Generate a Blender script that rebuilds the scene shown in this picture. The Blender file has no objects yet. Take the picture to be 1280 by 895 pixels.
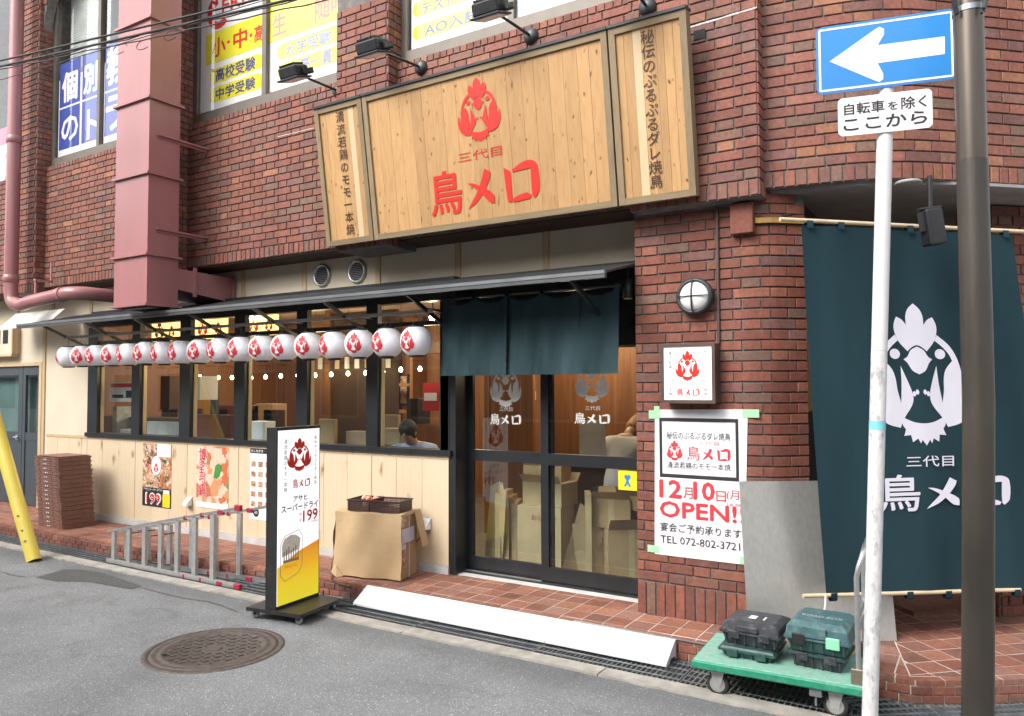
import bpy, bmesh, math, random
from mathutils import Vector, Matrix
from math import radians, sin, cos, pi, sqrt, atan2
random.seed(7)
SC = bpy.context.scene
COL = SC.collection
# ------------------------------------------------------------------ camera, world, light
CAMLOC = Vector((0.0, -5.138, 1.721))
RIGHT = Vector((0.84977467, 0.52713525, -0.00338242))
UP = Vector((0.02370719, -0.03180591, 0.99921287))
FWD = Vector((-0.52661274, 0.84918597, 0.03952476))
FPX = 949.6
cam = bpy.data.cameras.new('camera'); cam.lens = FPX/1280*36; cam.sensor_width = 36
cam.clip_start = 0.05; cam.clip_end = 600
camo = bpy.data.objects.new('camera', cam); COL.objects.link(camo)
camo.matrix_world = Matrix(((RIGHT.x, UP.x, -FWD.x, CAMLOC.x), (RIGHT.y, UP.y, -FWD.y, CAMLOC.y), (RIGHT.z, UP.z, -FWD.z, CAMLOC.z), (0, 0, 0, 1)))
SC.camera = camo
W = bpy.data.worlds.new("World"); SC.world = W; W.use_nodes = True
wn = W.node_tree; bgn = wn.nodes['Background']
sky = wn.nodes.new('ShaderNodeTexSky'); sky.sky_type = 'NISHITA'; sky.sun_disc = False
SUN_EL, SUN_AZ = radians(42), radians(200)
sky.sun_elevation = SUN_EL; sky.sun_rotation = SUN_AZ; sky.air_density = 1.2; sky.dust_density = 4.0
hs = wn.nodes.new('ShaderNodeHueSaturation'); hs.inputs['Saturation'].default_value = 0.22
wn.links.new(sky.outputs[0], hs.inputs['Color']); wn.links.new(hs.outputs[0], bgn.inputs[0])
bgn.inputs[1].default_value = 0.15
sun = bpy.data.lights.new('sun', 'SUN'); sun.energy = 0.8; sun.angle = radians(25); sun.color = (1.0, 0.96, 0.9)
suno = bpy.data.objects.new('sun', sun); COL.objects.link(suno)
# the sun stands over the street side, high, a little to the right
sd = Vector((sin(SUN_AZ)*cos(SUN_EL), cos(SUN_AZ)*cos(SUN_EL), sin(SUN_EL)))
suno.rotation_euler = (-sd).to_track_quat('-Z', 'Y').to_euler()
SC.view_settings.view_transform = 'Standard'; SC.view_settings.look = 'None'
SC.view_settings.exposure = 1.25; SC.view_settings.gamma = 1.0
SC.cycles.max_bounces = 6; SC.cycles.transparent_max_bounces = 12
SC.cycles.use_denoising = True
SC.cycles.sample_clamp_indirect = 6

def ray(px, py):
    return RIGHT*((px-640)/FPX) - UP*((py-447.5)/FPX) + FWD
def at(px, py, **k):
    """world point on the plane x=, y= or z= that the photograph shows at this pixel"""
    ax, val = list(k.items())[0]; i = 'xyz'.index(ax); v = ray(px, py)
    return CAMLOC + v*((val-CAMLOC[i])/v[i])
def pix(p):
    q = Vector(p)-CAMLOC; d = q.dot(FWD)
    return 640+FPX*q.dot(RIGHT)/d, 447.5-FPX*q.dot(UP)/d, d

# ------------------------------------------------------------------ materials
MATS = {}
def nn(nt, t, **k):
    n = nt.nodes.new(t)
    for a, b in k.items():
        if hasattr(n, a): setattr(n, a, b)
        else: n.inputs[a].default_value = b
    return n
def ramp(nt, stops, interp='LINEAR'):
    r = nt.nodes.new('ShaderNodeValToRGB'); r.color_ramp.interpolation = interp
    e = r.color_ramp.elements
    while len(e) < len(stops): e.new(0.5)
    for i, (p, c) in enumerate(stops):
        e[i].position = p; e[i].color = (c[0], c[1], c[2], 1) if not isinstance(c, (int, float)) else (c, c, c, 1)
    return r
def mk(name, col, rough=.6, metal=0, var=.12, scale=6, bump=0.0, bscale=60, spec=.5, stretch=(1, 1, 1), dirt=0, dirtcol=(.1, .09, .08), emit=0, trans=0, vmap='Object'):
    if name in MATS: return MATS[name]
    m = bpy.data.materials.new(name); m.use_nodes = True; nt = m.node_tree
    b = nt.nodes['Principled BSDF']
    b.inputs['Roughness'].default_value = rough; b.inputs['Metallic'].default_value = metal
    b.inputs['Specular IOR Level'].default_value = spec
    tc = nn(nt, 'ShaderNodeTexCoord'); mp = nn(nt, 'ShaderNodeMapping'); mp.inputs['Scale'].default_value = stretch
    nt.links.new(tc.outputs[vmap], mp.inputs[0])
    nz = nn(nt, 'ShaderNodeTexNoise'); nz.inputs['Scale'].default_value = scale; nz.inputs['Detail'].default_value = 5
    nt.links.new(mp.outputs[0], nz.inputs['Vector'])
    lo = [c*(1-var) for c in col]; hi = [min(1, c*(1+var)) for c in col]
    r = ramp(nt, [(.3, lo), (.7, hi)]); nt.links.new(nz.outputs['Fac'], r.inputs[0])
    out = r.outputs[0]
    if dirt:
        n2 = nn(nt, 'ShaderNodeTexNoise'); n2.inputs['Scale'].default_value = scale*.37; n2.inputs['Detail'].default_value = 9; n2.inputs['Roughness'].default_value = .7
        nt.links.new(mp.outputs[0], n2.inputs['Vector'])
        r2 = ramp(nt, [(.52, 0.0), (.72, dirt)]); nt.links.new(n2.outputs['Fac'], r2.inputs[0])
        mx = nn(nt, 'ShaderNodeMixRGB'); mx.inputs[2].default_value = (*dirtcol, 1)
        nt.links.new(r2.outputs[0], mx.inputs[0]); nt.links.new(out, mx.inputs[1]); out = mx.outputs[0]
    nt.links.new(out, b.inputs['Base Color'])
    if bump:
        n3 = nn(nt, 'ShaderNodeTexNoise'); n3.inputs['Scale'].default_value = bscale; n3.inputs['Detail'].default_value = 4
        nt.links.new(mp.outputs[0], n3.inputs['Vector'])
        bp = nn(nt, 'ShaderNodeBump'); bp.inputs['Strength'].default_value = bump; bp.inputs['Distance'].default_value = .01
        nt.links.new(n3.outputs['Fac'], bp.inputs['Height']); nt.links.new(bp.outputs[0], b.inputs['Normal'])
    if emit:
        b.inputs['Emission Color'].default_value = (*col, 1); b.inputs['Emission Strength'].default_value = emit
    if trans:
        b.inputs['Subsurface Weight'].default_value = trans
    MATS[name] = m
    return m
def brick_mat(name, cols, rough=.75, spread=.12):
    """one colour per brick from the object's or the face's own random number, with grain and pale blooms"""
    m = bpy.data.materials.new(name); m.use_nodes = True; nt = m.node_tree; b = nt.nodes['Principled BSDF']
    b.inputs['Roughness'].default_value = rough; b.inputs['Specular IOR Level'].default_value = .4
    oi = nn(nt, 'ShaderNodeObjectInfo'); at_ = nn(nt, 'ShaderNodeAttribute'); at_.attribute_name = 'rnd'
    ad = nn(nt, 'ShaderNodeMath', operation='ADD'); fr = nn(nt, 'ShaderNodeMath', operation='FRACT')
    nt.links.new(oi.outputs['Random'], ad.inputs[0]); nt.links.new(at_.outputs['Fac'], ad.inputs[1]); nt.links.new(ad.outputs[0], fr.inputs[0])
    r = ramp(nt, cols, 'CONSTANT'); nt.links.new(fr.outputs[0], r.inputs[0])
    ml = nn(nt, 'ShaderNodeMath', operation='MULTIPLY'); ml.inputs[1].default_value = 37.7
    f2 = nn(nt, 'ShaderNodeMath', operation='FRACT'); nt.links.new(fr.outputs[0], ml.inputs[0]); nt.links.new(ml.outputs[0], f2.inputs[0])
    mr = nn(nt, 'ShaderNodeMapRange'); mr.inputs['To Min'].default_value = 1-spread; mr.inputs['To Max'].default_value = 1+spread
    nt.links.new(f2.outputs[0], mr.inputs['Value'])
    geo = nn(nt, 'ShaderNodeNewGeometry')
    nz = nn(nt, 'ShaderNodeTexNoise'); nz.inputs['Scale'].default_value = 42; nz.inputs['Detail'].default_value = 6
    nt.links.new(geo.outputs['Position'], nz.inputs['Vector'])
    mr2 = nn(nt, 'ShaderNodeMapRange'); mr2.inputs['From Min'].default_value = .3; mr2.inputs['From Max'].default_value = .7
    mr2.inputs['To Min'].default_value = .78; mr2.inputs['To Max'].default_value = 1.22; nt.links.new(nz.outputs['Fac'], mr2.inputs['Value'])
    m1 = nn(nt, 'ShaderNodeMath', operation='MULTIPLY'); nt.links.new(mr.outputs[0], m1.inputs[0]); nt.links.new(mr2.outputs[0], m1.inputs[1])
    vm = nn(nt, 'ShaderNodeVectorMath', operation='SCALE'); nt.links.new(r.outputs[0], vm.inputs[0]); nt.links.new(m1.outputs[0], vm.inputs['Scale'])
    # lime bloom and weathering in broad patches
    n2 = nn(nt, 'ShaderNodeTexNoise'); n2.inputs['Scale'].default_value = 1.7; n2.inputs['Detail'].default_value = 8; n2.inputs['Roughness'].default_value = .75
    nt.links.new(geo.outputs['Position'], n2.inputs['Vector'])
    r2 = ramp(nt, [(.5, 0.0), (.8, .35)]); nt.links.new(n2.outputs['Fac'], r2.inputs[0])
    mx = nn(nt, 'ShaderNodeMixRGB'); mx.inputs[2].default_value = (.26, .2, .18, 1)
    nt.links.new(r2.outputs[0], mx.inputs[0]); nt.links.new(vm.outputs[0], mx.inputs[1]); nt.links.new(mx.outputs[0], b.inputs['Base Color'])
    # rain streaks and soot
    ms = nn(nt, 'ShaderNodeMapping'); ms.inputs['Scale'].default_value = (2.6, 2.6, .35); nt.links.new(geo.outputs['Position'], ms.inputs[0])
    n4 = nn(nt, 'ShaderNodeTexNoise'); n4.inputs['Scale'].default_value = 2.0; n4.inputs['Detail'].default_value = 8; n4.inputs['Roughness'].default_value = .7; nt.links.new(ms.outputs[0], n4.inputs['Vector'])
    r4 = ramp(nt, [(.35, .74), (.58, 1.0)]); nt.links.new(n4.outputs['Fac'], r4.inputs[0])
    mm_ = nn(nt, 'ShaderNodeMixRGB', blend_type='MULTIPLY'); mm_.inputs[0].default_value = .8; nt.links.new(mx.outputs[0], mm_.inputs[1]); nt.links.new(r4.outputs[0], mm_.inputs[2]); nt.links.new(mm_.outputs[0], b.inputs['Base Color'])
    n3 = nn(nt, 'ShaderNodeTexNoise'); n3.inputs['Scale'].default_value = 170; nt.links.new(geo.outputs['Position'], n3.inputs['Vector'])
    bp = nn(nt, 'ShaderNodeBump'); bp.inputs['Strength'].default_value = .25; bp.inputs['Distance'].default_value = .004
    nt.links.new(n3.outputs['Fac'], bp.inputs['Height']); nt.links.new(bp.outputs[0], b.inputs['Normal'])
    MATS[name] = m; return m
def wood_mat(name, base, dark, knot, rough=.55, grain=10, knots=1.6, along='z', contrast=1.0, plankvar=.1):
    m = bpy.data.materials.new(name); m.use_nodes = True; nt = m.node_tree; b = nt.nodes['Principled BSDF']
    b.inputs['Roughness'].default_value = rough; b.inputs['Specular IOR Level'].default_value = .3
    geo = nn(nt, 'ShaderNodeNewGeometry'); oi = nn(nt, 'ShaderNodeObjectInfo')
    k = {'z': (1, 1, .06), 'x': (.06, 1, 1)}[along]
    sc = nn(nt, 'ShaderNodeMapping'); sc.inputs['Scale'].default_value = k
    off = nn(nt, 'ShaderNodeVectorMath', operation='SCALE'); off.inputs[0].default_value = (13, 7, 29)
    nt.links.new(oi.outputs['Random'], off.inputs['Scale'])
    ad = nn(nt, 'ShaderNodeVectorMath', operation='ADD'); nt.links.new(geo.outputs['Position'], ad.inputs[0]); nt.links.new(off.outputs[0], ad.inputs[1])
    nt.links.new(ad.outputs[0], sc.inputs[0])
    n1 = nn(nt, 'ShaderNodeTexNoise'); n1.inputs['Scale'].default_value = grain*4; n1.inputs['Detail'].default_value = 6; n1.inputs['Distortion'].default_value = .6
    nt.links.new(sc.outputs[0], n1.inputs['Vector'])
    mid = [a*(1-.18*contrast)+d*.18*contrast for a, d in zip(base, dark)]
    dk = [a*(1-.55*contrast)+d*.55*contrast for a, d in zip(base, dark)]
    r = ramp(nt, [(.3, dk), (.5, mid), (.68, base)]); nt.links.new(n1.outputs['Fac'], r.inputs[0])
    mr = nn(nt, 'ShaderNodeMapRange'); mr.inputs['To Min'].default_value = 1-plankvar; mr.inputs['To Max'].default_value = 1+plankvar
    nt.links.new(oi.outputs['Random'], mr.inputs['Value'])
    vm = nn(nt, 'ShaderNodeVectorMath', operation='SCALE'); nt.links.new(r.outputs[0], vm.inputs[0]); nt.links.new(mr.outputs[0], vm.inputs['Scale'])
    out = vm.outputs[0]
    if knots:
        s2 = nn(nt, 'ShaderNodeMapping'); s2.inputs['Scale'].default_value = (1, .01, .5) if along == 'z' else (.5, .01, 1)
        nt.links.new(ad.outputs[0], s2.inputs[0])
        nz = nn(nt, 'ShaderNodeTexNoise'); nz.inputs['Scale'].default_value = 9
        nt.links.new(s2.outputs[0], nz.inputs['Vector'])
        mxv = nn(nt, 'ShaderNodeVectorMath', operation='MULTIPLY_ADD'); mxv.inputs[1].default_value = (.1, .1, .1)
        nt.links.new(nz.outputs['Color'], mxv.inputs[0]); nt.links.new(s2.outputs[0], mxv.inputs[2])
        vo = nn(nt, 'ShaderNodeTexVoronoi'); vo.inputs['Scale'].default_value = 5.5*knots; vo.inputs['Randomness'].default_value = 1
        nt.links.new(mxv.outputs[0], vo.inputs['Vector'])
        r3 = ramp(nt, [(.05, 1.0), (.09, .55), (.19, 0.0)]); nt.links.new(vo.outputs['Distance'], r3.inputs[0])
        mx = nn(nt, 'ShaderNodeMixRGB'); mx.inputs[2].default_value = (*knot, 1)
        nt.links.new(r3.outputs[0], mx.inputs[0]); nt.links.new(out, mx.inputs[1]); out = mx.outputs[0]
    nt.links.new(out, b.inputs['Base Color'])
    MATS[name] = m; return m
def glass_mat(name, tint=(.9, .95, .95), refl=1.0, ior=1.5):
    m = bpy.data.materials.new(name); m.use_nodes = True; nt = m.node_tree
    nt.nodes.remove(nt.nodes['Principled BSDF']); o = nt.nodes['Material Output']
    t = nn(nt, 'ShaderNodeBsdfTransparent'); t.inputs[0].default_value = (*tint, 1)
    g = nn(nt, 'ShaderNodeBsdfGlossy'); g.inputs['Roughness'].default_value = 0.015
    f = nn(nt, 'ShaderNodeFresnel'); f.inputs[0].default_value = ior
    mu = nn(nt, 'ShaderNodeMath', operation='MULTIPLY'); mu.inputs[1].default_value = refl; mu.use_clamp = True
    mx = nn(nt, 'ShaderNodeMixShader')
    ge = nn(nt, 'ShaderNodeNewGeometry'); iv = nn(nt, 'ShaderNodeMath', operation='SUBTRACT'); iv.inputs[0].default_value = 1; nt.links.new(ge.outputs['Backfacing'], iv.inputs[1])
    m2 = nn(nt, 'ShaderNodeMath', operation='MULTIPLY'); nt.links.new(iv.outputs[0], m2.inputs[1])      # a pane reflects at its outer face only
    nt.links.new(f.outputs[0], mu.inputs[0]); nt.links.new(mu.outputs[0], m2.inputs[0]); nt.links.new(m2.outputs[0], mx.inputs[0])
    nt.links.new(t.outputs[0], mx.inputs[1]); nt.links.new(g.outputs[0], mx.inputs[2]); nt.links.new(mx.outputs[0], o.inputs[0])
    MATS[name] = m; return m
def emis(name, col, s):
    m = bpy.data.materials.new(name); m.use_nodes = True; b = m.node_tree.nodes['Principled BSDF']
    b.inputs['Base Color'].default_value = (*[min(.8, c) for c in col], 1); b.inputs['Emission Color'].default_value = (*col, 1); b.inputs['Emission Strength'].default_value = s
    MATS[name] = m; return m
def photo_print(name, stops, scale=9, rough=.35, seed=0.0):
    """a glossy colour print: irregular blobs of food colours"""
    m = bpy.data.materials.new(name); m.use_nodes = True; nt = m.node_tree; b = nt.nodes['Principled BSDF']
    b.inputs['Roughness'].default_value = rough
    geo = nn(nt, 'ShaderNodeNewGeometry')
    mp = nn(nt, 'ShaderNodeMapping'); mp.inputs['Location'].default_value = (seed, 0, seed*2)
    nt.links.new(geo.outputs['Position'], mp.inputs[0])
    nz = nn(nt, 'ShaderNodeTexNoise'); nz.inputs['Scale'].default_value = scale; nz.inputs['Detail'].default_value = 3; nt.links.new(mp.outputs[0], nz.inputs['Vector'])
    ma = nn(nt, 'ShaderNodeVectorMath', operation='MULTIPLY_ADD'); ma.inputs[1].default_value = (.25, .25, .25)
    nt.links.new(nz.outputs['Color'], ma.inputs[0]); nt.links.new(mp.outputs[0], ma.inputs[2])
    vo = nn(nt, 'ShaderNodeTexVoronoi'); vo.inputs['Scale'].default_value = scale*1.6; nt.links.new(ma.outputs[0], vo.inputs['Vector'])
    sp = nn(nt, 'ShaderNodeSeparateColor'); nt.links.new(vo.outputs['Color'], sp.inputs[0])
    r = ramp(nt, stops, 'CONSTANT'); nt.links.new(sp.outputs[0], r.inputs[0])
    n2 = nn(nt, 'ShaderNodeTexNoise'); n2.inputs['Scale'].default_value = scale*7; nt.links.new(mp.outputs[0], n2.inputs['Vector'])
    mr = nn(nt, 'ShaderNodeMapRange'); mr.inputs['To Min'].default_value = .45; mr.inputs['To Max'].default_value = 1.5; nt.links.new(n2.outputs['Fac'], mr.inputs['Value'])
    vm = nn(nt, 'ShaderNodeVectorMath', operation='SCALE'); nt.links.new(r.outputs[0], vm.inputs[0]); nt.links.new(mr.outputs[0], vm.inputs['Scale'])
    nt.links.new(vm.outputs[0], b.inputs['Base Color']); MATS[name] = m; return m

RED, PUR, BRN, ORG, TAN = (.24, .09, .064), (.185, .085, .071), (.185, .104, .077), (.3, .13, .075), (.21, .103, .075)
M_BRICK = brick_mat('clay_brick', [(0, RED), (.26, (.215, .08, .058)), (.48, PUR), (.6, BRN), (.67, TAN), (.8, (.26, .1, .07)), (.93, ORG)], spread=.13)
M_BRICK2 = brick_mat('pillar_brick', [(0, (.21, .07, .047)), (.3, (.235, .082, .055)), (.5, (.175, .062, .045)), (.7, PUR), (.8, BRN), (.87, (.25, .095, .06))], spread=.18)
M_MORTAR = mk('mortar', (.17, .155, .145), .95, var=.3, scale=14, bump=.4, bscale=120)
M_MORTARL = mk('pale_grout', (.56, .5, .45), .95, var=.25, scale=10)
M_TILE = brick_mat('pavement_tile', [(0, (.29, .12, .08)), (.3, (.25, .1, .068)), (.55, (.33, .145, .095)), (.75, (.23, .105, .078)), (.88, (.28, .14, .105))], rough=.7, spread=.14)
M_ALU = mk('aluminium', (.62, .63, .64), .32, .85, var=.08, scale=20)
M_ALUM = mk('matte_aluminium', (.5, .5, .5), .5, .6, var=.12, scale=20)
M_BLACKF = mk('black_frame_paint', (.018, .02, .023), .35, var=.2, scale=8)
M_BLACK = mk('black_plastic', (.02, .02, .022), .45, var=.3, scale=12)
M_DARKGREY = mk('dark_grey_metal', (.05, .055, .06), .42, .3, var=.2)
M_PINK = mk('pink_paint', (.36, .155, .155), .27, var=.1, scale=2.2, spec=.6, stretch=(1, 1, .35), dirt=.4, dirtcol=(.24, .1, .1), bump=.05, bscale=2)
M_BEIGE = mk('beige_board', (.64, .56, .43), .7, var=.05, scale=2.5)
M_BEIGET = wood_mat('trim_wood', (.58, .44, .27), (.4, .26, .13), (.3, .2, .1), knots=0, grain=8)
M_PINE = wood_mat('pine_board', (.66, .545, .385), (.54, .4, .24), (.33, .18, .08), knots=.85, grain=7, contrast=.55, plankvar=.04)
M_SIGNW = wood_mat('sign_cedar', (.5, .3, .135), (.32, .15, .055), (.1, .035, .012), knots=2.9, grain=9, contrast=.75, plankvar=.12)
M_SIGNF = wood_mat('sign_frame_wood', (.27, .2, .12), (.15, .105, .06), (.08, .05, .03), knots=0, grain=12)
M_SIGNFX = wood_mat('sign_frame_wood_lengthwise', (.27, .2, .12), (.15, .105, .06), (.08, .05, .03), knots=0, grain=12, along='x')
M_WHITE = mk('white_board', (.8, .8, .8), .5, var=.02)
M_PAPER = mk('white_paper', (.78, .78, .8), .6, var=.02)
M_REDP = mk('red_print', (.6, .018, .008), .5, var=.03)
M_REDL = mk('lantern_red', (.55, .03, .04), .6, var=.1, scale=30)
M_INK = mk('black_ink', (.025, .02, .025), .6, var=.05)
M_BROWNINK = mk('brown_ink', (.06, .025, .012), .6, var=.1)
M_NAVY = mk('navy_print', (.05, .065, .22), .5, var=.04)
M_YEL = mk('yellow_print', (.78, .72, .02), .5, var=.04)
M_BLUEP = mk('blue_print', (.04, .08, .36), .45, var=.05)
M_CLOTH = mk('teal_cloth', (.021, .048, .06), .9, var=.28, scale=1.6, stretch=(1, 1, .35), bump=.2, bscale=400, spec=.1)
M_CLOTHN = mk('noren_cloth', (.036, .064, .073), .9, var=.2, scale=4, bump=.3, bscale=300, spec=.1, stretch=(1, 1, .3))
M_CLOTHW = mk('white_cloth_print', (.74, .72, .8), .8, var=.02)
M_CONC = mk('concrete', (.36, .34, .3), .9, var=.2, scale=9, bump=.6, bscale=70, dirt=.5, dirtcol=(.15, .14, .12))
M_GREYC = mk('grey_footing', (.5, .5, .49), .85, var=.12, scale=5, dirt=.4, dirtcol=(.25, .24, .22))
M_STEEL = mk('galvanised_steel', (.3, .33, .35), .45, .7, var=.25, scale=12)
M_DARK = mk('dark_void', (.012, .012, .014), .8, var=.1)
M_GLASS = glass_mat('window_glass', refl=1.9)       # both faces of a pane reflect
M_GLASSU = glass_mat('upper_window_glass', (.98, .98, .98), refl=1.7)
M_CARD = mk('kraft_board', (.42, .27, .14), .8, var=.08, scale=7)
M_KRAFT = mk('kraft_paper', (.52, .36, .2), .75, var=.08, scale=5, bump=.5, bscale=9)
M_TRAY = mk('brown_crate_plastic', (.23, .115, .085), .45, var=.12, scale=9, bump=.2)
M_GREENP = mk('green_platform', (.02, .25, .145), .45, var=.18, scale=30, dirt=.55, dirtcol=(.25, .4, .33))
M_GREENT = mk('pale_green_deck', (.22, .43, .34), .6, var=.14, scale=30, dirt=.7, dirtcol=(.35, .42, .38))
M_CASEG = mk('dark_green_case', (.022, .065, .06), .45, var=.25, scale=40, bump=.15, bscale=200, dirt=.55, dirtcol=(.12, .17, .17))
M_CASET = mk('teal_case_lid', (.055, .125, .135), .42, var=.2, scale=34, bump=.15, bscale=200, dirt=.6, dirtcol=(.25, .32, .33))
M_CASEK = mk('charcoal_case', (.035, .037, .045), .45, var=.3, scale=40, bump=.15, bscale=200, dirt=.6, dirtcol=(.2, .2, .22))
M_YELLOWT = mk('yellow_tube', (.72, .58, .1), .35, var=.06, scale=3, dirt=.2, dirtcol=(.35, .28, .1))
M_SHEET = mk('dull_sheet_metal', (.58, .57, .54), .34, .7, var=.07, scale=50, stretch=(1, 1, .4), bump=.06, bscale=1.6, dirt=.2, dirtcol=(.3, .3, .28))
M_REDC = mk('crimson_plastic', (.35, .02, .05), .45, var=.15)
M_SIGNBLUE = mk('sign_blue', (.022, .22, .58), .35, var=.06, scale=2)
M_RUBBER = mk('rubber', (.03, .03, .03), .7)
M_BROWNM = mk('brown_metal', (.1, .065, .055), .45, .2, var=.15)
M_LAMPG = mk('opal_glass', (.82, .82, .78), .25, var=.01, spec=.7)
M_LANT = mk('lantern_paper', (.84, .83, .88), .7, var=.03, scale=9, stretch=(1, 1, 9), trans=.2)
M_GREENTAPE = mk('green_tape', (.35, .62, .38), .6)
M_INWOOD = wood_mat('interior_wood', (.23, .1, .043), (.1, .04, .018), (.1, .04, .02), knots=0, grain=5)
M_INDARK = mk('interior_brown', (.07, .034, .02), .7, var=.3, scale=2)
M_BULB = emis('warm_bulb', (1, .7, .35), 14)
M_LAMPY = emis('lit_paper_yellow', (1, .62, .2), 1.3)

def pole_mat():
    m = mk('weathered_grey_pole', (.058, .05, .042), .42, .3, var=.3, scale=5, bump=.15, bscale=40, stretch=(1, 1, .3), dirt=.5, dirtcol=(.3, .27, .24)); return m
M_POLE = pole_mat()
M_WPOLE = mk('white_pole_paint', (.68, .67, .67), .4, var=.04)
M_WPOLED = mk('grimy_white_pole_paint', (.66, .65, .65), .6, var=.12, scale=70, stretch=(1, 1, .4), dirt=1.0, dirtcol=(.22, .21, .23))
def asphalt():
    m = bpy.data.materials.new('asphalt'); m.use_nodes = True; nt = m.node_tree; b = nt.nodes['Principled BSDF']
    b.inputs['Roughness'].default_value = .9; b.inputs['Specular IOR Level'].default_value = .35
    geo = nn(nt, 'ShaderNodeNewGeometry')
    v = nn(nt, 'ShaderNodeTexVoronoi'); v.inputs['Scale'].default_value = 190; nt.links.new(geo.outputs['Position'], v.inputs['Vector'])
    sp = nn(nt, 'ShaderNodeSeparateColor'); nt.links.new(v.outputs['Color'], sp.inputs[0])
    r = ramp(nt, [(0, .165), (.3, .2), (.75, .235), (.94, .28), (.985, .38), (.998, .62)]); nt.links.new(sp.outputs[0], r.inputs[0])
    n = nn(nt, 'ShaderNodeTexNoise'); n.inputs['Scale'].default_value = 1.1; n.inputs['Detail'].default_value = 9; n.inputs['Roughness'].default_value = .65
    nt.links.new(geo.outputs['Position'], n.inputs['Vector'])
    mr = nn(nt, 'ShaderNodeMapRange'); mr.inputs['From Min'].default_value = .3; mr.inputs['From Max'].default_value = .7
    mr.inputs['To Min'].default_value = .8; mr.inputs['To Max'].default_value = 1.18; nt.links.new(n.outputs['Fac'], mr.inputs['Value'])
    vm = nn(nt, 'ShaderNodeVectorMath', operation='SCALE'); nt.links.new(r.outputs[0], vm.inputs[0]); nt.links.new(mr.outputs[0], vm.inputs['Scale'])
    ti = nn(nt, 'ShaderNodeMixRGB', blend_type='MULTIPLY'); ti.inputs[0].default_value = 1; ti.inputs[2].default_value = (.97, 1, 1.03, 1)
    nt.links.new(vm.outputs[0], ti.inputs[1]); nt.links.new(ti.outputs[0], b.inputs['Base Color'])
    n5 = nn(nt, 'ShaderNodeTexNoise'); n5.inputs['Scale'].default_value = 2.3; n5.inputs['Detail'].default_value = 10; n5.inputs['Roughness'].default_value = .72; n5.inputs['Distortion'].default_value = 1.2; nt.links.new(geo.outputs['Position'], n5.inputs['Vector'])
    r5 = ramp(nt, [(.3, .62), (.44, .97), (.5, 1.0)]); nt.links.new(n5.outputs['Fac'], r5.inputs[0])
    m5 = nn(nt, 'ShaderNodeMixRGB', blend_type='MULTIPLY'); m5.inputs[0].default_value = .7; nt.links.new(ti.outputs[0], m5.inputs[1]); nt.links.new(r5.outputs[0], m5.inputs[2])
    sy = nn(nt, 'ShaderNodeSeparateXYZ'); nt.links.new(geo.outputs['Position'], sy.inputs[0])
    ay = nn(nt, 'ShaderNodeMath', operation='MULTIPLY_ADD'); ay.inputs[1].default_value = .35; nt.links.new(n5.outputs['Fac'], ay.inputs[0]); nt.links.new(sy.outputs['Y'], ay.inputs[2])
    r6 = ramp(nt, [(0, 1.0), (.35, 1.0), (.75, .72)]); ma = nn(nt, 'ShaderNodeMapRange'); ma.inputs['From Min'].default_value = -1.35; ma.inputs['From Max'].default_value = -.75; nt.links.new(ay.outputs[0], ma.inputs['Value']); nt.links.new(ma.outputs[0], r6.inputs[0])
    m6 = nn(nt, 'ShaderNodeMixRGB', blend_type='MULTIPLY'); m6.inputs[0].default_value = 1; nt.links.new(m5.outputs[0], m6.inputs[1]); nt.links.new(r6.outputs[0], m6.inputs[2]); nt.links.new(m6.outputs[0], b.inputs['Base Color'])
    n3 = nn(nt, 'ShaderNodeTexNoise'); n3.inputs['Scale'].default_value = 130; n3.inputs['Detail'].default_value = 3; nt.links.new(geo.outputs['Position'], n3.inputs['Vector'])
    bp = nn(nt, 'ShaderNodeBump'); bp.inputs['Strength'].default_value = .8; bp.inputs['Distance'].default_value = .006
    nt.links.new(n3.outputs['Fac'], bp.inputs['Height']); nt.links.new(bp.outputs[0], b.inputs['Normal'])
    return m
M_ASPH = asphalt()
M_PATCH = mk('damp_asphalt_patch', (.085, .085, .085), .85, var=.25, scale=40, bump=.6, bscale=150)

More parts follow.
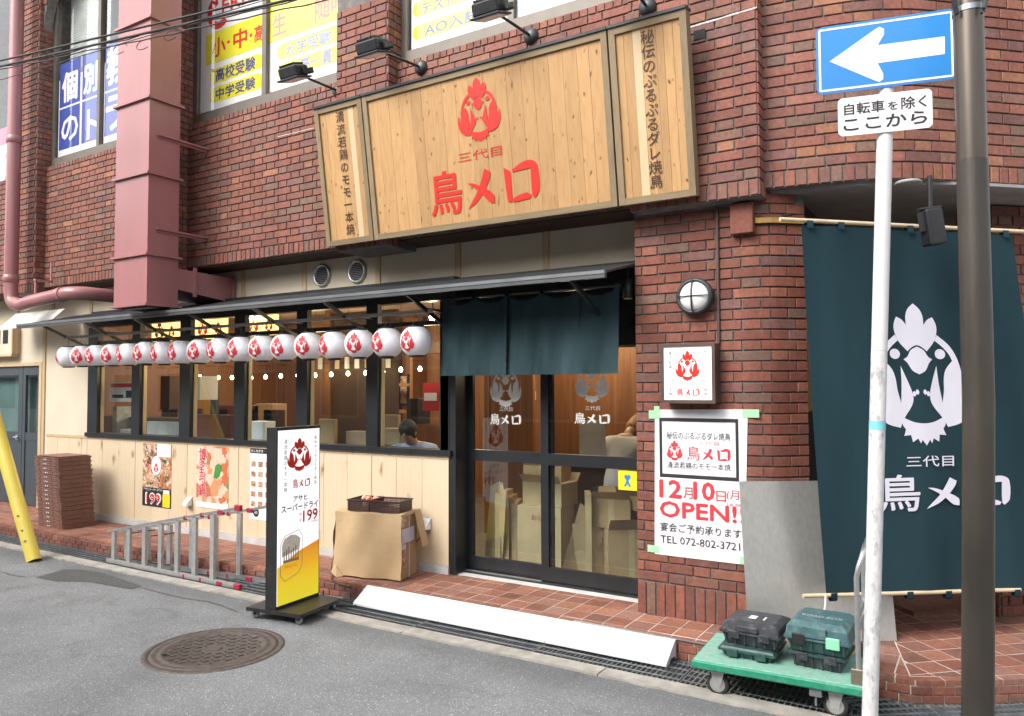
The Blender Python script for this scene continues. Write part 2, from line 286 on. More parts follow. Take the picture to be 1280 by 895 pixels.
# ------------------------------------------------------------------ object helpers
WLOC = {}
def link(o, parent=None, wloc=(0, 0, 0)):
    COL.objects.link(o); w = Vector(wloc)
    if parent is not None:
        o.parent = parent; o.location = w-WLOC[parent.name]
    else: o.location = w
    WLOC[o.name] = w
    return o
def tagit(o, label, cat, group=None, kind=None):
    if label: o['label'] = label
    if cat: o['category'] = cat
    if group: o['group'] = group
    if kind: o['kind'] = kind
    return o
def thing(name, label, cat, loc=(0, 0, 0), group=None):
    o = bpy.data.objects.new(name, None); o.empty_display_size = .1
    link(o, None, loc); return tagit(o, label, cat, group)
def struct(o): o['kind'] = 'structure'; return o
SPLIT = {'lettering', 'emblem', 'yellow_panel', 'blue_panel', 'white_print', 'dish_photo', 'border', 'shipping_label', 'print_patch'}
class MB:
    def __init__(s, M=None): s.v = []; s.f = []; s.M = M; s.sm = []; s.marks = []
    def mark(s): s.marks.append((len(s.v), len(s.f)))
    def add(s, vs, fs, smooth=False):
        n = len(s.v)
        for p in vs:
            p = Vector(p); s.v.append(s.M @ p if s.M else p)
        for f in fs: s.f.append([i+n for i in f]); s.sm.append(smooth)
        return s
    def box(s, x0, x1, y0, y1, z0, z1):
        return s.add([(x0, y0, z0), (x1, y0, z0), (x1, y1, z0), (x0, y1, z0), (x0, y0, z1), (x1, y0, z1), (x1, y1, z1), (x0, y1, z1)],
                     [(0, 3, 2, 1), (4, 5, 6, 7), (0, 1, 5, 4), (1, 2, 6, 5), (2, 3, 7, 6), (3, 0, 4, 7)])
    def bbox(s, x0, x1, y0, y1, z0, z1, b=.006):
        """box with all edges chamfered"""
        vs = []; idx = {}
        X, Y, Z = (x0, x1), (y0, y1), (z0, z1)
        for i in (0, 1):
            for j in (0, 1):
                for k in (0, 1):
                    si, sj, sk = (1-2*i)*b, (1-2*j)*b, (1-2*k)*b
                    idx[i, j, k, 'x'] = len(vs); vs.append((X[i], Y[j]+sj, Z[k]+sk))
                    idx[i, j, k, 'y'] = len(vs); vs.append((X[i]+si, Y[j], Z[k]+sk))
                    idx[i, j, k, 'z'] = len(vs); vs.append((X[i]+si, Y[j]+sj, Z[k]))
        F = []
        for i in (0, 1):
            q = [idx[i, 0, 0, 'x'], idx[i, 1, 0, 'x'], idx[i, 1, 1, 'x'], idx[i, 0, 1, 'x']]; F.append(q if i else q[::-1])
            q = [idx[0, i, 0, 'y'], idx[0, i, 1, 'y'], idx[1, i, 1, 'y'], idx[1, i, 0, 'y']]; F.append(q if i else q[::-1])
            q = [idx[0, 0, i, 'z'], idx[1, 0, i, 'z'], idx[1, 1, i, 'z'], idx[0, 1, i, 'z']]; F.append(q if i else q[::-1])
        for i in (0, 1):
            for j in (0, 1):
                F.append([idx[i, j, 0, 'x'], idx[i, j, 0, 'y'], idx[i, j, 1, 'y'], idx[i, j, 1, 'x']])
                F.append([idx[i, 0, j, 'x'], idx[i, 0, j, 'z'], idx[i, 1, j, 'z'], idx[i, 1, j, 'x']])
                F.append([idx[0, i, j, 'y'], idx[0, i, j, 'z'], idx[1, i, j, 'z'], idx[1, i, j, 'y']])
                for k in (0, 1): F.append([idx[i, j, k, 'x'], idx[i, j, k, 'y'], idx[i, j, k, 'z']])
        return s.add(vs, F)
    def beam(s, a, b, w, h, up=(0, 0, 1)):
        a, b = Vector(a), Vector(b); d = (b-a).normalized(); r = d.cross(Vector(up))
        if r.length < 1e-4: r = d.cross(Vector((1, 0, 0)))
        r.normalize(); u = r.cross(d); vs = []
        for p in (a, b):
            for sx, sy in ((-1, -1), (1, -1), (1, 1), (-1, 1)): vs.append(p+r*sx*w/2+u*sy*h/2)
        return s.add(vs, [(0, 3, 2, 1), (4, 5, 6, 7), (0, 1, 5, 4), (1, 2, 6, 5), (2, 3, 7, 6), (3, 0, 4, 7)])
    def tube(s, path, r, n=10, caps=True):
        path = [Vector(p) for p in path]; vs = []; fs = []; m = len(path)
        rr = r if isinstance(r, (list, tuple)) else [r]*m
        ref = None
        for i, p in enumerate(path):
            d = (path[min(i+1, m-1)]-path[max(i-1, 0)]).normalized()
            if ref is None:
                ref = d.cross(Vector((0, 0, 1)))
                if ref.length < .05: ref = d.cross(Vector((1, 0, 0)))
            ref = (ref-d*ref.dot(d)).normalized(); q = d.cross(ref)
            for k in range(n):
                a = 2*pi*k/n; vs.append(p+(ref*cos(a)+q*sin(a))*rr[i])
        for i in range(m-1):
            for k in range(n):
                fs.append((i*n+k, i*n+(k+1) % n, (i+1)*n+(k+1) % n, (i+1)*n+k))
        s.add(vs, fs, True)
        if caps: s.add(vs[:n], [tuple(range(n))[::-1]]); s.add(vs[-n:], [tuple(range(n))])
        return s
    def lathe(s, c, prof, n=20, axis='z', smooth=True, scale=(1, 1)):
        c = Vector(c); vs = []; fs = []
        for r, h in prof:
            for k in range(n):
                a = 2*pi*k/n
                if axis == 'z': vs.append(c+Vector((r*cos(a)*scale[0], r*sin(a)*scale[1], h)))
                elif axis == 'y': vs.append(c+Vector((r*cos(a), h, r*sin(a))))
                else: vs.append(c+Vector((h, r*cos(a), r*sin(a))))
        for i in range(len(prof)-1):
            for k in range(n): fs.append((i*n+k, i*n+(k+1) % n, (i+1)*n+(k+1) % n, (i+1)*n+k))
        return s.add(vs, fs, smooth)
    def prism(s, poly, z0, z1):
        n = len(poly)
        return s.add([(x, y, z0) for x, y in poly]+[(x, y, z1) for x, y in poly],
                     [tuple(range(n))[::-1], tuple(range(n, 2*n))]+[(i, (i+1) % n, n+(i+1) % n, n+i) for i in range(n)])
    def strip(s, a, b):
        """quads between two equal point rows"""
        n = len(a); return s.add(list(a)+list(b), [(i, i+1, n+i+1, n+i) for i in range(n-1)], True)
    def build(s, name, mat, parent=None, wloc=None, label=None):
        if len(s.marks) > 1 and name in SPLIT:          # each line of print, each panel, each emblem is a part of its own
            ends = s.marks[1:]+[(len(s.v), len(s.f))]
            for (v0, f0), (v1, f1) in zip(s.marks, ends):
                q = MB(); q.v = s.v[v0:v1]; q.f = [[i-v0 for i in f] for f in s.f[f0:f1]]; q.sm = s.sm[f0:f1]
                if q.v: q.build(name, mat, parent, wloc)
            return None
        me = bpy.data.meshes.new(name)
        w = Vector(wloc) if wloc is not None else (WLOC[parent.name] if parent is not None else Vector((0, 0, 0)))
        me.from_pydata([tuple(p-w) for p in s.v], [], s.f)
        me.polygons.foreach_set('use_smooth', s.sm); me.materials.append(mat); me.update()
        o = bpy.data.objects.new(name, me); link(o, parent, w)
        if label: o['label'] = label
        return o
def one(name, mb, mat, label, cat, group=None, loc=None):
    """a thing that is one mesh"""
    if loc is None:
        n = len(mb.v); loc = Vector((sum(p.x for p in mb.v)/n, sum(p.y for p in mb.v)/n, min(p.z for p in mb.v)))
    return tagit(mb.build(name, mat, None, loc), label, cat, group)
def dup(root, loc, label=None):
    r = root.copy(); COL.objects.link(r); r.location = loc; WLOC[r.name] = Vector(loc)
    if label: r['label'] = label
    for ch in list(root.children):
        c = ch.copy(); COL.objects.link(c); c.parent = r
        for g in list(ch.children):
            d = g.copy(); COL.objects.link(d); d.parent = c
    return r

# ------------------------------------------------------------------ flat frames, lettering, emblem
class Fr:
    """a flat face: origin, u (right), v (up), n (outward)"""
    def __init__(s, o, u, v):
        s.o, s.u, s.v = Vector(o), Vector(u).normalized(), Vector(v).normalized(); s.n = s.u.cross(s.v).normalized()
    def p(s, a, b, d=0): return s.o+s.u*a+s.v*b+s.n*d
    def uv(s, px, py):
        r = ray(px, py); t = (s.o-CAMLOC).dot(s.n)/r.dot(s.n); q = CAMLOC+r*t-s.o
        return q.dot(s.u), q.dot(s.v)
TS = bpy.data.scenes.new('lettering_workshop')
GC = {}
def glyphs(txt, bold=0.0):
    k = (txt, bold)
    if k in GC: return GC[k]
    cu = bpy.data.curves.new('t', 'FONT'); cu.body = txt; cu.size = 1; cu.offset = bold; cu.resolution_u = 2; cu.fill_mode = 'BOTH'
    o = bpy.data.objects.new('t', cu); TS.collection.objects.link(o)
    TS.view_layers[0].update(); dg = TS.view_layers[0].depsgraph
    me = bpy.data.meshes.new_from_object(o.evaluated_get(dg), depsgraph=dg)
    vs = [(v.co.x, v.co.y) for v in me.vertices]; fs = [tuple(p.vertices) for p in me.polygons]
    bpy.data.objects.remove(o); bpy.data.curves.remove(cu); bpy.data.meshes.remove(me)
    GC[k] = (vs, fs); return GC[k]
def text_fit(mb, fr, txt, a0, b0, a1, b1, d=.002, bold=.0, shear=0, mark=True):
    if mark: mb.mark()
    if bold:                                            # heavier strokes: the line struck several times, a hair apart
        n = len(txt); e = bold*(b1-b0)*.55
        for k, (dx, dy) in enumerate(((e, 0), (-e, 0), (0, e), (0, -e), (e*.7, e*.7), (-e*.7, -e*.7))): text_fit(mb, fr, txt, a0+dx+e*0, b0+dy, a1+dx, b1+dy, d+.00012*(k+1), 0, 0, False)
    vs, fs = glyphs(txt, 0)
    if not vs: return
    x0, x1 = min(v[0] for v in vs), max(v[0] for v in vs); y0, y1 = min(v[1] for v in vs), max(v[1] for v in vs)
    mb.add([fr.p(a0+(x-x0)/(x1-x0)*(a1-a0)+shear*(y-y0)/(y1-y0), b0+(y-y0)/max(1e-6, y1-y0)*(b1-b0), d) for x, y in vs], fs)
def text_em(mb, fr, ch, a, b, size, d=.002, bold=0.0, sx=1.0):
    """one square character with its em box's lower left at a, b"""
    vs, fs = glyphs(ch, 0); e = bold*size*.6
    for k, (dx, dy) in enumerate(((0, 0), (e, 0), (-e, 0), (0, e), (0, -e)) if bold else ((0, 0),)):
        mb.add([fr.p(a+x*size*sx+dx, b+(y+.12)*size+dy, d+.00012*k) for x, y in vs], fs)
def text_px(mb, fr, txt, x0, y0, x1, y1, **k):
    """fit into the rectangle whose lower-left and upper-right the photograph shows at these pixels"""
    a0, b0 = fr.uv(x0, y0); a1, b1 = fr.uv(x1, y1); text_fit(mb, fr, txt, a0, b0, a1, b1, **k)
def text_pl(mb, fr, txt, x0, x1, yb, yt, xh=None, **k):
    """fit between two pixel columns; the height is the one seen at column xh"""
    xh = x0 if xh is None else xh; b0, b1 = fr.uv(xh, yb)[1], fr.uv(xh, yt)[1]; ym = (yb+yt)/2; text_fit(mb, fr, txt, fr.uv(x0, ym)[0], b0, fr.uv(x1, ym)[0], b1, **k)
def pill_pl(mb, fr, x0, x1, yb, yt, xh, amax=None, d=.001):
    b0, b1 = fr.uv(xh, yb)[1], fr.uv(xh, yt)[1]; a1 = fr.uv(x1, yt)[0] if amax is None else amax; rrect2(mb, fr, fr.uv(x0, yb)[0], b0, a1, b1, 1, d)
def text_col(mb, fr, txt, a, btop, bbot, d=.002, bold=0.0, size=None):
    mb.mark(); n = len(txt); st = (btop-bbot)/n; sz = size or st*.92
    for i, c in enumerate(txt): text_em(mb, fr, c, a-sz/2, btop-(i+.5)*st-sz/2, sz, d, bold)
def poly2(mb, fr, pts, d=.002):
    mb.add([fr.p(a, b, d) for a, b in pts], [tuple(range(len(pts)))])
def rect2(mb, fr, a0, b0, a1, b1, d=.002): mb.mark(); poly2(mb, fr, [(a0, b0), (a1, b0), (a1, b1), (a0, b1)], d)
def rrect2(mb, fr, a0, b0, a1, b1, r, d=.002, n=6):
    mb.mark(); r = min(r, (b1-b0)/2-.001, (a1-a0)/2-.001); pts = []
    for cx, cy, s in ((a1-r, b0+r, -90), (a1-r, b1-r, 0), (a0+r, b1-r, 90), (a0+r, b0+r, 180)):
        for i in range(n+1):
            t = radians(s+90*i/n); pts.append((cx+r*cos(t), cy+r*sin(t)))
    poly2(mb, fr, pts, d)
_comb = [(0, 0), (.045, .04), (.066, .09), (.068, .152), (.10, .115), (.142, .096), (.165, .14), (.170, .19), (.144, .264), (.075, .338), (.04, .31), (0, .295)]
_beak = [(0, .305), (.05, .33), (.08, .375), (.113, .395), (.085, .42), (.05, .475), (0, .50)]
CLAWS = 0
_ring = [(.167, .222), (.247, .285), (.295, .357), (.325, .45), (.338, .56), (.340, .67), (.360, .60), (.378, .525), (.398, .62), (.39, .72), (.35, .80), (.28, .85), (.19, .873), (.172, .84), (.147, .80),
         (.08, .715), (.066, .65), (.100, .54), (.142, .44), (.148, .56), (.166, .70), (.186, .61), (.193, .53), (.215, .465), (.270, .405), (.25, .36), (.208, .31), (.146, .262)]
_fan = [(0, .845), (.08, .835), (.165, .80), (.172, .85), (.15, .885), (.168, .93), (.115, .925), (.105, .975), (.062, .95), (.045, .985), (.03, .96), (0, 1.0)]
def logo_polys():
    out = []
    for q in (_comb, _beak, _fan): out.append(q+[(-x, y) for x, y in q[::-1][1:-1] if x > 0])
    for s in (1, -1):
        r = [(s*x, y) for x, y in _ring]; out.append(r if s > 0 else r[::-1])
        e = [(s*.18+.042*cos(t*pi/5), .357+.036*sin(t*pi/5)) for t in range(10)]; out.append(e if s > 0 else e[::-1])
        for c, dx in ((.03, .0), (.055, .012)):
            out.append([(s*(c+.014*cos(t*pi/3)), .625+dx+.02*sin(t*pi/3)) for t in range(6)])
    return out
LOGO = logo_polys()
def soften(q, n=3):
    """round a polygon's gentle bends, keep its sharp corners"""
    m = len(q); P = [Vector(p) for p in q]; T = []
    for i in range(m):
        a, b = P[i]-P[i-1], P[(i+1) % m]-P[i]
        if a.length < 1e-6 or b.length < 1e-6: T.append(None); continue
        T.append((P[(i+1) % m]-P[i-1])*.5 if a.normalized().dot(b.normalized()) > .62 else None)
    out = []
    for i in range(m):
        p0, p1 = P[i], P[(i+1) % m]; d = p1-p0; t0 = T[i] if T[i] is not None else d; t1 = T[(i+1) % m] if T[(i+1) % m] is not None else d
        t0 = t0.normalized()*d.length; t1 = t1.normalized()*d.length
        for k in range(n):
            t = k/n; h = 2*t**3-3*t*t+1, t**3-2*t*t+t, -2*t**3+3*t*t, t**3-t*t
            out.append(tuple(p0*h[0]+t0*h[1]+p1*h[2]+t1*h[3]))
    return out
def tess(polys, cuts=0, soft=3):
    bm = bmesh.new()
    for q in polys:
        if soft: q = soften(q, soft)
        f = bm.faces.new([bm.verts.new((x, y, 0)) for x, y in q])
    bm.normal_update()
    bmesh.ops.triangulate(bm, faces=bm.faces[:])
    for i in range(cuts):
        for no, lo, hi in (((1, 0, 0), -.4, .4), ((0, 1, 0), 0, 1)):
            c = lo+(hi-lo)*(i+.5)/cuts
            g = bm.verts[:]+bm.edges[:]+bm.faces[:]
            bmesh.ops.bisect_plane(bm, geom=g, plane_co=Vector(no)*c, plane_no=no)
    bm.verts.index_update()
    r = ([(v.co.x, v.co.y) for v in bm.verts], [tuple(v.index for v in f.verts) for f in bm.faces]); bm.free(); return r
LOGO2D = tess(LOGO)
LOGOCURV = tess(LOGO, 7)
def logo(mb, fr, ca, btop, h, d=.002, sx=1.0, crop=None):
    mb.mark(); vs, fs = LOGO2D
    mb.add([fr.p(ca+x*h*sx, btop-y*h, d) for x, y in vs], fs)
_me = [[(.62, 1), (.8, .88), (.76, .72), (.57, .42), (.32, .16), (.0, -.02), (.1, .12), (.34, .42), (.5, .72)], [(.04, .68), (.22, .66), (.5, .53), (.84, .3), (.86, .06), (.7, .1), (.5, .33), (.3, .5)]]
_ro = [[(0, .93), (.2, .8), (.2, .02), (.09, 0), (.05, .12)], [(.24, .84), (.62, 1), (.86, .98), (.98, .84), (.98, .2), (.84, .02), (.78, .1), (.78, .8), (.26, .77)], [(.22, .1), (.6, .2), (.76, .12), (.72, .03), (.22, 0)]]
ME2, ME3, RO2 = tess(_me[:1]), tess(_me[1:]), tess([q if q[0] != q[-1] else q[:-1] for q in _ro])
def torimero(mb, fr, a0, b0, a1, b1, d=.002, bold=.03):
    """the three big brush characters side by side in a box"""
    mb.mark(); w = a1-a0; text_fit(mb, fr, '鳥', a0, b0, a0+w*.30, b1, d, bold, 0, False)
    for k, ((vs, fs), x0, x1) in enumerate(((ME2, .35, .64), (ME3, .35, .64), (RO2, .7, 1.0))):
        mb.add([fr.p(a0+w*(x0+x*(x1-x0)), b0+(b1-b0)*(.05+.85*y), d+.0003*k) for x, y in vs], fs)

# ------------------------------------------------------------------ brickwork
def brick_mesh(w, h, d, mat, cache={}):
    k = (round(w*200)/200, round(h*500)/500, d, mat.name)
    if k not in cache:
        w, h = k[0]/2, k[1]/2; c = .003; mb = MB()
        vs = [(-w, 0, -h), (w, 0, -h), (w, 0, h), (-w, 0, h), (-w, -d+c, -h), (w, -d+c, -h), (w, -d+c, h), (-w, -d+c, h),
              (-w+c, -d, -h+c), (w-c, -d, -h+c), (w-c, -d, h-c), (-w+c, -d, h-c)]
        fs = [(8, 9, 10, 11)]+[(i, (i+1) % 4, 4+(i+1) % 4, 4+i) for i in range(4)]+[(4+i, 4+(i+1) % 4, 8+(i+1) % 4, 8+i) for i in range(4)]
        me = bpy.data.meshes.new('brick'); me.from_pydata(vs, [], fs); me.materials.append(mat); me.update(); cache[k] = (me, vs, fs)
    return cache[k]
class Path:
    def __init__(s, pts):
        s.p = [Vector((x, y)) for x, y in pts]; s.l = [0]
        for a, b in zip(s.p, s.p[1:]): s.l.append(s.l[-1]+(b-a).length)
    def at(s, t):
        i = 0
        while i < len(s.l)-2 and t > s.l[i+1]: i += 1
        a, b = s.p[i], s.p[i+1]; d = (b-a).normalized(); return a+d*(t-s.l[i]), d
    def chord(s, t, w):
        a, _ = s.at(t-w/2); b, _ = s.at(t+w/2); d = (b-a).normalized(); return (a+b)/2, atan2(d.y, d.x)
def lay(path, z0, z1, units=(.227, .108), joint=.01, rise=.07, h=None, holes=(), phase=0.0, s0=None, s1=None, stagger=None, jit=.0015):
    """bond bricks along a path; returns (x, y, angle, z, w, h)"""
    h = h or rise-joint; out = []; s0 = 0 if s0 is None else s0; s1 = path.l[-1] if s1 is None else s1
    per = sum(units)+joint*len(units); stg = per/2 if stagger is None else stagger
    rows = int(round((z1-z0)/rise))
    for k in range(rows):
        zc = z0+(k+.5)*rise; t = s0-((phase+(k % 2)*stg) % per)-per
        i = 0
        while t < s1:
            w = units[i % len(units)]; a, b = max(t, s0), min(t+w, s1); i += 1; t0 = t; t += w+joint
            segs = [(a, b)] if b-a > .02 else []
            for (h0, h1, hz0, hz1) in holes:
                if hz0 < zc < hz1:
                    ns = []
                    for (p, q) in segs:
                        if q <= h0 or p >= h1: ns.append((p, q)); continue
                        if p < h0-.02: ns.append((p, h0))
                        if q > h1+.02: ns.append((h1, q))
                    segs = ns
            for (p, q) in segs:
                c, an = path.chord((p+q)/2, q-p); da, db = path.at(p)[1], path.at(q)[1]
                bend = abs(da.x*db.y-da.y*db.x) > .03
                out.append((c.x, c.y, an, zc+random.uniform(-jit, jit), q-p, h)+((path, p, q) if bend else ()))
    return out
def score(b):
    x, y, an, z, w, h = b[:6]
    px, py, d = pix((x, y, z))
    if d < .3 or not (-10 < px < 1290 and -8 < py < 900): return 0
    if 400 < px < 865 and py > (130-.245*(px-400)) and py < (300-.1*(px-400)): return 0      # behind the hanging signs
    n = Vector((sin(an), -cos(an), 0)); v = (CAMLOC-Vector((x, y, z))).normalized()
    return max(0, n.dot(v))*w*h/d/d*1e4
def bent_geo(b, d):
    x, y, an, z, w, h, path, s0, s1 = b; n = 5; V = []; F = []
    for i in range(n+1):
        p, t = path.at(s0+(s1-s0)*i/n); e = .5*(s1-s0)/n; t = (path.at(s0+(s1-s0)*i/n+e)[0]-path.at(s0+(s1-s0)*i/n-e)[0]).normalized(); nv = Vector((t.y, -t.x))
        for dd, hz in ((0, -1), (d-.003, -1), (d, -1), (d, 1), (d-.003, 1), (0, 1)): V.append((p.x+nv.x*dd, p.y+nv.y*dd, z+hz*(h/2-(.003 if dd == d else 0))))
    for i in range(n):
        for k in range(5): F.append((i*6+k, i*6+k+1, i*6+6+k+1, i*6+6+k))
    F.append(tuple(range(6))[::-1]); F.append(tuple(range(n*6, n*6+6))); return V, F
def place_bricks(bricks, parent, mat, d=.012, limit=300, name='brick', rest='brickwork', minscore=0):
    sc = sorted(((score(b), i) for i, b in enumerate(bricks)), reverse=True)
    keep = set(i for s, i in sc[:limit] if s > minscore)
    pw = WLOC[parent.name]
    for i in keep:
        if len(bricks[i]) > 6:
            V_, F_ = bent_geo(bricks[i], d); c = Vector((bricks[i][0], bricks[i][1], bricks[i][3])); me = bpy.data.meshes.new('brick'); me.from_pydata([tuple(Vector(v)-c) for v in V_], [], F_); me.materials.append(mat); me.update()
            o = bpy.data.objects.new(name, me); COL.objects.link(o); o.parent = parent; o.location = c-pw; continue
        x, y, an, z, w, h = bricks[i]
        me = brick_mesh(w, h, d, mat)[0]; o = bpy.data.objects.new(name, me); COL.objects.link(o)
        o.parent = parent; o.location = Vector((x, y, z))-pw; o.rotation_euler = (0, 0, an)
    V, F, Rn = [], [], []
    for i, b_ in enumerate(bricks):
        if i in keep: continue
        x, y, an, z, w, h = b_[:6]
        if len(b_) > 6:
            V_, F_ = bent_geo(b_, d); n = len(V); V += [(a-pw.x, c-pw.y, e-pw.z) for a, c, e in V_]; r = random.random(); F += [[q+n for q in f] for f in F_]; Rn += [r]*len(F_); continue
        _, vs, fs = brick_mesh(w, h, d, mat); n = len(V); ca, sa = cos(an), sin(an)
        for a, b, c in vs: V.append((x+a*ca-b*sa-pw.x, y+a*sa+b*ca-pw.y, z+c-pw.z))
        r = random.random()
        for f in fs: F.append([q+n for q in f]); Rn.append(r)
    if F:
        me = bpy.data.meshes.new(rest); me.from_pydata(V, [], F); me.materials.append(mat)
        a = me.attributes.new('rnd', 'FLOAT', 'FACE'); a.data.foreach_set('value', Rn); me.update()
        o = bpy.data.objects.new(rest, me); COL.objects.link(o); o.parent = parent; o['kind'] = 'stuff'
def wall_back(mb, path, z0, z1, t=.12, back=.0):
    """mortar slab behind the bricks, its face on the path"""
    fp = [path.at(l)[0] for l in path.l]; n = len(fp); A = []; B = []
    for i, p in enumerate(fp):
        d = (fp[min(i+1, n-1)]-fp[max(i-1, 0)]).normalized(); nv = Vector((-d.y, d.x))
        A.append(p+nv*back); B.append(p+nv*(back+t))
    for i in range(n-1):
        q = [A[i], A[i+1], B[i+1], B[i]]; mb.prism([(v.x, v.y) for v in q], z0, z1)

# ================================================================== GROUND
STR_Y = -.83            # inner edge of the concrete strip along the road
mb = MB(); mb.prism([(-150, -150), (150, -150), (150, 150), (-150, 150)], -.5, -.45)
struct(mb.build('ground', M_CONC))
mb = MB(); T38 = math.tan(radians(38))
mb.add([(-60, -60, 0), (60, -60, 0), (60, -.955+60.2*T38, 0), (-.2, -.955, 0), (-60, -.955, 0)], [(0, 1, 2, 3, 4)])
mb.add([(-.2, -.955, 0), (-60, -.955, 0), (-60, -.955, -.3), (-.2, -.955, -.3)], [(0, 1, 2, 3)])
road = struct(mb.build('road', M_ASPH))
mb = MB(); Pt = []
for px, py in ((45, 722), (80, 712), (100, 712), (128, 716), (160, 727), (178, 733), (165, 737), (140, 733), (115, 728), (95, 727), (70, 727)):
    p = at(px, py, z=0); Pt.append((p.x, p.y, .003))
mb.add(Pt, [tuple(range(len(Pt)))]); mb.build('asphalt_patch', M_PATCH, road)
mb = MB()
for chain in (((-10, 712), (12, 718), (32, 721), (60, 718), (95, 711)), ((180, 735), (230, 748), (262, 752), (300, 765))):
    q = [at(a, b, z=.003) for a, b in chain]; L1, L2 = [], []
    for i in range((len(q)-1)*6+1):
        k = min(i//6, len(q)-2); f = (i-6*k)/6; c = q[k]+(q[k+1]-q[k])*f+Vector((random.uniform(-.01, .01), random.uniform(-.01, .01), 0)); L1.append(c+Vector((0, .005, 0))); L2.append(c-Vector((0, random.uniform(.001, .006), 0)))
    mb.strip(L1, L2)
mb.build('crack', M_INK, road)
# concrete strip in lengths, worn along its road edge
kerb = thing('kerb_strip', 'rough pale concrete strip between the asphalt and the drain gratings', 'kerb', (-6, -.9, 0))
edge = [(-14+.02*i*5, 0) for i in range(10)]
x = -14.0
while x < -.3:
    x2 = min(x+1.5+random.uniform(-.05, .05), -.22); mb = MB(); pts = []
    n = 18
    out = [(x+(x2-x-.008)*i/n, -.955-random.uniform(0, .016)+.006) for i in range(n+1)]
    pts = out+[(x2-.008, STR_Y), (x, STR_Y)]; mb.prism(pts, -.2, .012+random.uniform(-.002, .002)); mb.build('kerb_block', M_CONC, kerb); x = x2
mb = MB(); mb.prism([(-.22, -.962), (-.2, -.962), (3.8, 2.17), (3.7, 2.27), (-.24, -.83)], -.2, .012); mb.build('kerb_block', M_CONC, kerb)
# trough
mb = MB(); mb.box(-60, 0, -.95, -.3, -.3, -.22); struct(mb.build('drain_channel', M_DARK))
mb = MB(); mb.prism([(-.5, -.9), (4, 2.6), (4, 3.6), (-.5, .0)], -.3, -.06); struct(mb.build('corner_concrete', M_CONC))
# pavement slab
EDGE = Path([(-14, -.62), (-7.5, -.56), (-3.5, -.45), (-.45, -.425), (-.36, -.425), (-.15, -.30), (.15, -.085), (3.0, 2.1)])
PZ = .1225
pts = [(v.x, v.y) for v in EDGE.p]
mb = MB(); mb.prism(pts+[(3.0, 5), (-14, 5)], -.25, PZ+.0008); pave = struct(mb.build('pavement', M_MORTARL))
pts_l = [(-60, -.62), (-14, -.62), (-14, 5), (-60, 5)]
mb = MB(); mb.prism(pts_l, -.25, PZ); struct(mb.build('pavement_beyond', M_TILE))
def clip(poly, hp):
    for (a, b, c) in hp:            # keep a*x+b*y <= c
        out = []
        for i in range(len(poly)):
            p, q = poly[i], poly[(i+1) % len(poly)]; dp, dq = a*p[0]+b*p[1]-c, a*q[0]+b*q[1]-c
            if dp <= 0: out.append(p)
            if (dp < 0 < dq) or (dq < 0 < dp):
                t = dp/(dp-dq); out.append((p[0]+(q[0]-p[0])*t, p[1]+(q[1]-p[1])*t))
        poly = out
        if not poly: return []
    return poly
def area(p): return abs(sum(p[i][0]*p[(i+1) % len(p)][1]-p[(i+1) % len(p)][0]*p[i][1] for i in range(len(p))))/2
S = .1613; G = .0045
seam = ((-.36, -.46), (-.56, .45)); sa, sb = seam[1][1]-seam[0][1], -(seam[1][0]-seam[0][0]); scq = sa*seam[0][0]+sb*seam[0][1]
tiles = []
def edge_y(x): 
    for a, b in zip(EDGE.p, EDGE.p[1:]):
        if a.x <= x <= b.x: return a.y+(b.y-a.y)*(x-a.x)/(b.x-a.x)
    return -.4
for i in range(-75, 14):
    for j in range(-3, 7):
        x0 = -2.073+i*S; y0 = -.365+j*S
        r = [(x0+G, y0+G), (x0+S-G, y0+G), (x0+S-G, y0+S-G), (x0+G, y0+S-G)]
        if y0+S > .25 and x0 < -1.2: 
            if y0 > .33: continue
        ey = edge_y(x0+S/2)
        hp = [(sa, sb, scq-.004)]
        if j < 0: hp.append((0, -1, -(ey+.062)))
        q = clip(r, hp)
        if x0 > -.2 or len(q) < 3 or area(q) < .0008: continue
        tiles.append(q)
# nosing along the edge
s = 0.0
while s < EDGE.l[-1]-.2:
    L = S if not (EDGE.at(s)[0].x < -.45 < EDGE.at(s+S)[0].x) else .1
    (p, d), (q, _) = EDGE.at(s+.004), EDGE.at(s+L-.004); n = Vector((-d.y, d.x)); w = .056
    tiles.append([(p.x-n.x*.006, p.y-n.y*.006), (q.x-n.x*.006, q.y-n.y*.006), (q.x+n.x*w, q.y+n.y*w), (p.x+n.x*w, p.y+n.y*w)]); s += L
# corner pavement, laid parallel to the chamfer
A43 = radians(43); ca, sa_ = cos(A43), sin(A43); ox, oy = -.36, -.425
for i in range(-8, 22):
    for j in range(-1, 14):
        a0, b0 = i*S, .075+j*S
        r = [(ox+a*ca-b*sa_, oy+a*sa_+b*ca) for a, b in ((a0+G, b0+G), (a0+S-G, b0+G), (a0+S-G, b0+S-G), (a0+G, b0+S-G))]
        hp = [(-sa, -sb, -scq-.004)]
        d = Vector((.30, .215)).normalized(); nn_ = Vector((d.y, -d.x)); cc = nn_.dot(Vector((-.15, -.30)))-.066
        hp.append((nn_.x, nn_.y, cc))
        d = Vector((.21, .125)).normalized(); n2 = Vector((d.y, -d.x)); hp.append((n2.x, n2.y, n2.dot(Vector((-.36, -.425)))-.066))
        q = clip(r, hp)
        if len(q) < 3 or area(q) < .0015: continue
        tiles.append(q)
def tscore(q):
    cx, cy = sum(p[0] for p in q)/len(q), sum(p[1] for p in q)/len(q); px, py, d = pix((cx, cy, .12))
    if d < .3 or not (-20 < px < 1300 and 0 < py < 895): return 0
    if cy > .36 and cx < -1.0: return 0
    if -2.1 < cx < -1.2 and cy > .02: return 0
    return area(q)/d**3
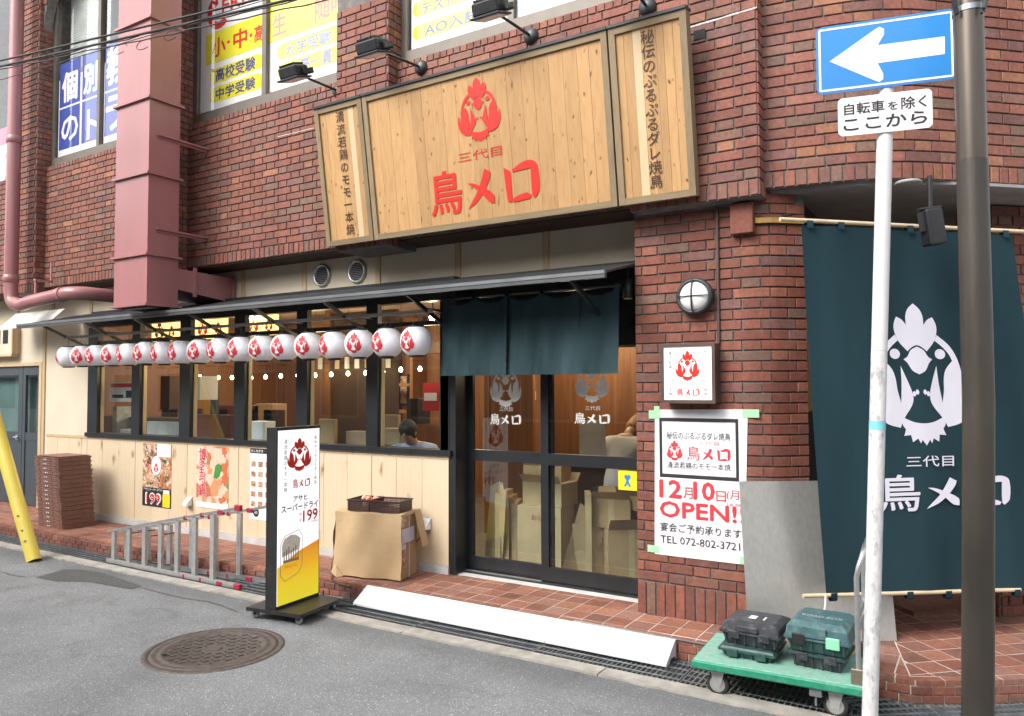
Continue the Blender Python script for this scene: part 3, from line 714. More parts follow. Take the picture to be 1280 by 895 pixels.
ts = sorted(((tscore(q), i) for i, q in enumerate(tiles)), reverse=True); keep = set(i for s, i in ts[:300] if s > 0)
V, F, Rn = [], [], []
for i, q in enumerate(tiles):
    zt = .125+random.uniform(-.0008, .0012)
    if i in keep:
        cx, cy = sum(p[0] for p in q)/len(q), sum(p[1] for p in q)/len(q)
        m = MB(); m.prism([(p[0], p[1]) for p in q], .1, zt); m.build('tile', M_TILE, pave)
    else:
        n = len(V); k = len(q)
        V += [(p[0], p[1], .1) for p in q]+[(p[0], p[1], zt) for p in q]
        F.append(list(range(n+k, n+2*k))); F += [[n+a, n+(a+1) % k, n+k+(a+1) % k, n+k+a] for a in range(k)]; Rn += [random.random()]*(k+1)
if F:
    me = bpy.data.meshes.new('tiling'); me.from_pydata(V, [], F); me.materials.append(M_TILE); a = me.attributes.new('rnd', 'FLOAT', 'FACE'); a.data.foreach_set('value', Rn)
    o = bpy.data.objects.new('tiling', me); COL.objects.link(o); o.parent = pave; o['kind'] = 'stuff'
# brick riser under the nosing
fb = [q for q in lay(EDGE, .0, .096, units=(.108,), rise=.048, h=.043)]
place_bricks(fb, pave, M_BRICK, d=.01, limit=290, name='riser_brick', rest='riser_bricks')
# tile paving's light metal edge strips in front of the door
mb = MB(); mb.box(-2.42, -1.45, -.452, -.43, .1265, .131); one('edge_strip', mb, M_ALU, 'thin silver edge strip along the tiled pavement before the brick pillar', 'edge strip')

# drain gratings
def grating(x0, x1, y0, y1, rot=0, org=None, lab=''):
    M = None
    if rot: M = Matrix.Translation(Vector((org[0], org[1], 0))) @ Matrix.Rotation(rot, 4, 'Z')
    c = Vector(((x0+x1)/2, (y0+y1)/2, 0)); c = M @ c if M else c
    t = thing('drain_grating', lab, 'grating', (c.x, c.y, 0), 'steel gratings over the kerbside drain')
    m = MB(M); z1 = .006; z0 = -.02
    m.box(x0, x1, y0, y0+.008, z0, z1); m.box(x0, x1, y1-.008, y1, z0, z1); m.box(x0, x0+.006, y0+.008, y1-.008, z0, z1); m.box(x1-.006, x1, y0+.008, y1-.008, z0, z1)
    m.build('frame', M_STEEL, t)
    m = MB(M); n = int((x1-x0)/.032)
    for i in range(1, n):
        x = x0+(x1-x0)*i/n; m.box(x-.0022, x+.0022, y0+.008, y1-.008, z0, z1-.002)
    o = m.build('bearing_bars', M_STEEL, t); o['kind'] = 'stuff'
    k = 4
    for i in range(k):
        y = y0+(y1-y0)*(i+.7)/(k+.4); m = MB(M); m.box(x0+.006, x1-.006, y-.004, y+.004, z1-.004, z1+.002); m.build('cross_rod', M_STEEL, t)
gx = -12.4; gl = ['at the far left beside the yellow tube', 'left of the ladder', 'under the narrow end of the ladder', 'under the middle of the ladder', 'under the wide end of the ladder', 'behind the lit stand sign', 'just right of the stand sign', 'at the left end of the white ramp', 'in front of the middle of the white ramp', 'in front of the right half of the white ramp', 'at the right end of the white ramp', 'under the green platform cart']
W_ = (12.4-.56)/12
for i in range(12):
    x0 = gx+i*W_; yb = edge_y(x0+W_/2)-.012
    grating(x0, x0+W_-.01, -.825, min(yb, edge_y(x0)-.012)-.004, lab='galvanised drain grating '+gl[i])
grating(-.02, .38, .02, .3, radians(36), (-.52, -.78), 'short grating turning the corner beside the white pole')
grating(.42, 1.2, .02, .3, radians(36), (-.52, -.78), 'grating in front of the corner steps beside the grey pole')

# manhole cover
t = thing('manhole_cover', 'round rusty brown cast iron manhole cover in the asphalt', 'manhole cover', (-4.37, -1.84, 0))
C = Vector((-4.37, -1.84, 0)); R0 = .40
mb = MB(); mb.lathe(C, [(R0+.045, -.02), (R0+.045, .003), (R0+.03, .006), (R0+.006, .006), (R0+.006, -.01)], 48); mb.build('ring', M_IRON if 'M_IRON' in globals() else mk('cast_iron', (.12, .1, .09), .6, .3, var=.25, scale=25, bump=.4, bscale=160), t)
M_IRON = MATS['cast_iron']
mb = MB(); mb.lathe(C, [(R0, -.01), (R0, .007), (R0-.03, .007), (R0-.034, .004), (R0-.06, .004), (R0-.064, .008), (R0-.085, .008), (R0-.09, .003), (.001, .003)], 48); mb.build('lid', M_IRON, t)
mb = MB(); g = .052; n = 7
for i in range(-n, n+1):
    for j in range(-n, n+1):
        x, y = i*g, j*g*.9
        if x*x+y*y > (R0-.11)**2 or x*x+y*y < .07**2: continue
        a = (pi/4 if (i+j) % 2 else -pi/4)+.4
        d = Vector((cos(a), sin(a), 0)); p = C+Vector((x, y, .0055)); mb.beam(p-d*.019, p+d*.019, .012, .006)
o = mb.build('tread_studs', M_IRON, t); o['kind'] = 'stuff'
mb = MB(); mb.lathe(C, [(.05, .003), (.05, .007), (.035, .008), (.001, .008)], 20); mb.build('crest', M_IRON, t)
mb = MB(); mb.box(C.x-.19, C.x-.15, C.y-.27, C.y-.24, .0072, .0095); mb.build('keyhole', M_DARK, t)

# ================================================================== UPPER STOREY
PY, RY = -.15, -.02
bld = thing('brick_building', 'two storey red brick building with pink ducting and large upper windows', 'building', (-5, 1, 0))
mw = MB(); bricks = []
ZB, ZBP, ZS = 3.03, 2.965, 4.60
HZ = 7.6
recess = [(-10.27, -8.45), (-7.33, -4.97), (-4.365, -2.1)]
piers = [(-10.95, -10.27), (-8.45, -7.33), (-4.97, -4.365), (-2.1, -1.21)]
rise = .07
def straight(x0, x1, y, ang=0): return Path([(x0, y), (x1, y)]) if ang == 0 else None
for i, (x0, x1) in enumerate(piers):
    p = straight(x0, x1, PY); z1 = HZ
    mw.box(x0, x1, PY, .25, ZBP, z1)
    # soldier course, then bond
    bricks += lay(p, ZBP, ZBP+.11, units=(.06,), rise=.11, h=.1)
    bricks += lay(p, ZBP+.11, min(z1, 7.2 if x0 < -8 else 5.2), phase=.05+i*.03)
    ret = Path([(x1, PY), (x1, .06)])
    bricks += lay(ret, ZBP, ZBP+.11, units=(.06,), rise=.11, h=.1)
    bricks += lay(ret, ZBP+.11, 7.2 if x0 < -8 else 5.2, units=(.108,), stagger=.05)
for i, (x0, x1) in enumerate([(-13.6, -10.95)]+recess):
    p = straight(x0, x1, RY); mw.box(x0+.001, x1-.001, RY, .24, ZB, ZS-.001)
    bricks += lay(p, ZB, ZB+.11, units=(.06,), rise=.11, h=.1)
    bricks += lay(p, ZB+.11, ZB+.11+rise*20, phase=.1*i)
    bricks += lay(p, ZB+.11+rise*20+.002, ZB+.11+rise*20+.06, units=(.06,), rise=.06, h=.055)
# left piece behind the downpipe, lower wall parts under the pier
# curved corner wall
cp = [(-1.21, RY)]; x, y = cp[0]; n = 26; L = 1.25
for i in range(n):
    s_ = (i+.5)/n*L; th = 8+4*min(1, s_/.5)+31*max(0, min(1, (s_-.45)/.6)); x += L/n*cos(radians(th)); y += L/n*sin(radians(th)); cp.append((x, y))
cp.append((x+3*cos(A43), y+3*sin(A43))); CURVE = Path(cp)
wall_back(mw, CURVE, ZB, HZ, t=.2)
bricks += lay(CURVE, ZB, ZB+.11, units=(.06,), rise=.11, h=.1)
bricks += lay(CURVE, ZB+.11, 5.0, phase=.2)
wallp = mw.build('upper_wall', M_MORTAR, bld)
place_bricks(bricks, wallp, M_BRICK, limit=300)
# pale sealant lines left on the bricks
for (x0, y0, x1, y1, yy, wd) in ((862, 34, 946, 9, PY, .011), (347, 171, 392, 160, RY, .006)):
    a, b = at(x0, y0, y=yy-.0145), at(x1, y1, y=yy-.0145); mb = MB(); n = 14
    lo = [a+(b-a)*i/n+Vector((0, 0, -wd*random.uniform(.3, .7))) for i in range(n+1)]; hi = [a+(b-a)*i/n+Vector((0, 0, wd*random.uniform(.2, .6))) for i in range(n+1)]; mb.strip(lo, hi)
    mb.strip([p+Vector((0, .003, 0)) for p in hi], [p+Vector((0, .003, 0)) for p in lo]); mb.build('sealant_line', mk('old_sealant', (.55, .53, .5), .8, var=.3, scale=60), bld)
mb = MB(); p_ = at(876, 43, y=PY-.016); mb.box(p_.x-.05, p_.x+.03, PY-.0165, PY-.01, p_.z-.03, p_.z+.035); mb.build('hole', M_DARK, bld)
# roof
mb = MB(); mb.prism([(-14, -.2), (-1.2, -.2), (2.5, 2.8), (2.5, 6), (-14, 6)], HZ, HZ+.15); mb.build('roof', M_CONC, bld)
# side returns and back so that the storey is closed
mb = MB(); mb.box(-14, -13.6, -.15, 6, ZB, HZ); mb.box(-13.6, 2.6, 5.9, 6.0, 0, HZ); mb.build('rear_wall', M_CONC, bld)
mb = MB(); mb.prism([(-13.6, .26), (-1.2, .26), (-.9, .3), (.3, 1.1), (2.5, 3), (2.5, 5.85), (-13.6, 5.85)], ZB+.02, ZB+.14); mb.build('floor_slab', M_BEIGE, bld)
# soffit plate between the brick front and the shop fascia
mb = MB(); mb.box(-13.5, -2.14, PY+.02, .34, 2.945, 2.963) if False else mb.box(-13.5, -2.14, RY+.012, .34, ZB-.012, ZB-.002); mb.build('soffit', M_INDARK, bld)
# dark corner soffit with light moulding
mb = MB(); mb.prism([(-1.2, .05), (-.65, .12), (-.1, .45), (1.9, 2.3), (1.9, 4), (-1.2, 4)], ZB-.02, ZB+.0); mb.build('corner_soffit', mk('soffit_board', (.3, .3, .3), .7), bld)

def window(x0, x1, z0, z1, mull, y=.05, frw=.075, low=.1):
    f = MB(); yy0, yy1 = y-.03, y+.04
    f.box(x0, x0+frw, yy0, yy1, z0, z1); f.box(x1-frw, x1, yy0, yy1, z0, z1); f.box(x0+frw, x1-frw, yy0-.012, yy1, z0, z0+low); f.box(x0+frw, x1-frw, yy0, yy1, z1-frw, z1)
    for m in mull: f.box(m-.03, m+.03, yy0-.008, yy1, z0+low, z1-frw)
    w = f.build('window', mk('bronze_window_frame', (.15, .13, .11), .5, .3, var=.1), bld)
    xs = [x0+frw]+list(mull)+[x1-frw]
    for a, b in zip(xs, xs[1:]):
        a2 = a+(.03 if a in mull else 0); b2 = b-(.03 if b in mull else 0)
        g = MB(); g.box(a2, b2, y, y+.006, z0+low, z1-frw); g.build('pane', M_GLASSU, w)
    return w
w1 = window(-10.265, -8.455, ZS+.01, 7.4, [-9.17]); XM2 = at(333.5, 60, y=.05).x; XM3 = at(641, 20, y=.05).x; w2 = window(-7.325, -4.975, ZS+.01, 7.4, [XM2]); w3 = window(-4.36, -2.105, ZS+.01, 7.4, [XM3]); w0 = window(-13.5, -10.955, ZS-.3, 7.4, [-12.2])
# grey rooms behind the upper panes
mb = MB(); mb.box(-13.5, -2, 1.2, 1.25, 4.4, 7.5); mb.build('inner_wall', mk('dim_room', (.3, .33, .32), .9, var=.2, scale=.7), bld)
# arch brickwork over the first window
ac = Vector((-9.36, 6.35)); pts = []
mb = MB()
for i in range(9):
    a = pi-i*pi/16; pts.append((ac.x+.9*cos(a), ac.y+.9*sin(a)))
poly = [(-10.265, 6.35)]+pts[1:]+[(ac.x, 7.4), (-10.265, 7.4)]
V = [(x, -.1, z) for x, z in poly]+[(x, .01, z) for x, z in poly]; n = len(poly)
mb.add(V, [tuple(range(n))[::-1], tuple(range(n, 2*n))]+[(i, (i+1) % n, n+(i+1) % n, n+i) for i in range(n)])
ar = mb.build('arch', M_MORTAR, bld)
mb = MB()
for i in range(24):
    a = pi-(i+.5)*pi/2/24; c = Vector((ac.x+.955*cos(a), -.105, ac.y+.955*sin(a))); d = Vector((cos(a), 0, sin(a)))
    if c.x < -10.24: continue
    mb.beam(c-d*.05, c+d*.05, .05, .02, up=(0, 1, 0))
o = mb.build('arch_bricks', M_BRICK, ar); o['kind'] = 'stuff'
# slatted blinds in the first window
mb = MB()
for k in range(75): mb.box(-10.15, -9.22, .18, .2, 5.05+k*.03, 5.05+k*.03+.022)
o = one('window_blind', mb, mk('blind_slats', (.5, .55, .52), .6), 'pale green slatted blind drawn in the arched upper window', 'blind')

# printed films in the upper windows
def film(name, x0, x1, z0, z1, y, base, label, group=None):
    t = thing(name, label, 'window poster', (x0, y, z0), group); fr = Fr((x0, y-.004, z0), (1, 0, 0), (0, 0, 1)); fr.n = Vector((0, -1, 0))
    m = MB(); m.box(x0, x1, y-.003, y, z0, z1); m.build('sheet', base, t); return t, fr
YG = .0635
def uvr(fr, l, b, r, t_): a = fr.uv(l, b); c = fr.uv(r, t_); return a[0], a[1], c[0], c[1]
def prect(m, fr, x0, y0, x1, y1, round_=0):
    a, b = fr.uv(x0, y0); c, d = fr.uv(x1, y1)
    (rrect2(m, fr, a, b, c, d, min(round_, (d-b)/2-.001), .001) if round_ else rect2(m, fr, a, b, c, d, .001))
t, fr = film('window_poster', -7.245, XM2-.032, 4.745, 6.4, YG, M_WHITE, 'white and yellow cram school poster in the wide left pane of the middle window')
vy0, vy1 = fr.uv(259, 82)[1], fr.uv(260, 43.5)[1]; xr = XM2-.032+7.245
m = MB(); rect2(m, fr, .09, vy0, xr, vy1, .001); pill_pl(m, fr, 262, 329, 105.5, 87, 266); pill_pl(m, fr, 262, 329, 129, 110, 266); m.build('yellow_panel', M_YEL, t)
m = MB(); text_px(m, fr, '小', 265, 73, 282, 44, bold=.05); text_px(m, fr, '・', 284, 55, 287.5, 50, bold=.1); text_px(m, fr, '中', 292, 63, 309, 33, bold=.05); text_px(m, fr, '・', 312, 47, 315.5, 41, bold=.1); text_px(m, fr, '高', 318, 54, 329.5, 29, bold=.04)
a_, b_ = fr.uv(274, 20); text_fit(m, fr, 'FREE', a_+.05, b_+.02, xr-.1, b_+.16, bold=.05); mc = MB()
for k in range(12):
    a0 = pi*.55+k*.1*pi; a1 = a0+.1*pi; poly2(m, fr, [(a_+.2*cos(a0), b_+.06+.2*sin(a0)), (a_+.2*cos(a1), b_+.06+.2*sin(a1)), (a_+.1*cos(a1), b_+.04+.1*sin(a1)), (a_+.1*cos(a0), b_+.04+.1*sin(a0))], .002)
m.build('lettering', M_REDP, t)
m = MB(); text_pl(m, fr, '高校受験', 270, 319, 101, 85.5, 274, bold=.05); text_pl(m, fr, '中学受験', 270, 319, 124, 110, 274, bold=.05); m.build('lettering', M_NAVY, t)
t, fr = film('window_poster', XM2+.032, -5.05, 4.745, 6.4, YG, M_WHITE, 'yellow and white cram school poster in the right pane behind the leftmost floodlight')
wr = -5.05-XM2-.032
m = MB(); rect2(m, fr, 0, vy0, wr, 1.64, .001)
pill_pl(m, fr, 347, 420, 74.5, 55, 352, wr-.005, .0016); pill_pl(m, fr, 347, 420, 99, 80, 350, wr-.005, .0016)
m.build('yellow_panel', M_YEL, t)
m = MB(); text_px(m, fr, '生', 341, 46, 358, 14, bold=.05); a, b = fr.uv(394, 27); text_fit(m, fr, '随時', a, b, wr-.01, b+.3, bold=.04); m.build('lettering', mk('sky_washed_red_print', (.72, .16, .12), .5), t)  # red paled to mimic the sky reflected over this pane
m = MB(); text_pl(m, fr, '大学受験', 356, 414, 70, 54, 362, bold=.05, d=.0025); text_pl(m, fr, '高一貫', 376, 415, 79.6, 62, 409, bold=.05, d=.0025); m.build('lettering', mk('sky_washed_navy_print', (.2, .23, .4), .5), t)  # navy lightened too, the reflected sky is mixed into the ink colour
t, fr = film('window_poster', -4.27, XM3-.032, 4.735, 6.2, YG, M_WHITE, 'white poster with AO exam lettering above the wide wooden sign')
m = MB(); pill_pl(m, fr, 516, 606, 51, 32, 520); pill_pl(m, fr, 516, 606, 22, 3, 520); pill_pl(m, fr, 516, 606, -7, -26, 520); m.build('yellow_panel', M_YEL, t)
m = MB(); text_pl(m, fr, 'AO入試', 531, 600, 44, 28, 538, bold=.05); text_pl(m, fr, 'テスト対策', 527, 602, 17, 3, 532, bold=.05); m.build('lettering', M_NAVY, t)
t, fr = film('window_poster', XM3+.032, -2.2, 4.735, 6.2, YG, mk('pale_film', (.62, .72, .66), .5), 'plain pale green film in the pane right of the floodlight')
XM1 = -9.17
t, fr = film('window_poster', -10.17, XM1-.045, 4.74, 5.75, YG, M_WHITE, 'blue and white lettered poster in the left pane of the arched window')
vt, vm, vb = fr.uv(74, 82)[1], fr.uv(74, 137)[1], fr.uv(73, 189)[1]; u0, u1, u2, u3 = fr.uv(74.5, 140)[0], fr.uv(100, 130)[0], fr.uv(102.6, 130)[0], fr.uv(124.5, 120)[0]
m = MB(); rect2(m, fr, u0, vb, u1, vm-.012, .001); rect2(m, fr, u0, vm+.012, u1, vt, .001); rect2(m, fr, u2, vb, u3, vm-.012, .001); rect2(m, fr, u2, vm+.012, u3, vt, .001); m.build('blue_panel', M_BLUEP, t)
m = MB(); text_px(m, fr, '個', 78, 129, 97, 86, bold=.06); text_px(m, fr, 'の', 77, 178, 97.5, 142, bold=.06); text_px(m, fr, '別', 105, 118, 122, 76, bold=.06); text_px(m, fr, 'ト', 109, 174, 122, 134, bold=.06); m.build('lettering', M_WHITE, t)
t, fr = film('window_poster', XM1+.045, -8.6, 4.74, 5.75, YG, M_WHITE, 'blue and white lettered poster beside the pink duct')
vt, vm, vb = vt, vm, vb
m = MB(); rect2(m, fr, .02, vb, .5, vm-.012, .001); rect2(m, fr, .02, vm+.012, .5, vt, .001); m.build('blue_panel', M_BLUEP, t)
m = MB(); text_fit(m, fr, '教', .06, vm+.08, .46, vt-.05, .002, bold=.06); text_fit(m, fr, 'ラ', .06, vb+.06, .46, vm-.08, .002, bold=.06); m.build('lettering', M_WHITE, t)
t, fr = film('window_poster', -12.1, -11.03, 4.4, 5.4, YG, mk('pink_film', (.62, .12, .22), .5), 'pink and white poster behind the pink downpipe at the left edge')
m = MB(); rect2(m, fr, .1, .15, .98, .75, .001); m.build('white_panel', M_WHITE, t)
m = MB(); text_fit(m, fr, 'コ', .55, .22, .9, .62, .002, bold=.05); m.build('lettering', MATS['pink_film'], t)

# ================================================================== PILLAR
pil = thing('brick_pillar', 'red brick pillar with rounded corner to the right of the glass door', 'pillar', (-1.6, .1, .125))
PP = Path([(-2.13, 0), (-1.36, 0)]+[(-1.36+.34*sin(radians(a)), .34*(1-cos(radians(a)))) for a in range(4, 45, 4)]+[(-1.0, .208)])
mb = MB(); pp = [(v.x, v.y) for v in PP.p]; mb.prism(pp+[(-1.06, .42), (-2.13, .42)], .115, ZBP+.06); core = mb.build('core', M_MORTAR, pil)
pb = lay(PP, .355, .355+38*rise-.002, phase=.0, s0=.001)
pb = [b for b in pb if b[3] < 2.98]
pb += lay(PP, .12, .35, units=(.062,), joint=.009, rise=.23, h=.222)
place_bricks(pb, pil, M_BRICK2, d=.012, limit=300)
mb = MB(); mb.box(-2.13, -2.118, .0, .4, .12, 2.9)
sb = lay(Path([(-2.131, .36), (-2.131, .0)]), .355, .355+rise*36, units=(.108,), stagger=.06)
# beam end and yellow trim under the overhang
mb = MB(); mb.bbox(-1.42, -1.27, -.07, .0-.013, 2.745, 2.95, .004); mb.build('beam_end', M_BRICK2, pil)
tp = MB(); 
for a, b in (((-1.268, -.018), (-1.17, .02)), ((-1.17, .02), (-.97, .2))): tp.beam((*a, 2.83), (*b, 2.83), .012, .035)
tp.build('trim', mk('ochre_trim', (.45, .27, .07), .5), pil)
# conduit on the pillar
mb = MB(); mb.tube([(-1.52, -.022, 2.95), (-1.52, -.022, 2.02)], .011, 8); one('conduit_pipe', mb, M_BROWNM, 'thin brown conduit running down the pillar to the small sign box', 'conduit')
# round bulkhead lamp
t = thing('bulkhead_lamp', 'round black rimmed bulkhead lamp with opal glass on the brick pillar', 'wall lamp', (-1.67, -.012, 2.35))
c = Vector((-1.67, -.012, 2.345)); m = MB(); m.lathe(c, [(.105, 0), (.125, -.02), (.13, -.06), (.118, -.078), (.104, -.08), (.1, -.07)], 28, 'y'); m.build('rim', M_DARKGREY, t)
m = MB(); m.lathe(c, [(.102, -.065), (.09, -.085), (.06, -.1), (.03, -.108), (.001, -.11)], 28, 'y'); m.build('glass', M_LAMPG, t)
m = MB()
for k in (0, 1):
    arc = []
    for i in range(13):
        a = -1+2*i/12; r = .112*a; dd = -.074-.04*sqrt(max(0, 1-a*a)); arc.append(c+(Vector((r, dd, 0)) if k else Vector((-.005, dd-.002, r))))
    m.tube(arc, .004 if k else .006, 6)
m.build('guard', M_DARKGREY, t)
# small sign box
def signbox_text(fr, w, h, parent, red=M_REDP):
    m = MB(); logo(m, fr, w*.5, h*.93, h*.58); torimero(m, fr, w*.26, h*.07, w*.75, h*.22, bold=.02); m.build('emblem', red, parent)
    m = MB(); text_fit(m, fr, '三代目', w*.41, h*.25, w*.6, h*.29); m.build('lettering', mk('pale_red_print', (.6, .3, .28), .6), parent)
    m = MB(); text_col(m, fr, '清流若鶏のモモ一本焼', w*.13, h*.93, h*.07); text_col(m, fr, '秘伝のぷるぷるダレ焼鳥', w*.87, h*.95, h*.07); m.build('lettering', M_INK, parent)
t = thing('sign_box', 'small square brown framed sign box with a red rooster on the pillar', 'sign', (-1.7, -.08, 1.6))
x0, x1, z0, z1 = -1.885, -1.515, 1.617, 2.015
m = MB(); m.box(x0, x1, -.14, -.014, z0, z1); m.build('case', M_BROWNM, t)
m = MB()
for q in ((x0-.004, x1+.004, z1-.02, z1+.004), (x0-.004, x1+.004, z0-.004, z0+.02)): m.box(q[0], q[1], -.15, -.1405, q[2], q[3])
for q in ((x0-.004, x0+.018), (x1-.018, x1+.004)): m.box(q[0], q[1], -.15, -.1405, z0+.02, z1-.02)
m.build('rim', M_BROWNM, t)
m = MB(); m.box(x0+.018, x1-.018, -.143, -.1405, z0+.02, z1-.02); m.build('face', emis('lit_sign_face', (.85, .85, .88), .25), t)
fr = Fr((x0+.02, -.143, z0+.02), (1, 0, 0), (0, 0, 1)); signbox_text(fr, x1-x0-.04, z1-z0-.04, t)
# opening poster
t = thing('opening_poster', 'large white OPEN poster taped to the brick pillar', 'poster', (-1.65, -.02, .57))
tl, tr, bl, br = (-1.985, 1.565), (-1.335, 1.575), (-1.998, .55), (-1.37, .548)
m = MB(); m.add([(bl[0], -.017, bl[1]), (br[0], -.0175, br[1]), (tr[0], -.017, tr[1]), (tl[0], -.0165, tl[1]), (bl[0], -.015, bl[1]), (br[0], -.015, br[1]), (tr[0], -.015, tr[1]), (tl[0], -.015, tl[1])],
      [(0, 1, 2, 3), (4, 7, 6, 5), (0, 4, 5, 1), (1, 5, 6, 2), (2, 6, 7, 3), (3, 7, 4, 0)]); m.build('sheet', M_PAPER, t)
fr = Fr((bl[0], -.0178, bl[1]), (1, 0, 0), (0, 0, 1)); w, h = .64, 1.015
m = MB()
for q in ((.045, .92*h, .6, .945*h), (.045, .535*h, .6, .56*h), (.045, .56*h, .065, .92*h), (.58, .56*h, .6, .92*h)): rect2(m, fr, *q, d=.001)
text_fit(m, fr, '秘伝のぷるぷるダレ焼鳥', .1, .8*h, .545, .85*h); text_fit(m, fr, '清流若鶏のモモ一本焼', .1, .6*h, .545, .645*h)
text_fit(m, fr, '宴会ご予約承ります', .045, .165*h, .61, .225*h, bold=.01); text_fit(m, fr, 'TEL 072-802-3721', .045, .085*h, .6, .135*h, bold=.01); m.build('lettering', M_INK, t)
M_ROSE = mk('rose_print', (.58, .04, .055), .5, var=.02)
m = MB(); logo(m, fr, .155, .79*h, .14*h); torimero(m, fr, .245, .66*h, .545, .755*h, bold=.0); text_fit(m, fr, '12', .045, .40*h, .2, .515*h, bold=.08); text_fit(m, fr, '10', .29, .40*h, .43, .515*h, bold=.08)
text_fit(m, fr, '月', .215, .40*h, .28, .475*h, bold=.01); text_fit(m, fr, '日', .445, .395*h, .51, .465*h, bold=.01); text_fit(m, fr, '(月)', .515, .405*h, .63, .475*h); text_fit(m, fr, '16:00', .52, .37*h, .62, .39*h)
text_fit(m, fr, 'OPEN!!', .045, .265*h, .63, .37*h, bold=.07); m.build('lettering', M_ROSE, t)
m = MB(); text_fit(m, fr, '三代目', .32, .765*h, .47, .79*h); m.build('lettering', MATS['pale_red_print'], t)
for (xa, xb, za, zb) in ((-2.03, -1.95, 1.5, 1.56), (-1.37, -1.26, 1.52, 1.575), (-2.05, -1.965, .56, .61), (-1.4, -1.33, .55, .6), (-1.99, -1.95, 1.56, 1.59)):
    m = MB(); m.box(xa, xb, -.02, -.0185, za, zb); m.build('tape', M_GREENTAPE, t)

# ================================================================== SHOPFRONT
shop = thing('wooden_shopfront', 'pale wood shopfront with black framed windows under the awning', 'shopfront', (-6.7, .25, .12))
WY = .17        # face of the wainscot
bays = [(-9.56, -9.35), (-8.62, -8.46), (-7.70, -7.51), (-6.765, -6.595), (-5.82, -5.67), (-4.89, -4.75), (-4.02, -3.93)]
# boards of the wainscot
mb = MB(); mb.box(-9.6, -3.93, WY+.022, .3, .19, 1.13); back = mb.build('backing', M_INDARK, shop)
xs = -9.56
edges = [-9.56, -8.533, -7.55, -6.685, -5.745, -4.82, -3.935]
for a, b in zip(edges, edges[1:]):
    k = 3
    for i in range(k):
        p, q = a+(b-a)*i/k, a+(b-a)*(i+1)/k
        gL = .0035 if i == 0 else .0012
        m = MB(); m.bbox(p+gL, q-(.0035 if i == k-1 else .0012), WY+random.uniform(0, .0008), WY+.022, .195, 1.105, .0015); m.build('board', M_PINE, shop)
m = MB(); m.box(-9.56, -3.935, WY-.004, WY+.02, 1.107, 1.135); m.build('rail', M_PINE, shop)
m = MB(); m.box(-9.6, -3.93, WY-.02, .29, .118, .193); m.build('footing', M_GREYC, shop)
m = MB(); m.box(-10.72, -9.602, .26, .33, .118, .193); m.build('footing', M_GREYC, shop)
# black window frame
m = MB(); m.box(-9.57, -3.9, WY-.03, .3, 1.136, 1.186); m.build('sill', M_BLACKF, shop)
m = MB(); m.box(-9.57, -3.9, .2, .3, 2.50, 2.7); m.build('head', M_BLACKF, shop)
for a, b in bays: m = MB(); m.box(a, b, WY-.005, .222, 1.186, 2.5); m.build('post', M_BLACKF, shop)
tb = 2.30
for (a, b), (c, d) in zip(bays, bays[1:]):
    m = MB(); m.box(b, c, .175, .215, tb-.02, tb+.02); m.build('transom', M_BLACKF, shop)
    m = MB(); m.box(b, c, .2, .206, 1.186, tb-.02); m.build('pane', M_GLASS, shop)
    m = MB(); m.box(b, c, .2, .206, tb+.02, 2.5); m.build('pane', M_GLASS, shop)
for (a, b), (c, d) in zip(bays, bays[1:]): m = MB(); m.box(b+.001, b+.016, .21, .25, 1.19, 2.28); m.build('reveal', M_BEIGET, shop)
# fascia boards above the awning
fx = [-13.5, -12.6, -11.66, -10.73, -9.8, -8.87, -7.4, -6.83, -5.89, -4.89, -3.95, -3.055, -2.135]
for a, b in zip(fx, fx[1:]):
    z0 = 2.55 if a < -10 else 2.6
    m = MB(); m.box(a+.03, b-.03, .33, .35, z0, ZB-.014); m.build('fascia_panel', M_BEIGE, shop)
    m = MB(); m.box(b-.03, b+.03, .318, .35, z0, ZB-.014); m.build('batten', M_BEIGET, shop) if b < -2.2 else None
# left wall: beige boards, wood skirting and a pair of dark doors
LY = .28
def bx(name, mat, x0, x1, y0, y1, z0, z1, par=shop, lab=None):
    m = MB(); m.box(x0, x1, y0, y1, z0, z1); return m.build(name, mat, par, label=lab)
bx('wall_panel', M_BEIGE, -10.72, -9.60, LY, LY+.06, 1.13, 2.60); bx('batten', M_BEIGET, -9.60, -9.565, LY-.012, LY+.06, 1.13, 2.6)
bx('batten', M_BEIGET, -10.86, -10.79, LY-.015, LY+.06, .125, 2.6); bx('wall_panel', M_BEIGE, -10.79, -10.72, LY, LY+.06, .125, 2.6)
bx('skirting_cap', M_BEIGET, -10.72, -9.6, LY-.014, LY+.05, 1.095, 1.13)
for i in range(4): bx('board', M_PINE, -10.72+i*.28+.002, -10.72+(i+1)*.28-.002, LY-.008, LY+.05, .193, 1.095)
bx('wall_panel', M_BEIGE, -13.6, -10.86, LY, LY+.06, 2.10, 2.62); bx('wall_panel', M_BEIGE, -13.6, -12.62, LY, LY+.06, .12, 2.10)
bx('door_frame', M_BEIGET, -10.93, -10.862, LY-.02, LY+.05, .125, 2.10); bx('door_frame', M_BEIGET, -12.62, -10.93, LY-.02, LY+.05, 2.05, 2.10)
def rect_frame(m, x0, x1, y0, y1, z0, z1, w, wb=None, wt=None):
    wb = wb or w; wt = wt or w
    m.box(x0, x0+w, y0, y1, z0, z1); m.box(x1-w, x1, y0, y1, z0, z1); m.box(x0+w, x1-w, y0, y1, z0, z0+wb); m.box(x0+w, x1-w, y0, y1, z1-wt, z1)
M_DOORG = mk('blue_grey_door_paint', (.055, .07, .082), .4, var=.08)
t = thing('double_door', 'dark blue grey double door with tall glass lights at the far left', 'door', (-11.7, .3, .13))
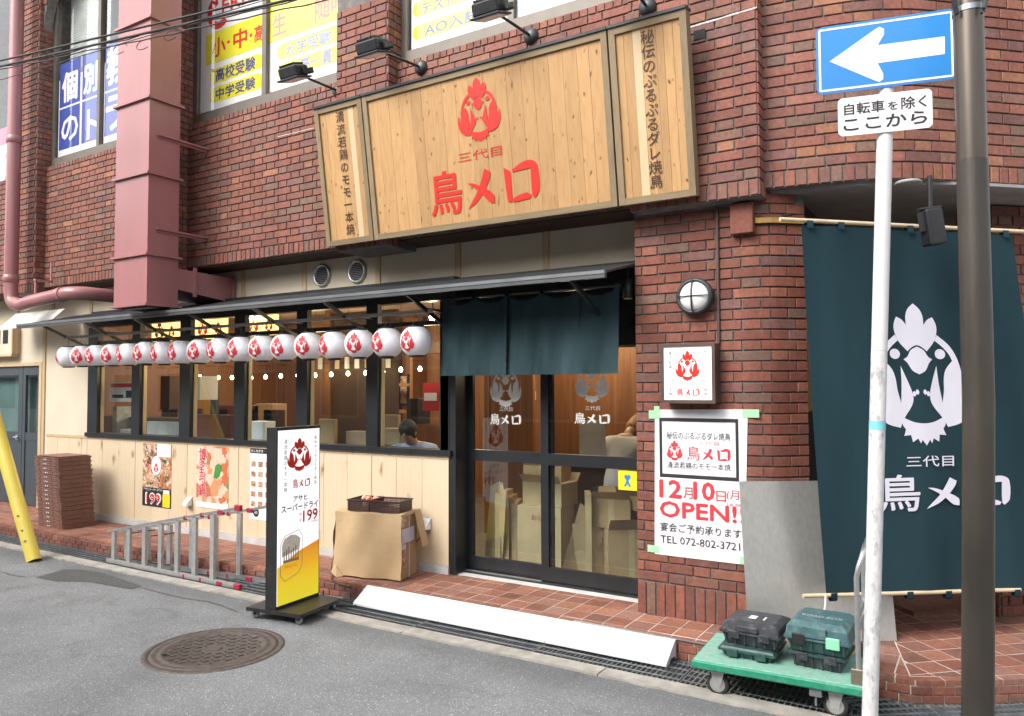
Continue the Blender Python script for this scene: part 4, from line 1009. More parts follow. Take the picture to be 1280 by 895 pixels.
for x0, x1, hx in ((-12.6, -11.42, -11.53), (-11.41, -10.94, None)):
    m = MB(); rect_frame(m, x0, x1, .29, .33, .135, 2.045, .11 if x1-x0 > .6 else .07, .12, .12); m.box(x0+.07, x1-.07, .295, .33, 1.02, 1.13); m.box(x0+.07, x1-.07, .302, .325, .25, 1.03)
    leaf = m.build('leaf', M_DOORG, t)
    m = MB(); m.box(x0+.07, x1-.07, .305, .311, 1.13, 1.93); m.build('pane', M_GLASS, leaf)
    if hx:
        m = MB(); m.box(hx-.03, hx+.03, .275, .289, 1.02, 1.09); m.tube([(hx, .275, 1.06), (hx, .24, 1.06), (hx+.1, .235, 1.055)], .011, 8); m.build('handle', M_ALU, leaf)
m = MB(); m.box(-12.6, -10.94, .42, .46, .1, 2.2); m.build('curtain', mk('green_haze_film', (.18, .26, .25), .6, var=.25, scale=2), t)
# little window and boxed trim over the door
bx('window_box', M_BEIGE, -12.9, -11.52, LY-.1, LY, 2.22, 2.62); bx('batten', M_BEIGET, -12.9, -11.5, LY-.11, LY, 2.19, 2.218); bx('batten', M_BEIGET, -11.518, -11.48, LY-.11, LY, 2.22, 2.6)
for a in (-11.98, -11.76): bx('vent_slot', M_DARK, a, a+.14, LY-.104, LY-.101, 2.37, 2.56)
# corrugated hood
m = MB(); n = 60; A, B, A2, B2 = [], [], [], []
for i in range(n+1):
    x = -11.25+1.25*i/n; dz = .014*sin(i*.9); A.append((x, -.12+dz, 2.53)); B.append((x, .1+dz*.4, 2.76)); 
m.strip(A, B)
for i in range(n+1): A2.append((A[i][0], A[i][1]+.012, A[i][2])); B2.append((B[i][0], B[i][1]+.012, B[i][2]))
m.strip(A2, B2); m.strip(A, A2)
one('corrugated_hood', m, mk('milky_corrugated_sheet', (.62, .6, .56), .4, var=.15, scale=3, stretch=(5, 1, 1)), 'small milky corrugated sheet hood under the pink downpipe', 'hood')
# vents
M_VENTD = mk('vent_dark', (.04, .04, .045), .6)
for i, (vx, lb) in enumerate(((-5.63, 'left round louvred vent on the beige fascia above the awning'), (-5.155, 'right round louvred vent on the beige fascia, nearer the wooden sign'))):
    t = thing('wall_vent', lb, 'vent', (vx, .33, 2.86), 'round vents in the fascia'); c = Vector((vx, .33, 2.86)); R = .105
    m = MB(); m.lathe(c, [(R, 0), (R+.012, -.015), (R+.004, -.03), (R-.012, -.03), (R-.016, -.01)], 28, 'y'); m.build('rim', M_ALU, t)
    m = MB(); m.lathe(c, [(R-.01, -.003), (.001, -.004)], 24, 'y'); m.build('back', M_VENTD, t)
    for k in range(11):
        z = -.085+k*.017; hw = sqrt(max(0, (R-.014)**2-z*z)); m = MB(); m.add([(vx-hw, .305, 2.86+z-.004), (vx+hw, .305, 2.86+z-.004), (vx+hw, .322, 2.86+z+.006), (vx-hw, .322, 2.86+z+.006), (vx-hw, .305, 2.86+z-.007), (vx+hw, .305, 2.86+z-.007), (vx+hw, .322, 2.86+z+.003), (vx-hw, .322, 2.86+z+.003)], [(0, 1, 2, 3), (4, 7, 6, 5), (0, 4, 5, 1)]); m.build('slat', M_ALU, t)

# sliding glass door
DY = .35
door = thing('sliding_door', 'black framed sliding glass entrance door with white rooster prints', 'door', (-3.05, .35, .13))
fx0, fx1 = -3.94, -2.135
m = MB(); m.box(fx0, fx0+.075, .17, .42, .13, 2.64); m.box(fx1-.01, fx1, .3, .42, .13, 2.64); m.box(fx0+.075, fx1-.01, .3, .42, 2.5, 2.64); m.box(fx0+.075, fx1-.01, .28, .42, .118, .145); m.box(fx0-.09, fx0, .165, .3, 1.14, 2.64); m.build('frame', M_BLACKF, door)
bx('threshold', mk('pale_stone_sill', (.6, .6, .58), .6), -4.3, -2.15, .2, .3, .112, .131, door)
m = MB(); m.box(fx0+.075, -3.1, .3, .318, .146, .152); m.build('track', M_ALU, door)
def leafd(x0, x1, y, sl=.07, sr=.07):
    m = MB(); y0, y1 = y, y+.035
    m.box(x0, x0+sl, y0, y1, .152, 2.5); m.box(x1-sr, x1, y0, y1, .152, 2.5); m.box(x0+sl, x1-sr, y0, y1, .152, .265); m.box(x0+sl, x1-sr, y0, y1, 1.09, 1.185); m.box(x0+sl, x1-sr, y0, y1, 2.43, 2.5)
    lf = m.build('leaf', M_BLACKF, door)
    m = MB(); m.box(x0+sl, x1-sr, y+.014, y+.02, .265, 1.09); m.build('pane', M_GLASS, lf); m = MB(); m.box(x0+sl, x1-sr, y+.014, y+.02, 1.185, 2.43); m.build('pane', M_GLASS, lf)
    return lf
lfL = leafd(-3.865, -3.02, .36, .05, .06); lfR = leafd(-3.11, -2.145, .32, .07, .02)
M_FROST = mk('frosted_print', (.84, .84, .82), .6)
for lf, c0, y in ((lfL, (632, 470, 510, 531), .37), (lfR, (740, 465, 504, 530), .33)):
    fr = Fr((-4, y-.0015, 0), (1, 0, 0), (0, 0, 1)); a, b = fr.uv(c0[0], c0[2]); a2, b2 = fr.uv(c0[0], c0[1]); m = MB()
    logo(m, fr, a, b2+.12, (b2+.12-b)*1.0); a3, b3 = fr.uv(c0[0], c0[3]); a4, b4 = fr.uv(c0[0], c0[3]-14)
    torimero(m, fr, a-.155, b3, a+.155, b4, bold=.02); text_fit(m, fr, '三代目', a-.06, b4+.02, a+.07, b4+.055); m.build('emblem', M_FROST, lf)
t = thing('safety_sticker', 'small yellow sticker with a blue ribbon heart on the right door pane', 'sticker', (-2.3, .32, .95))
fr = Fr((-2.42, .3325, 0), (1, 0, 0), (0, 0, 1)); a0, b0 = fr.uv(773, 612); a1, b1 = fr.uv(796, 587)
m = MB(); rect2(m, fr, a0, b0, a1, b1, .001); m.build('sheet', M_YEL, t)
m = MB(); ca_, cb = (a0+a1)/2, (b0+b1)/2; s_ = (a1-a0)
hp = [(0, -.12), (.16, .06), (.16, .18), (.08, .24), (0, .18), (-.08, .24), (-.16, .18), (-.16, .06)]; poly2(m, fr, [(ca_+x*s_, cb+y*s_+.02*s_) for x, y in hp], .002)
poly2(m, fr, [(ca_+x*s_, cb+y*s_) for x, y in ((-.2, -.34), (-.08, -.34), (.08, -.05), (-.02, -.02))], .0022); poly2(m, fr, [(ca_+x*s_, cb+y*s_) for x, y in ((.2, -.34), (.08, -.34), (-.08, -.05), (.02, -.02))], .0025); m.build('ribbon', mk('ribbon_blue', (.04, .2, .55), .5), t)

# lower wall posters
def wallposter(l, t_, r, b_, base, label, name='menu_poster'):
    fr = Fr((-9, WY-.003, 0), (1, 0, 0), (0, 0, 1)); a0, z1 = fr.uv(l, t_); a1, z0 = fr.uv(r, b_)
    z1b = fr.uv(r, t_+6)[1]; t = thing(name, label, 'poster', (fr.o.x+a0, WY, z0), None)
    fr = Fr((fr.o.x+a0, WY-.0035, z0), (1, 0, 0), (0, 0, 1)); m = MB(); m.box(fr.o.x, fr.o.x+a1-a0, WY-.003, WY-.0005, z0, z1); m.build('sheet', base, t); return t, fr, a1-a0, z1-z0
FOOD1 = photo_print('food_print_mixed', [(0, (.5, .3, .15)), (.2, (.62, .5, .42)), (.38, (.35, .1, .05)), (.5, (.6, .2, .08)), (.62, (.08, .07, .06)), (.72, (.65, .6, .5)), (.85, (.2, .3, .1)), (.92, (.7, .25, .2))], 14)
FOOD2 = photo_print('food_print_hotpot', [(0, (.7, .3, .15)), (.3, (.75, .55, .42)), (.5, (.6, .16, .07)), (.65, (.72, .6, .45)), (.8, (.12, .3, .1)), (.88, (.4, .2, .12))], 6, seed=3)
FOOD3 = photo_print('food_print_small', [(0, (.6, .3, .12)), (.4, (.4, .15, .08)), (.6, (.65, .45, .3)), (.8, (.2, .1, .06))], 22, seed=5)
t, fr, w, h = wallposter(179, 554, 213.5, 636, FOOD1, 'food poster with a big red 199 below and beer, leftmost on the wood')
m = MB(); rect2(m, fr, 0, 0, w, h*.3, .001); m.build('black_band', M_INK, t)
m = MB(); text_fit(m, fr, 'アサヒスーパードライ', w*.04, h*.25, w*.72, h*.29, bold=.02); n = 20; poly2(m, fr, [(w*.48+w*.17*cos(2*pi*i/n), h*.66+w*.2*sin(2*pi*i/n)) for i in range(n)], .002); rect2(m, fr, w*.74, h*.22, w*.95, h*.28, .002); rect2(m, fr, w*.5, h*.8, w*.97, h, .001); text_fit(m, fr, '199', w*.13, h*.04, w*.66, h*.21, d=.002, bold=.14); m.build('white_print', M_WHITE, t)
m = MB(); text_fit(m, fr, '199', w*.16, h*.05, w*.63, h*.2, d=.004, bold=.03); logo(m, fr, w*.48, h*.7, w*.2, .003); m.build('lettering', M_REDP, t)
m = MB(); rect2(m, fr, w*.72, h*.01, w*.97, h*.22, .003); m.build('beer_glass', mk('beer_yellow', (.75, .6, .02), .4), t)
t, fr, w, h = wallposter(246, 557, 285, 638, FOOD2, 'hotpot poster with vertical red lettering in the middle of the wood wall')
m = MB(); rect2(m, fr, 0, 0, w, h*.09, .001); text_col(m, fr, '博多もつ鍋', w*.2, h*.95, h*.2, d=.002, bold=.12, size=w*.24); m.build('white_print', M_WHITE, t)
m = MB(); text_col(m, fr, '博多もつ鍋', w*.2, h*.95, h*.2, d=.004, bold=.03, size=w*.24); m.build('lettering', M_ROSE, t)
m = MB()
for i in range(3): poly2(m, fr, [(w*(.55+.03*i), h*(.5+.02*i)), (w*(.66+.03*i), h*(.48+.02*i)), (w*(.74+.04*i), h*(.74-.02*i)), (w*(.6+.05*i), h*(.7-.02*i))], .002+.0005*i)
m.build('leeks', mk('leek_green', (.06, .25, .05), .5), t)
t, fr, w, h = wallposter(313, 560, 339, 652, M_PAPER, 'white menu sheet with rows of dish photos beside the stand sign')
m = MB(); rect2(m, fr, 0, h*.93, w, h, .001); m.build('header', M_INK, t)
m = MB(); text_fit(m, fr, 'おしながき', w*.05, h*.945, w*.6, h*.985, d=.002, bold=.02); m.build('lettering', M_WHITE, t)
m = MB()
for j in range(5):
    for i in range(3):
        a = w*(.06+.33*i); b = h*(.74-.14*j)
        if random.random() < .85: rect2(m, fr, a, b, a+w*.2, b+h*.075, .001)
m.build('dish_photo', FOOD3, t)
m = MB(); n = 24; cx, cy = w*.3, h*.1
poly2(m, fr, [(cx+w*.13*(1+.12*(i % 2))*cos(2*pi*i/n), cy+w*.13*(1+.12*(i % 2))*sin(2*pi*i/n)) for i in range(n)], .001); m.build('seal', M_INK, t)
m = MB(); text_fit(m, fr, '45', cx-w*.07, cy-w*.04, cx+w*.07, cy+w*.04, d=.002, bold=.02); m.build('lettering', M_WHITE, t)
# outlets
def outlet(x, z, lb, cord=False):
    t = thing('outdoor_socket', lb, 'socket', (x, WY, z)); m = MB()
    m.bbox(x-.04, x+.04, WY-.012, WY-.0005, z-.07, z+.06, .003); m.build('plate', M_ALUM, t)
    m = MB(); V = [(x-.038, WY-.012, z+.055), (x+.038, WY-.012, z+.055), (x+.038, WY-.075, z-.01), (x-.038, WY-.075, z-.01), (x-.038, WY-.075, z-.035), (x+.038, WY-.075, z-.035), (x-.038, WY-.012, z-.035), (x+.038, WY-.012, z-.035)]
    m.add(V, [(0, 1, 2, 3), (3, 2, 5, 4), (0, 3, 4, 6), (1, 7, 5, 2), (4, 5, 7, 6)]); m.build('cover', M_WHITE, t)
outlet(-7.48, .475, 'white weatherproof socket between the two food posters'); outlet(-4.165, .53, 'white weatherproof socket with a black plug right of the wrapped box')

# ================================================================== AWNING
aw = thing('awning', 'long dark metal awning over the shop window and door', 'awning', (-6, -.1, 2.5))
ax0, ax1 = -9.93, -2.14
m = MB(); m.add([(ax0, -.48, 2.495), (ax1, -.48, 2.495), (ax1, .315, 2.685), (ax0, .315, 2.685), (ax0, -.48, 2.51), (ax1, -.48, 2.51), (ax1, .315, 2.70), (ax0, .315, 2.70)], [(0, 1, 2, 3), (4, 7, 6, 5), (0, 4, 5, 1), (1, 5, 6, 2), (2, 6, 7, 3), (3, 7, 4, 0)]); m.build('sheet', M_DARKGREY, aw)
m = MB(); m.box(ax0, ax1, -.51, -.481, 2.488, 2.512); m.build('front_trim', mk('light_awning_trim', (.19, .2, .21), .4, .4), aw)
m = MB(); m.box(ax0+.002, ax1, -.505, -.475, 2.46, 2.4875); m.build('gutter_lip', mk('charcoal_trim', (.09, .095, .1), .45, .3), aw)
for x in (-9.4, -8.52, -7.58, -6.66, -5.72, -4.8, -3.88, -2.42):
    m = MB(); m.beam((x, -.46, 2.47), (x, .16, 2.2), .022, .03); m.beam((x, -.46, 2.475), (x, .3, 2.655), .02, .025); m.build('bracket', M_BLACKF, aw)
# lantern rail
t = thing('lantern_rail', 'long grey wooden rail carrying the paper lanterns under the awning', 'rail', (-6.6, -.2, 2.35))
m = MB(); m.beam((-9.42, -.2, 2.345), (-3.83, -.2, 2.355), .024, .028); m.build('pole', mk('weathered_rail', (.34, .31, .3), .7, var=.25, scale=4, stretch=(.3, 1, 1)), t)
for x in (-8.52, -7.58, -6.66, -5.72, -4.8, -3.88): m = MB(); m.box(x-.012, x+.012, -.19, .17, 2.362, 2.382); m.build('hanger', M_BLACKF, t)
# lanterns
def lantern():
    t = thing('paper_lantern', '', 'lantern', (0, 0, 0)); R = .134; H = .128
    prof = []; n = 22
    for i in range(n+1):
        a = -pi/2*.74+pi*.74*i/n; rr = R*cos(a)**.85*(1+.009*(1 if i % 2 else -1)); prof.append((rr, H*sin(a)/sin(pi/2*.74)*.93))
    m = MB(); m.lathe((0, 0, 0), prof, 32); m.build('shade', M_LANT, t)
    for z, s in ((prof[-1][1], 1), (prof[0][1], -1)):
        m = MB(); r = prof[0][0]+.004; m.lathe((0, 0, 0), [(r-.012, z-.004*s), (r, z-.004*s), (r, z+.012*s), (r-.012, z+.012*s)], 24); m.build('ring', M_BLACK, t)
    m = MB(); m.tube([(-.055, 0, prof[-1][1]), (-.02, 0, .17), (0, 0, .225), (.02, 0, .17), (.055, 0, prof[-1][1])], .0022, 5); m.build('hook', M_BLACK, t)
    vs, fs = LOGOCURV; V = []
    for x, y in vs:
        a = x*.185/.134; h_ = (.5-y)*.185; e = h_/H
        rr = R*max(.2, sqrt(max(0, 1-min(.98, abs(e))**2)))**.85*1.015+.002; V.append((rr*sin(a), -rr*cos(a), h_))
    m = MB(); m.add(V, fs); m.build('emblem', M_REDL, t)
    return t
LX0 = at(85.5, 447, y=-.2).x; L0 = lantern(); words_ = ['at the far left end, its rooster nearly out of sight', 'second from the left end of the row', 'third from the left end', 'fourth from the left end, by the first window post', 'fifth from the left end', 'sixth from the left end', 'seventh from the left end', 'eighth from the left end', 'ninth from the left end', 'ninth from the right end', 'eighth from the right end', 'seventh from the right end', 'sixth from the right end', 'fifth from the right end', 'fourth from the right end, its rooster in full view', 'third from the right end', 'second from the right end', 'at the right end, beside the teal curtain']
rot = [-.5, .5, .15, .3, -.15, .1, -.12, .0, .32, -.1, .05, .2, .18, .28, -.25, .3, -.15, .0, -.1]
for i in range(18):
    x = LX0+i*((-4.0-LX0)/17); L = L0 if i == 0 else dup(L0, (0, 0, 0)); L.location = (x, -.2+random.uniform(-.004, .004), 2.112+random.uniform(-.004, .004)); L.rotation_euler = (random.uniform(-.04, .04), random.uniform(-.05, .05), rot[i])
    L['label'] = 'white rooster lantern '+words_[i]; L['group'] = 'paper lanterns under the awning'
# noren
t = thing('door_curtain', 'short teal split noren curtain hanging over the glass door', 'curtain', (-3.07, -.03, 1.83))
m = MB(); m.tube([(-3.9, .0, 2.475), (-2.24, .0, 2.475)], .014, 10); m.build('rod', M_BLACKF, t)
for k in range(5):
    x0, x1 = -3.875+k*.32, -3.875+(k+1)*.32+.026; m = MB(); nu, nv = 16, 12; G_ = []
    ph = random.uniform(0, 6); am = random.uniform(.012, .024)
    for j in range(nv+1):
        v = j/nv; z = 2.46-v*.635; row = []
        for i in range(nu+1):
            u = i/nu; sag = .05*(1-v)**3*sin(pi*u)
            row.append((x0+(x1-x0)*u+.006*v*sin(ph)*(1 if u > .5 else -1)*0, -.012-v*.02-.004*(k % 2)+am*sin(u*7+ph+v*1.5)*(.3+v)+.006*sin(u*17+ph*2-v*2)+.003*sin(u*31+v*9+ph), z-sag))
        G_.append(row)
    for j in range(nv): m.strip(G_[j], G_[j+1])
    m.build('cloth_panel', M_CLOTHN, t)
    for xx in (x0+.022, x1-.022):
        m = MB(); lp = [(-.017, 2.44), (-.017, 2.485), (-.01, 2.494), (.01, 2.494), (.017, 2.485), (.017, 2.44)]
        m.strip([(xx-.02, a, b) for a, b in lp], [(xx+.02, a, b) for a, b in lp]); m.build('loop', M_CLOTHN, t)

# small cylinder lamp under the awning beside the noren
t = thing('awning_downlight', 'small black cylinder lamp under the awning right of the noren', 'lamp', (-2.2, .1, 2.3))
c = at(785, 362, y=.05); m = MB(); m.lathe(c, [(.001, .08), (.035, .08), (.038, -.06), (.034, -.065)], 16); m.build('shade', M_BLACK, t)
m = MB(); m.lathe(c, [(.034, -.064), (.031, -.07), (.001, -.068)], 16); m.build('lens', mk('yellow_lens', (.5, .45, .12), .3), t); m = MB(); m.tube([c+Vector((0, 0, .08)), (c.x, c.y, 2.62)], .008, 6); m.build('stem', M_BLACK, t)
# ================================================================== HANGING SIGNS
def fbox(m, fr, a0, a1, b0, b1, d0, d1):
    P = [fr.p(a, b, d) for d in (d0, d1) for a, b in ((a0, b0), (a1, b0), (a1, b1), (a0, b1))]
    m.add(P, [(0, 3, 2, 1), (4, 5, 6, 7), (0, 1, 5, 4), (1, 2, 6, 5), (2, 3, 7, 6), (3, 0, 4, 7)])
def hang_sign(x0, x1, nplank, label):
    fr = Fr((x0, -.25, 2.995), (1, 0, 0), (0, -.17, 1.19)); H = 1.205; w = x1-x0; F_ = .046
    t = thing('wooden_sign', label, 'sign', (x0+w/2, -.2, 2.995))
    m = MB(); fbox(m, fr, .01, w-.01, .01, H-.01, -.09, -.035); m.build('back_board', M_INDARK, t)
    for q in ((0, F_, 0, H), (w-F_, w, 0, H)): m = MB(); fbox(m, fr, *q, -.085, 0); m.build('frame_rail', M_SIGNF, t)
    for q in ((F_, w-F_, 0, F_), (F_, w-F_, H-F_, H)): m = MB(); fbox(m, fr, *q, -.085, -.0015); m.build('frame_rail', M_SIGNFX, t)
    k = nplank; ws = [random.uniform(.8, 1.2) for _ in range(k)]; s_ = sum(ws); a = F_
    for i in range(k):
        pw = (w-2*F_)*ws[i]/s_; m = MB(); fbox(m, fr, a+.0009, a+pw-.0009, F_, H-F_, -.035, -.018-random.uniform(0, .0018)); m.build('plank', M_SAP if nplank < 10 and i == (5 if x0 < -4.5 else 2) else M_SIGNW, t); a += pw
    m = MB(); fbox(m, fr, -.004, w+.004, H+.001, H+.02, -.1, .012); m.build('top_cap', M_DARKGREY, t)
    m = MB(); 
    for xx in (x0+.08, x1-.08): m.box(xx-.02, xx+.02, -.27, -.13, 4.0, 4.04); m.box(xx-.02, xx+.02, -.2, -.13, 3.1, 3.14)
    m.build('bracket', M_DARKGREY, t)
    fr2 = Fr(fr.p(0, 0, -.017), (1, 0, 0), (0, -.17, 1.19)); return t, fr2, w, H
M_SAP = wood_mat('pale_sapwood', (.6, .47, .29), (.6, .42, .22), (.2, .1, .04), knots=0, grain=9, contrast=.6)
t, fr, w, H = hang_sign(-4.416, -2.156, 19, 'wide middle wooden sign with a red rooster and red brush characters')
m = MB(); a, b = fr.uv(594, 97); _, b2 = fr.uv(598, 178); logo(m, fr, a+.005, b, (b-b2)*1.0, d=.003, sx=1.02)
a0, b0 = fr.uv(541, 271); a1, _ = fr.uv(673, 208); b1 = fr.uv(541, 217)[1]; torimero(m, fr, a0, b0, a1, b1, d=.003, bold=.03)
a0, b0 = fr.uv(573, 204); a1, b1 = fr.uv(627, 181); text_fit(m, fr, '三代目', a0, b0, a1, b1, d=.003, bold=.0); m.build('lettering', M_REDP, t)
t, fr, w, H = hang_sign(-4.985, -4.43, 7, 'narrow left wooden sign with a column of dark characters')
m = MB(); a, bt = fr.uv(424, 138); _, bb = fr.uv(434, 295); text_col(m, fr, '清流若鶏のモモ一本焼', w*.52, bt, bb, d=.003, bold=.004, size=.103); m.build('lettering', M_BROWNINK, t)
t, fr, w, H = hang_sign(-2.142, -1.59, 8, 'narrow right wooden sign with a column of dark characters')
m = MB(); a, bt = fr.uv(803, 38); _, bb = fr.uv(820, 236); text_col(m, fr, '秘伝のぷるぷるダレ焼鳥', w*.5, bt, bb, d=.003, bold=.004, size=.1); m.build('lettering', M_BROWNINK, t)
# floodlights over the signs
def flood(bx_, by, bz, hx, hy, hz, label, off=0):
    t = thing('sign_floodlight', label, 'floodlight', (bx_, by, bz), 'floodlights on arms above the wooden signs')
    m = MB(); m.lathe((bx_, by, bz), [(.001, -.045), (.045, -.045), (.062, -.02), (.066, 0)], 20, 'y'); m.build('mount', M_DARKGREY, t)
    m = MB(); m.tube([(bx_, by-.03, bz), ((bx_+hx)/2, (by+hy)/2, (bz+hz)/2), (hx, hy+.1, hz)], .012, 8); m.build('arm', M_DARKGREY, t)
    M = Matrix.Translation(Vector((hx, hy, hz))) @ Matrix.Rotation(radians(20), 4, 'X')
    m = MB(M); m.bbox(-.11, .11, -.1, .05, -.045, .05, .012)
    for k in range(7): m.box(-.09+k*.027, -.083+k*.027, -.085, .04, .05, .072)
    m.build('housing', M_BLACK, t)
    m = MB(M); m.bbox(-.125, .125, -.12, .07, -.062, -.046, .004); m.build('bezel', M_DARKGREY, t)
    m = MB(M); m.box(-.105, .105, -.1, .05, -.068, -.0625); m.build('glass', M_LAMPG, t)
    m = MB(M); m.box(-.14, -.128, -.03, .02, -.03, .03); m.box(.128, .14, -.03, .02, -.03, .03); m.box(-.14, .14, .075, .087, -.03, .02); m.box(-.14, -.13, .02, .08, -.02, .01); m.box(.13, .14, .02, .08, -.02, .01); m.build('yoke', M_DARKGREY, t)
flood(-5.06, RY-.012, 4.50, -5.08, -.55, 4.50, 'floodlight above the narrow left wooden sign'); flood(-4.08, RY-.012, 4.50, -4.1, -.62, 4.46, 'floodlight on an arm above the left part of the wide sign')
flood(-2.975, RY-.012, 4.50, -2.97, -.62, 4.47, 'floodlight on an arm above the right part of the wide sign'); flood(-1.95, PY-.012, 4.40, -1.95, -.68, 4.44, 'floodlight above the narrow right sign, cut by the top of the photo')

# ================================================================== DUCT AND DOWNPIPE
t = thing('exhaust_duct', 'big square pink painted exhaust duct running down the brick wall', 'duct', (-7.25, -.5, 2.56))
dx0, dx1, dy0, dy1 = -7.55, -6.985, -.70, -.36
zr = [2.56, 3.06, 3.87, 4.63, 5.44, 6.25, 7.05, 7.8]
for a, b in zip(zr, zr[1:]): m = MB(); m.box(dx0, dx1, dy0, dy1, a+.001, b-.001); m.build('section', M_PINK, t)
for z in zr[:-1]:
    m = MB(); m.box(dx0-.03, dx1+.03, dy0-.03, dy0-.001, z-.012, z+.012); m.box(dx1+.001, dx1+.03, dy0, dy1+.03, z-.012, z+.012); m.box(dx0-.03, dx0-.001, dy0, dy1+.03, z-.012, z+.012); m.build('flange', M_PINK, t)
m = MB(); m.add([(dx0+.1, dy1+.002, 2.72), (dx1-.001, dy1+.002, 2.74), (dx1-.001, dy1+.002, 2.955), (dx0+.1, dy1+.002, 2.955), (dx0+.1, .325, 2.66), (dx1+.02, .325, 2.66), (dx1+.02, .325, 2.93), (dx0+.1, .325, 2.93)], [(0, 1, 2, 3), (4, 7, 6, 5), (0, 4, 5, 1), (1, 5, 6, 2), (2, 6, 7, 3), (3, 7, 4, 0)]); m.build('branch', M_PINK, t)
m = MB(); m.box(dx1+.002, dx1+.03, -.19, -.16, 2.68, 2.985); m.box(dx1+.012, dx1+.045, .29, .318, 2.62, 2.96); m.build('flange', M_PINK, t)
for z in (4.28, 3.33): m = MB(); m.box(dx1+.002, dx1+.03, -.62, RY-.014, z-.015, z+.004); m.box(dx1+.002, dx1+.006, -.62, RY-.014, z-.04, z-.015); m.build('wall_bracket', M_PINK, t)
m = MB(); m.box(dx0+.05, dx1-.05, dy0+.05, dy1-.05, 2.535, 2.558); m.box(dx0+.27, dx0+.29, dy0+.15, dy0+.17, 2.50, 2.536); m.build('drain_pan', M_DARKGREY, t)
t = thing('downpipe', 'fat pink painted downpipe with an elbow at the left edge', 'pipe', (-10.4, -.35, 2.8))
m = MB(); el = [(-10.42, -.35, z) for z in (7.9, 6, 4, 3.1)]+[(-10.42+.12*(1-cos(a)), -.35, 3.0-.2*sin(a)) for a in (.4, .8, 1.2)]+[(-10.15, -.35, 2.775), (-9.95, -.35, 2.80), (-9.2, -.35, 2.845), (-9.05, -.33, 2.85), (-8.95, -.25, 2.85), (-8.93, -.1, 2.85), (-8.93, .325, 2.85)]
m.tube(el, .08, 20); m.build('pipe', M_PINK, t)
for z in (3.12, 4.9): m = MB(); m.lathe((-10.42, -.35, z), [(.082, -.05), (.089, -.045), (.089, .045), (.082, .05)], 20); m.build('collar', M_PINK, t)
m = MB(); m.tube([(-9.25, -.35, 2.842), (-9.17, -.35, 2.848)], .088, 20); m.build('collar', M_PINK, t)
m = MB(); m.box(-9.83, -9.8, -.36, -.34, 2.9, 3.05); m.box(-9.84, -9.78, -.37, -.16, 3.05, 3.07); m.box(-9.83, -9.8, -.18, -.165, 3.07, 3.3); m.build('hanger', M_PINK, t)
# overhead cables
def cable(p0, p1, y, r, label, sag=.03, n=24, wob=0):
    a = at(*p0, y=y); b = at(*p1, y=y); d = b-a; a2 = a-d*2.2; b2 = b+d*1.5; pts = []
    for i in range(n*3+1):
        s = i/(n*3); p = a2+(b2-a2)*s; p = p+Vector((0, random.uniform(-wob, wob), random.uniform(-wob, wob)-sag*4*s*(1-s)+sag*1.0)); pts.append(p)
    m = MB(); m.tube(pts, r, 6, caps=False); return one('overhead_cable', m, M_BLACK, label, 'cable', 'black cables crossing the upper left of the facade', loc=(a.x, a.y, a.z))
cable((0, 76), (260, 15), -1.9, .008, 'topmost thick black cable crossing in front of the pink duct')
cable((0, 83), (260, 24), -1.9, .009, 'second thick black cable from the top, just under the topmost')
cable((0, 87), (260, 33), -1.95, .0045, 'thin slack cable under the two thick ones', wob=.006)
cable((0, 84.5), (262, 26), -1.87, .0045, 'thin cable twisted along the second thick one', wob=.008)
cable((0, 100), (300, 12), -2.1, .003, 'thinnest drooping wire below the black cables', sag=.1, wob=.003)
m = MB()
for px, py in ((150, 58), (215, 40), (180, 52), (60, 70)):
    p = at(px, py, y=-1.92); m.tube([p+Vector((.07*cos(a)*1.3, 0, .035*sin(a)-.02)) for a in [i*pi/6 for i in range(11)]], .003, 5)
one('cable_ties', m, M_BLACK, 'loose wire loops tied around the black cables', 'wire loops')

# ================================================================== LIT STAND SIGN
Fp, Lp, Rp = Vector((-4.235, -1.225, 0)), Vector((-4.735, -1.295, 0)), Vector((-4.295, -.745, 0))
ex = (Fp-Lp).normalized(); ey = (Rp-Fp).normalized(); Bq = Lp+(Rp-Fp)
t = thing('stand_sign', 'lit white and beer yellow advertising stand on a black wheeled base', 'stand sign', ((Fp+Bq)/2).to_tuple())
def slab(poly, z0, z1, name, mat, par, top=None):
    m = MB(); m.prism([(p.x, p.y) for p in poly], z0, z1); return m.build(name, mat, par)
slab([Lp, Fp, Rp, Bq], .062, .088, 'base_plate', M_BLACK, t)
for c in (Lp+ex*.05+ey*.05, Fp-ex*.05+ey*.05, Rp-ex*.05-ey*.05, Bq+ex*.05-ey*.05):
    m = MB(); m.lathe(c+Vector((0, 0, .03)), [(.006, -.011), (.029, -.011), (.029, .011), (.006, .011)], 14, 'y'); cs = m.build('caster', M_STEEL, t)
    m = MB(); m.box(c.x-.014, c.x+.014, c.y-.016, c.y-.0125, .03, .061); m.box(c.x-.014, c.x+.014, c.y+.0125, c.y+.016, .03, .061); m.box(c.x-.016, c.x+.016, c.y-.016, c.y+.016, .054, .0615); m.build('fork', M_BLACK, cs)
f0 = Vector((-4.475, -1.245, 0)); fd = Vector((-.035, .468, 0)).normalized(); fw = Vector((fd.y, -fd.x, 0)); FW, FT = .468, .1
bq = [f0, f0+fd*FW, f0+fd*FW-fw*FT, f0-fw*FT]
slab(bq, .089, 1.43, 'case', M_BLACK, t)
fr = Fr(f0+Vector((0, 0, .1))+fw*.001, fd, (0, 0, 1)); Hh = 1.32
m = MB(); fbox(m, fr, .012, FW-.012, .012, Hh-.012, 0, .004); m.build('face', emis('lit_white_face', (.86, .86, .9), .35), t)
fr = Fr(f0+Vector((0, 0, .112))+fw*.005+fd*.012, fd, (0, 0, 1)); w, h = FW-.024, Hh-.024
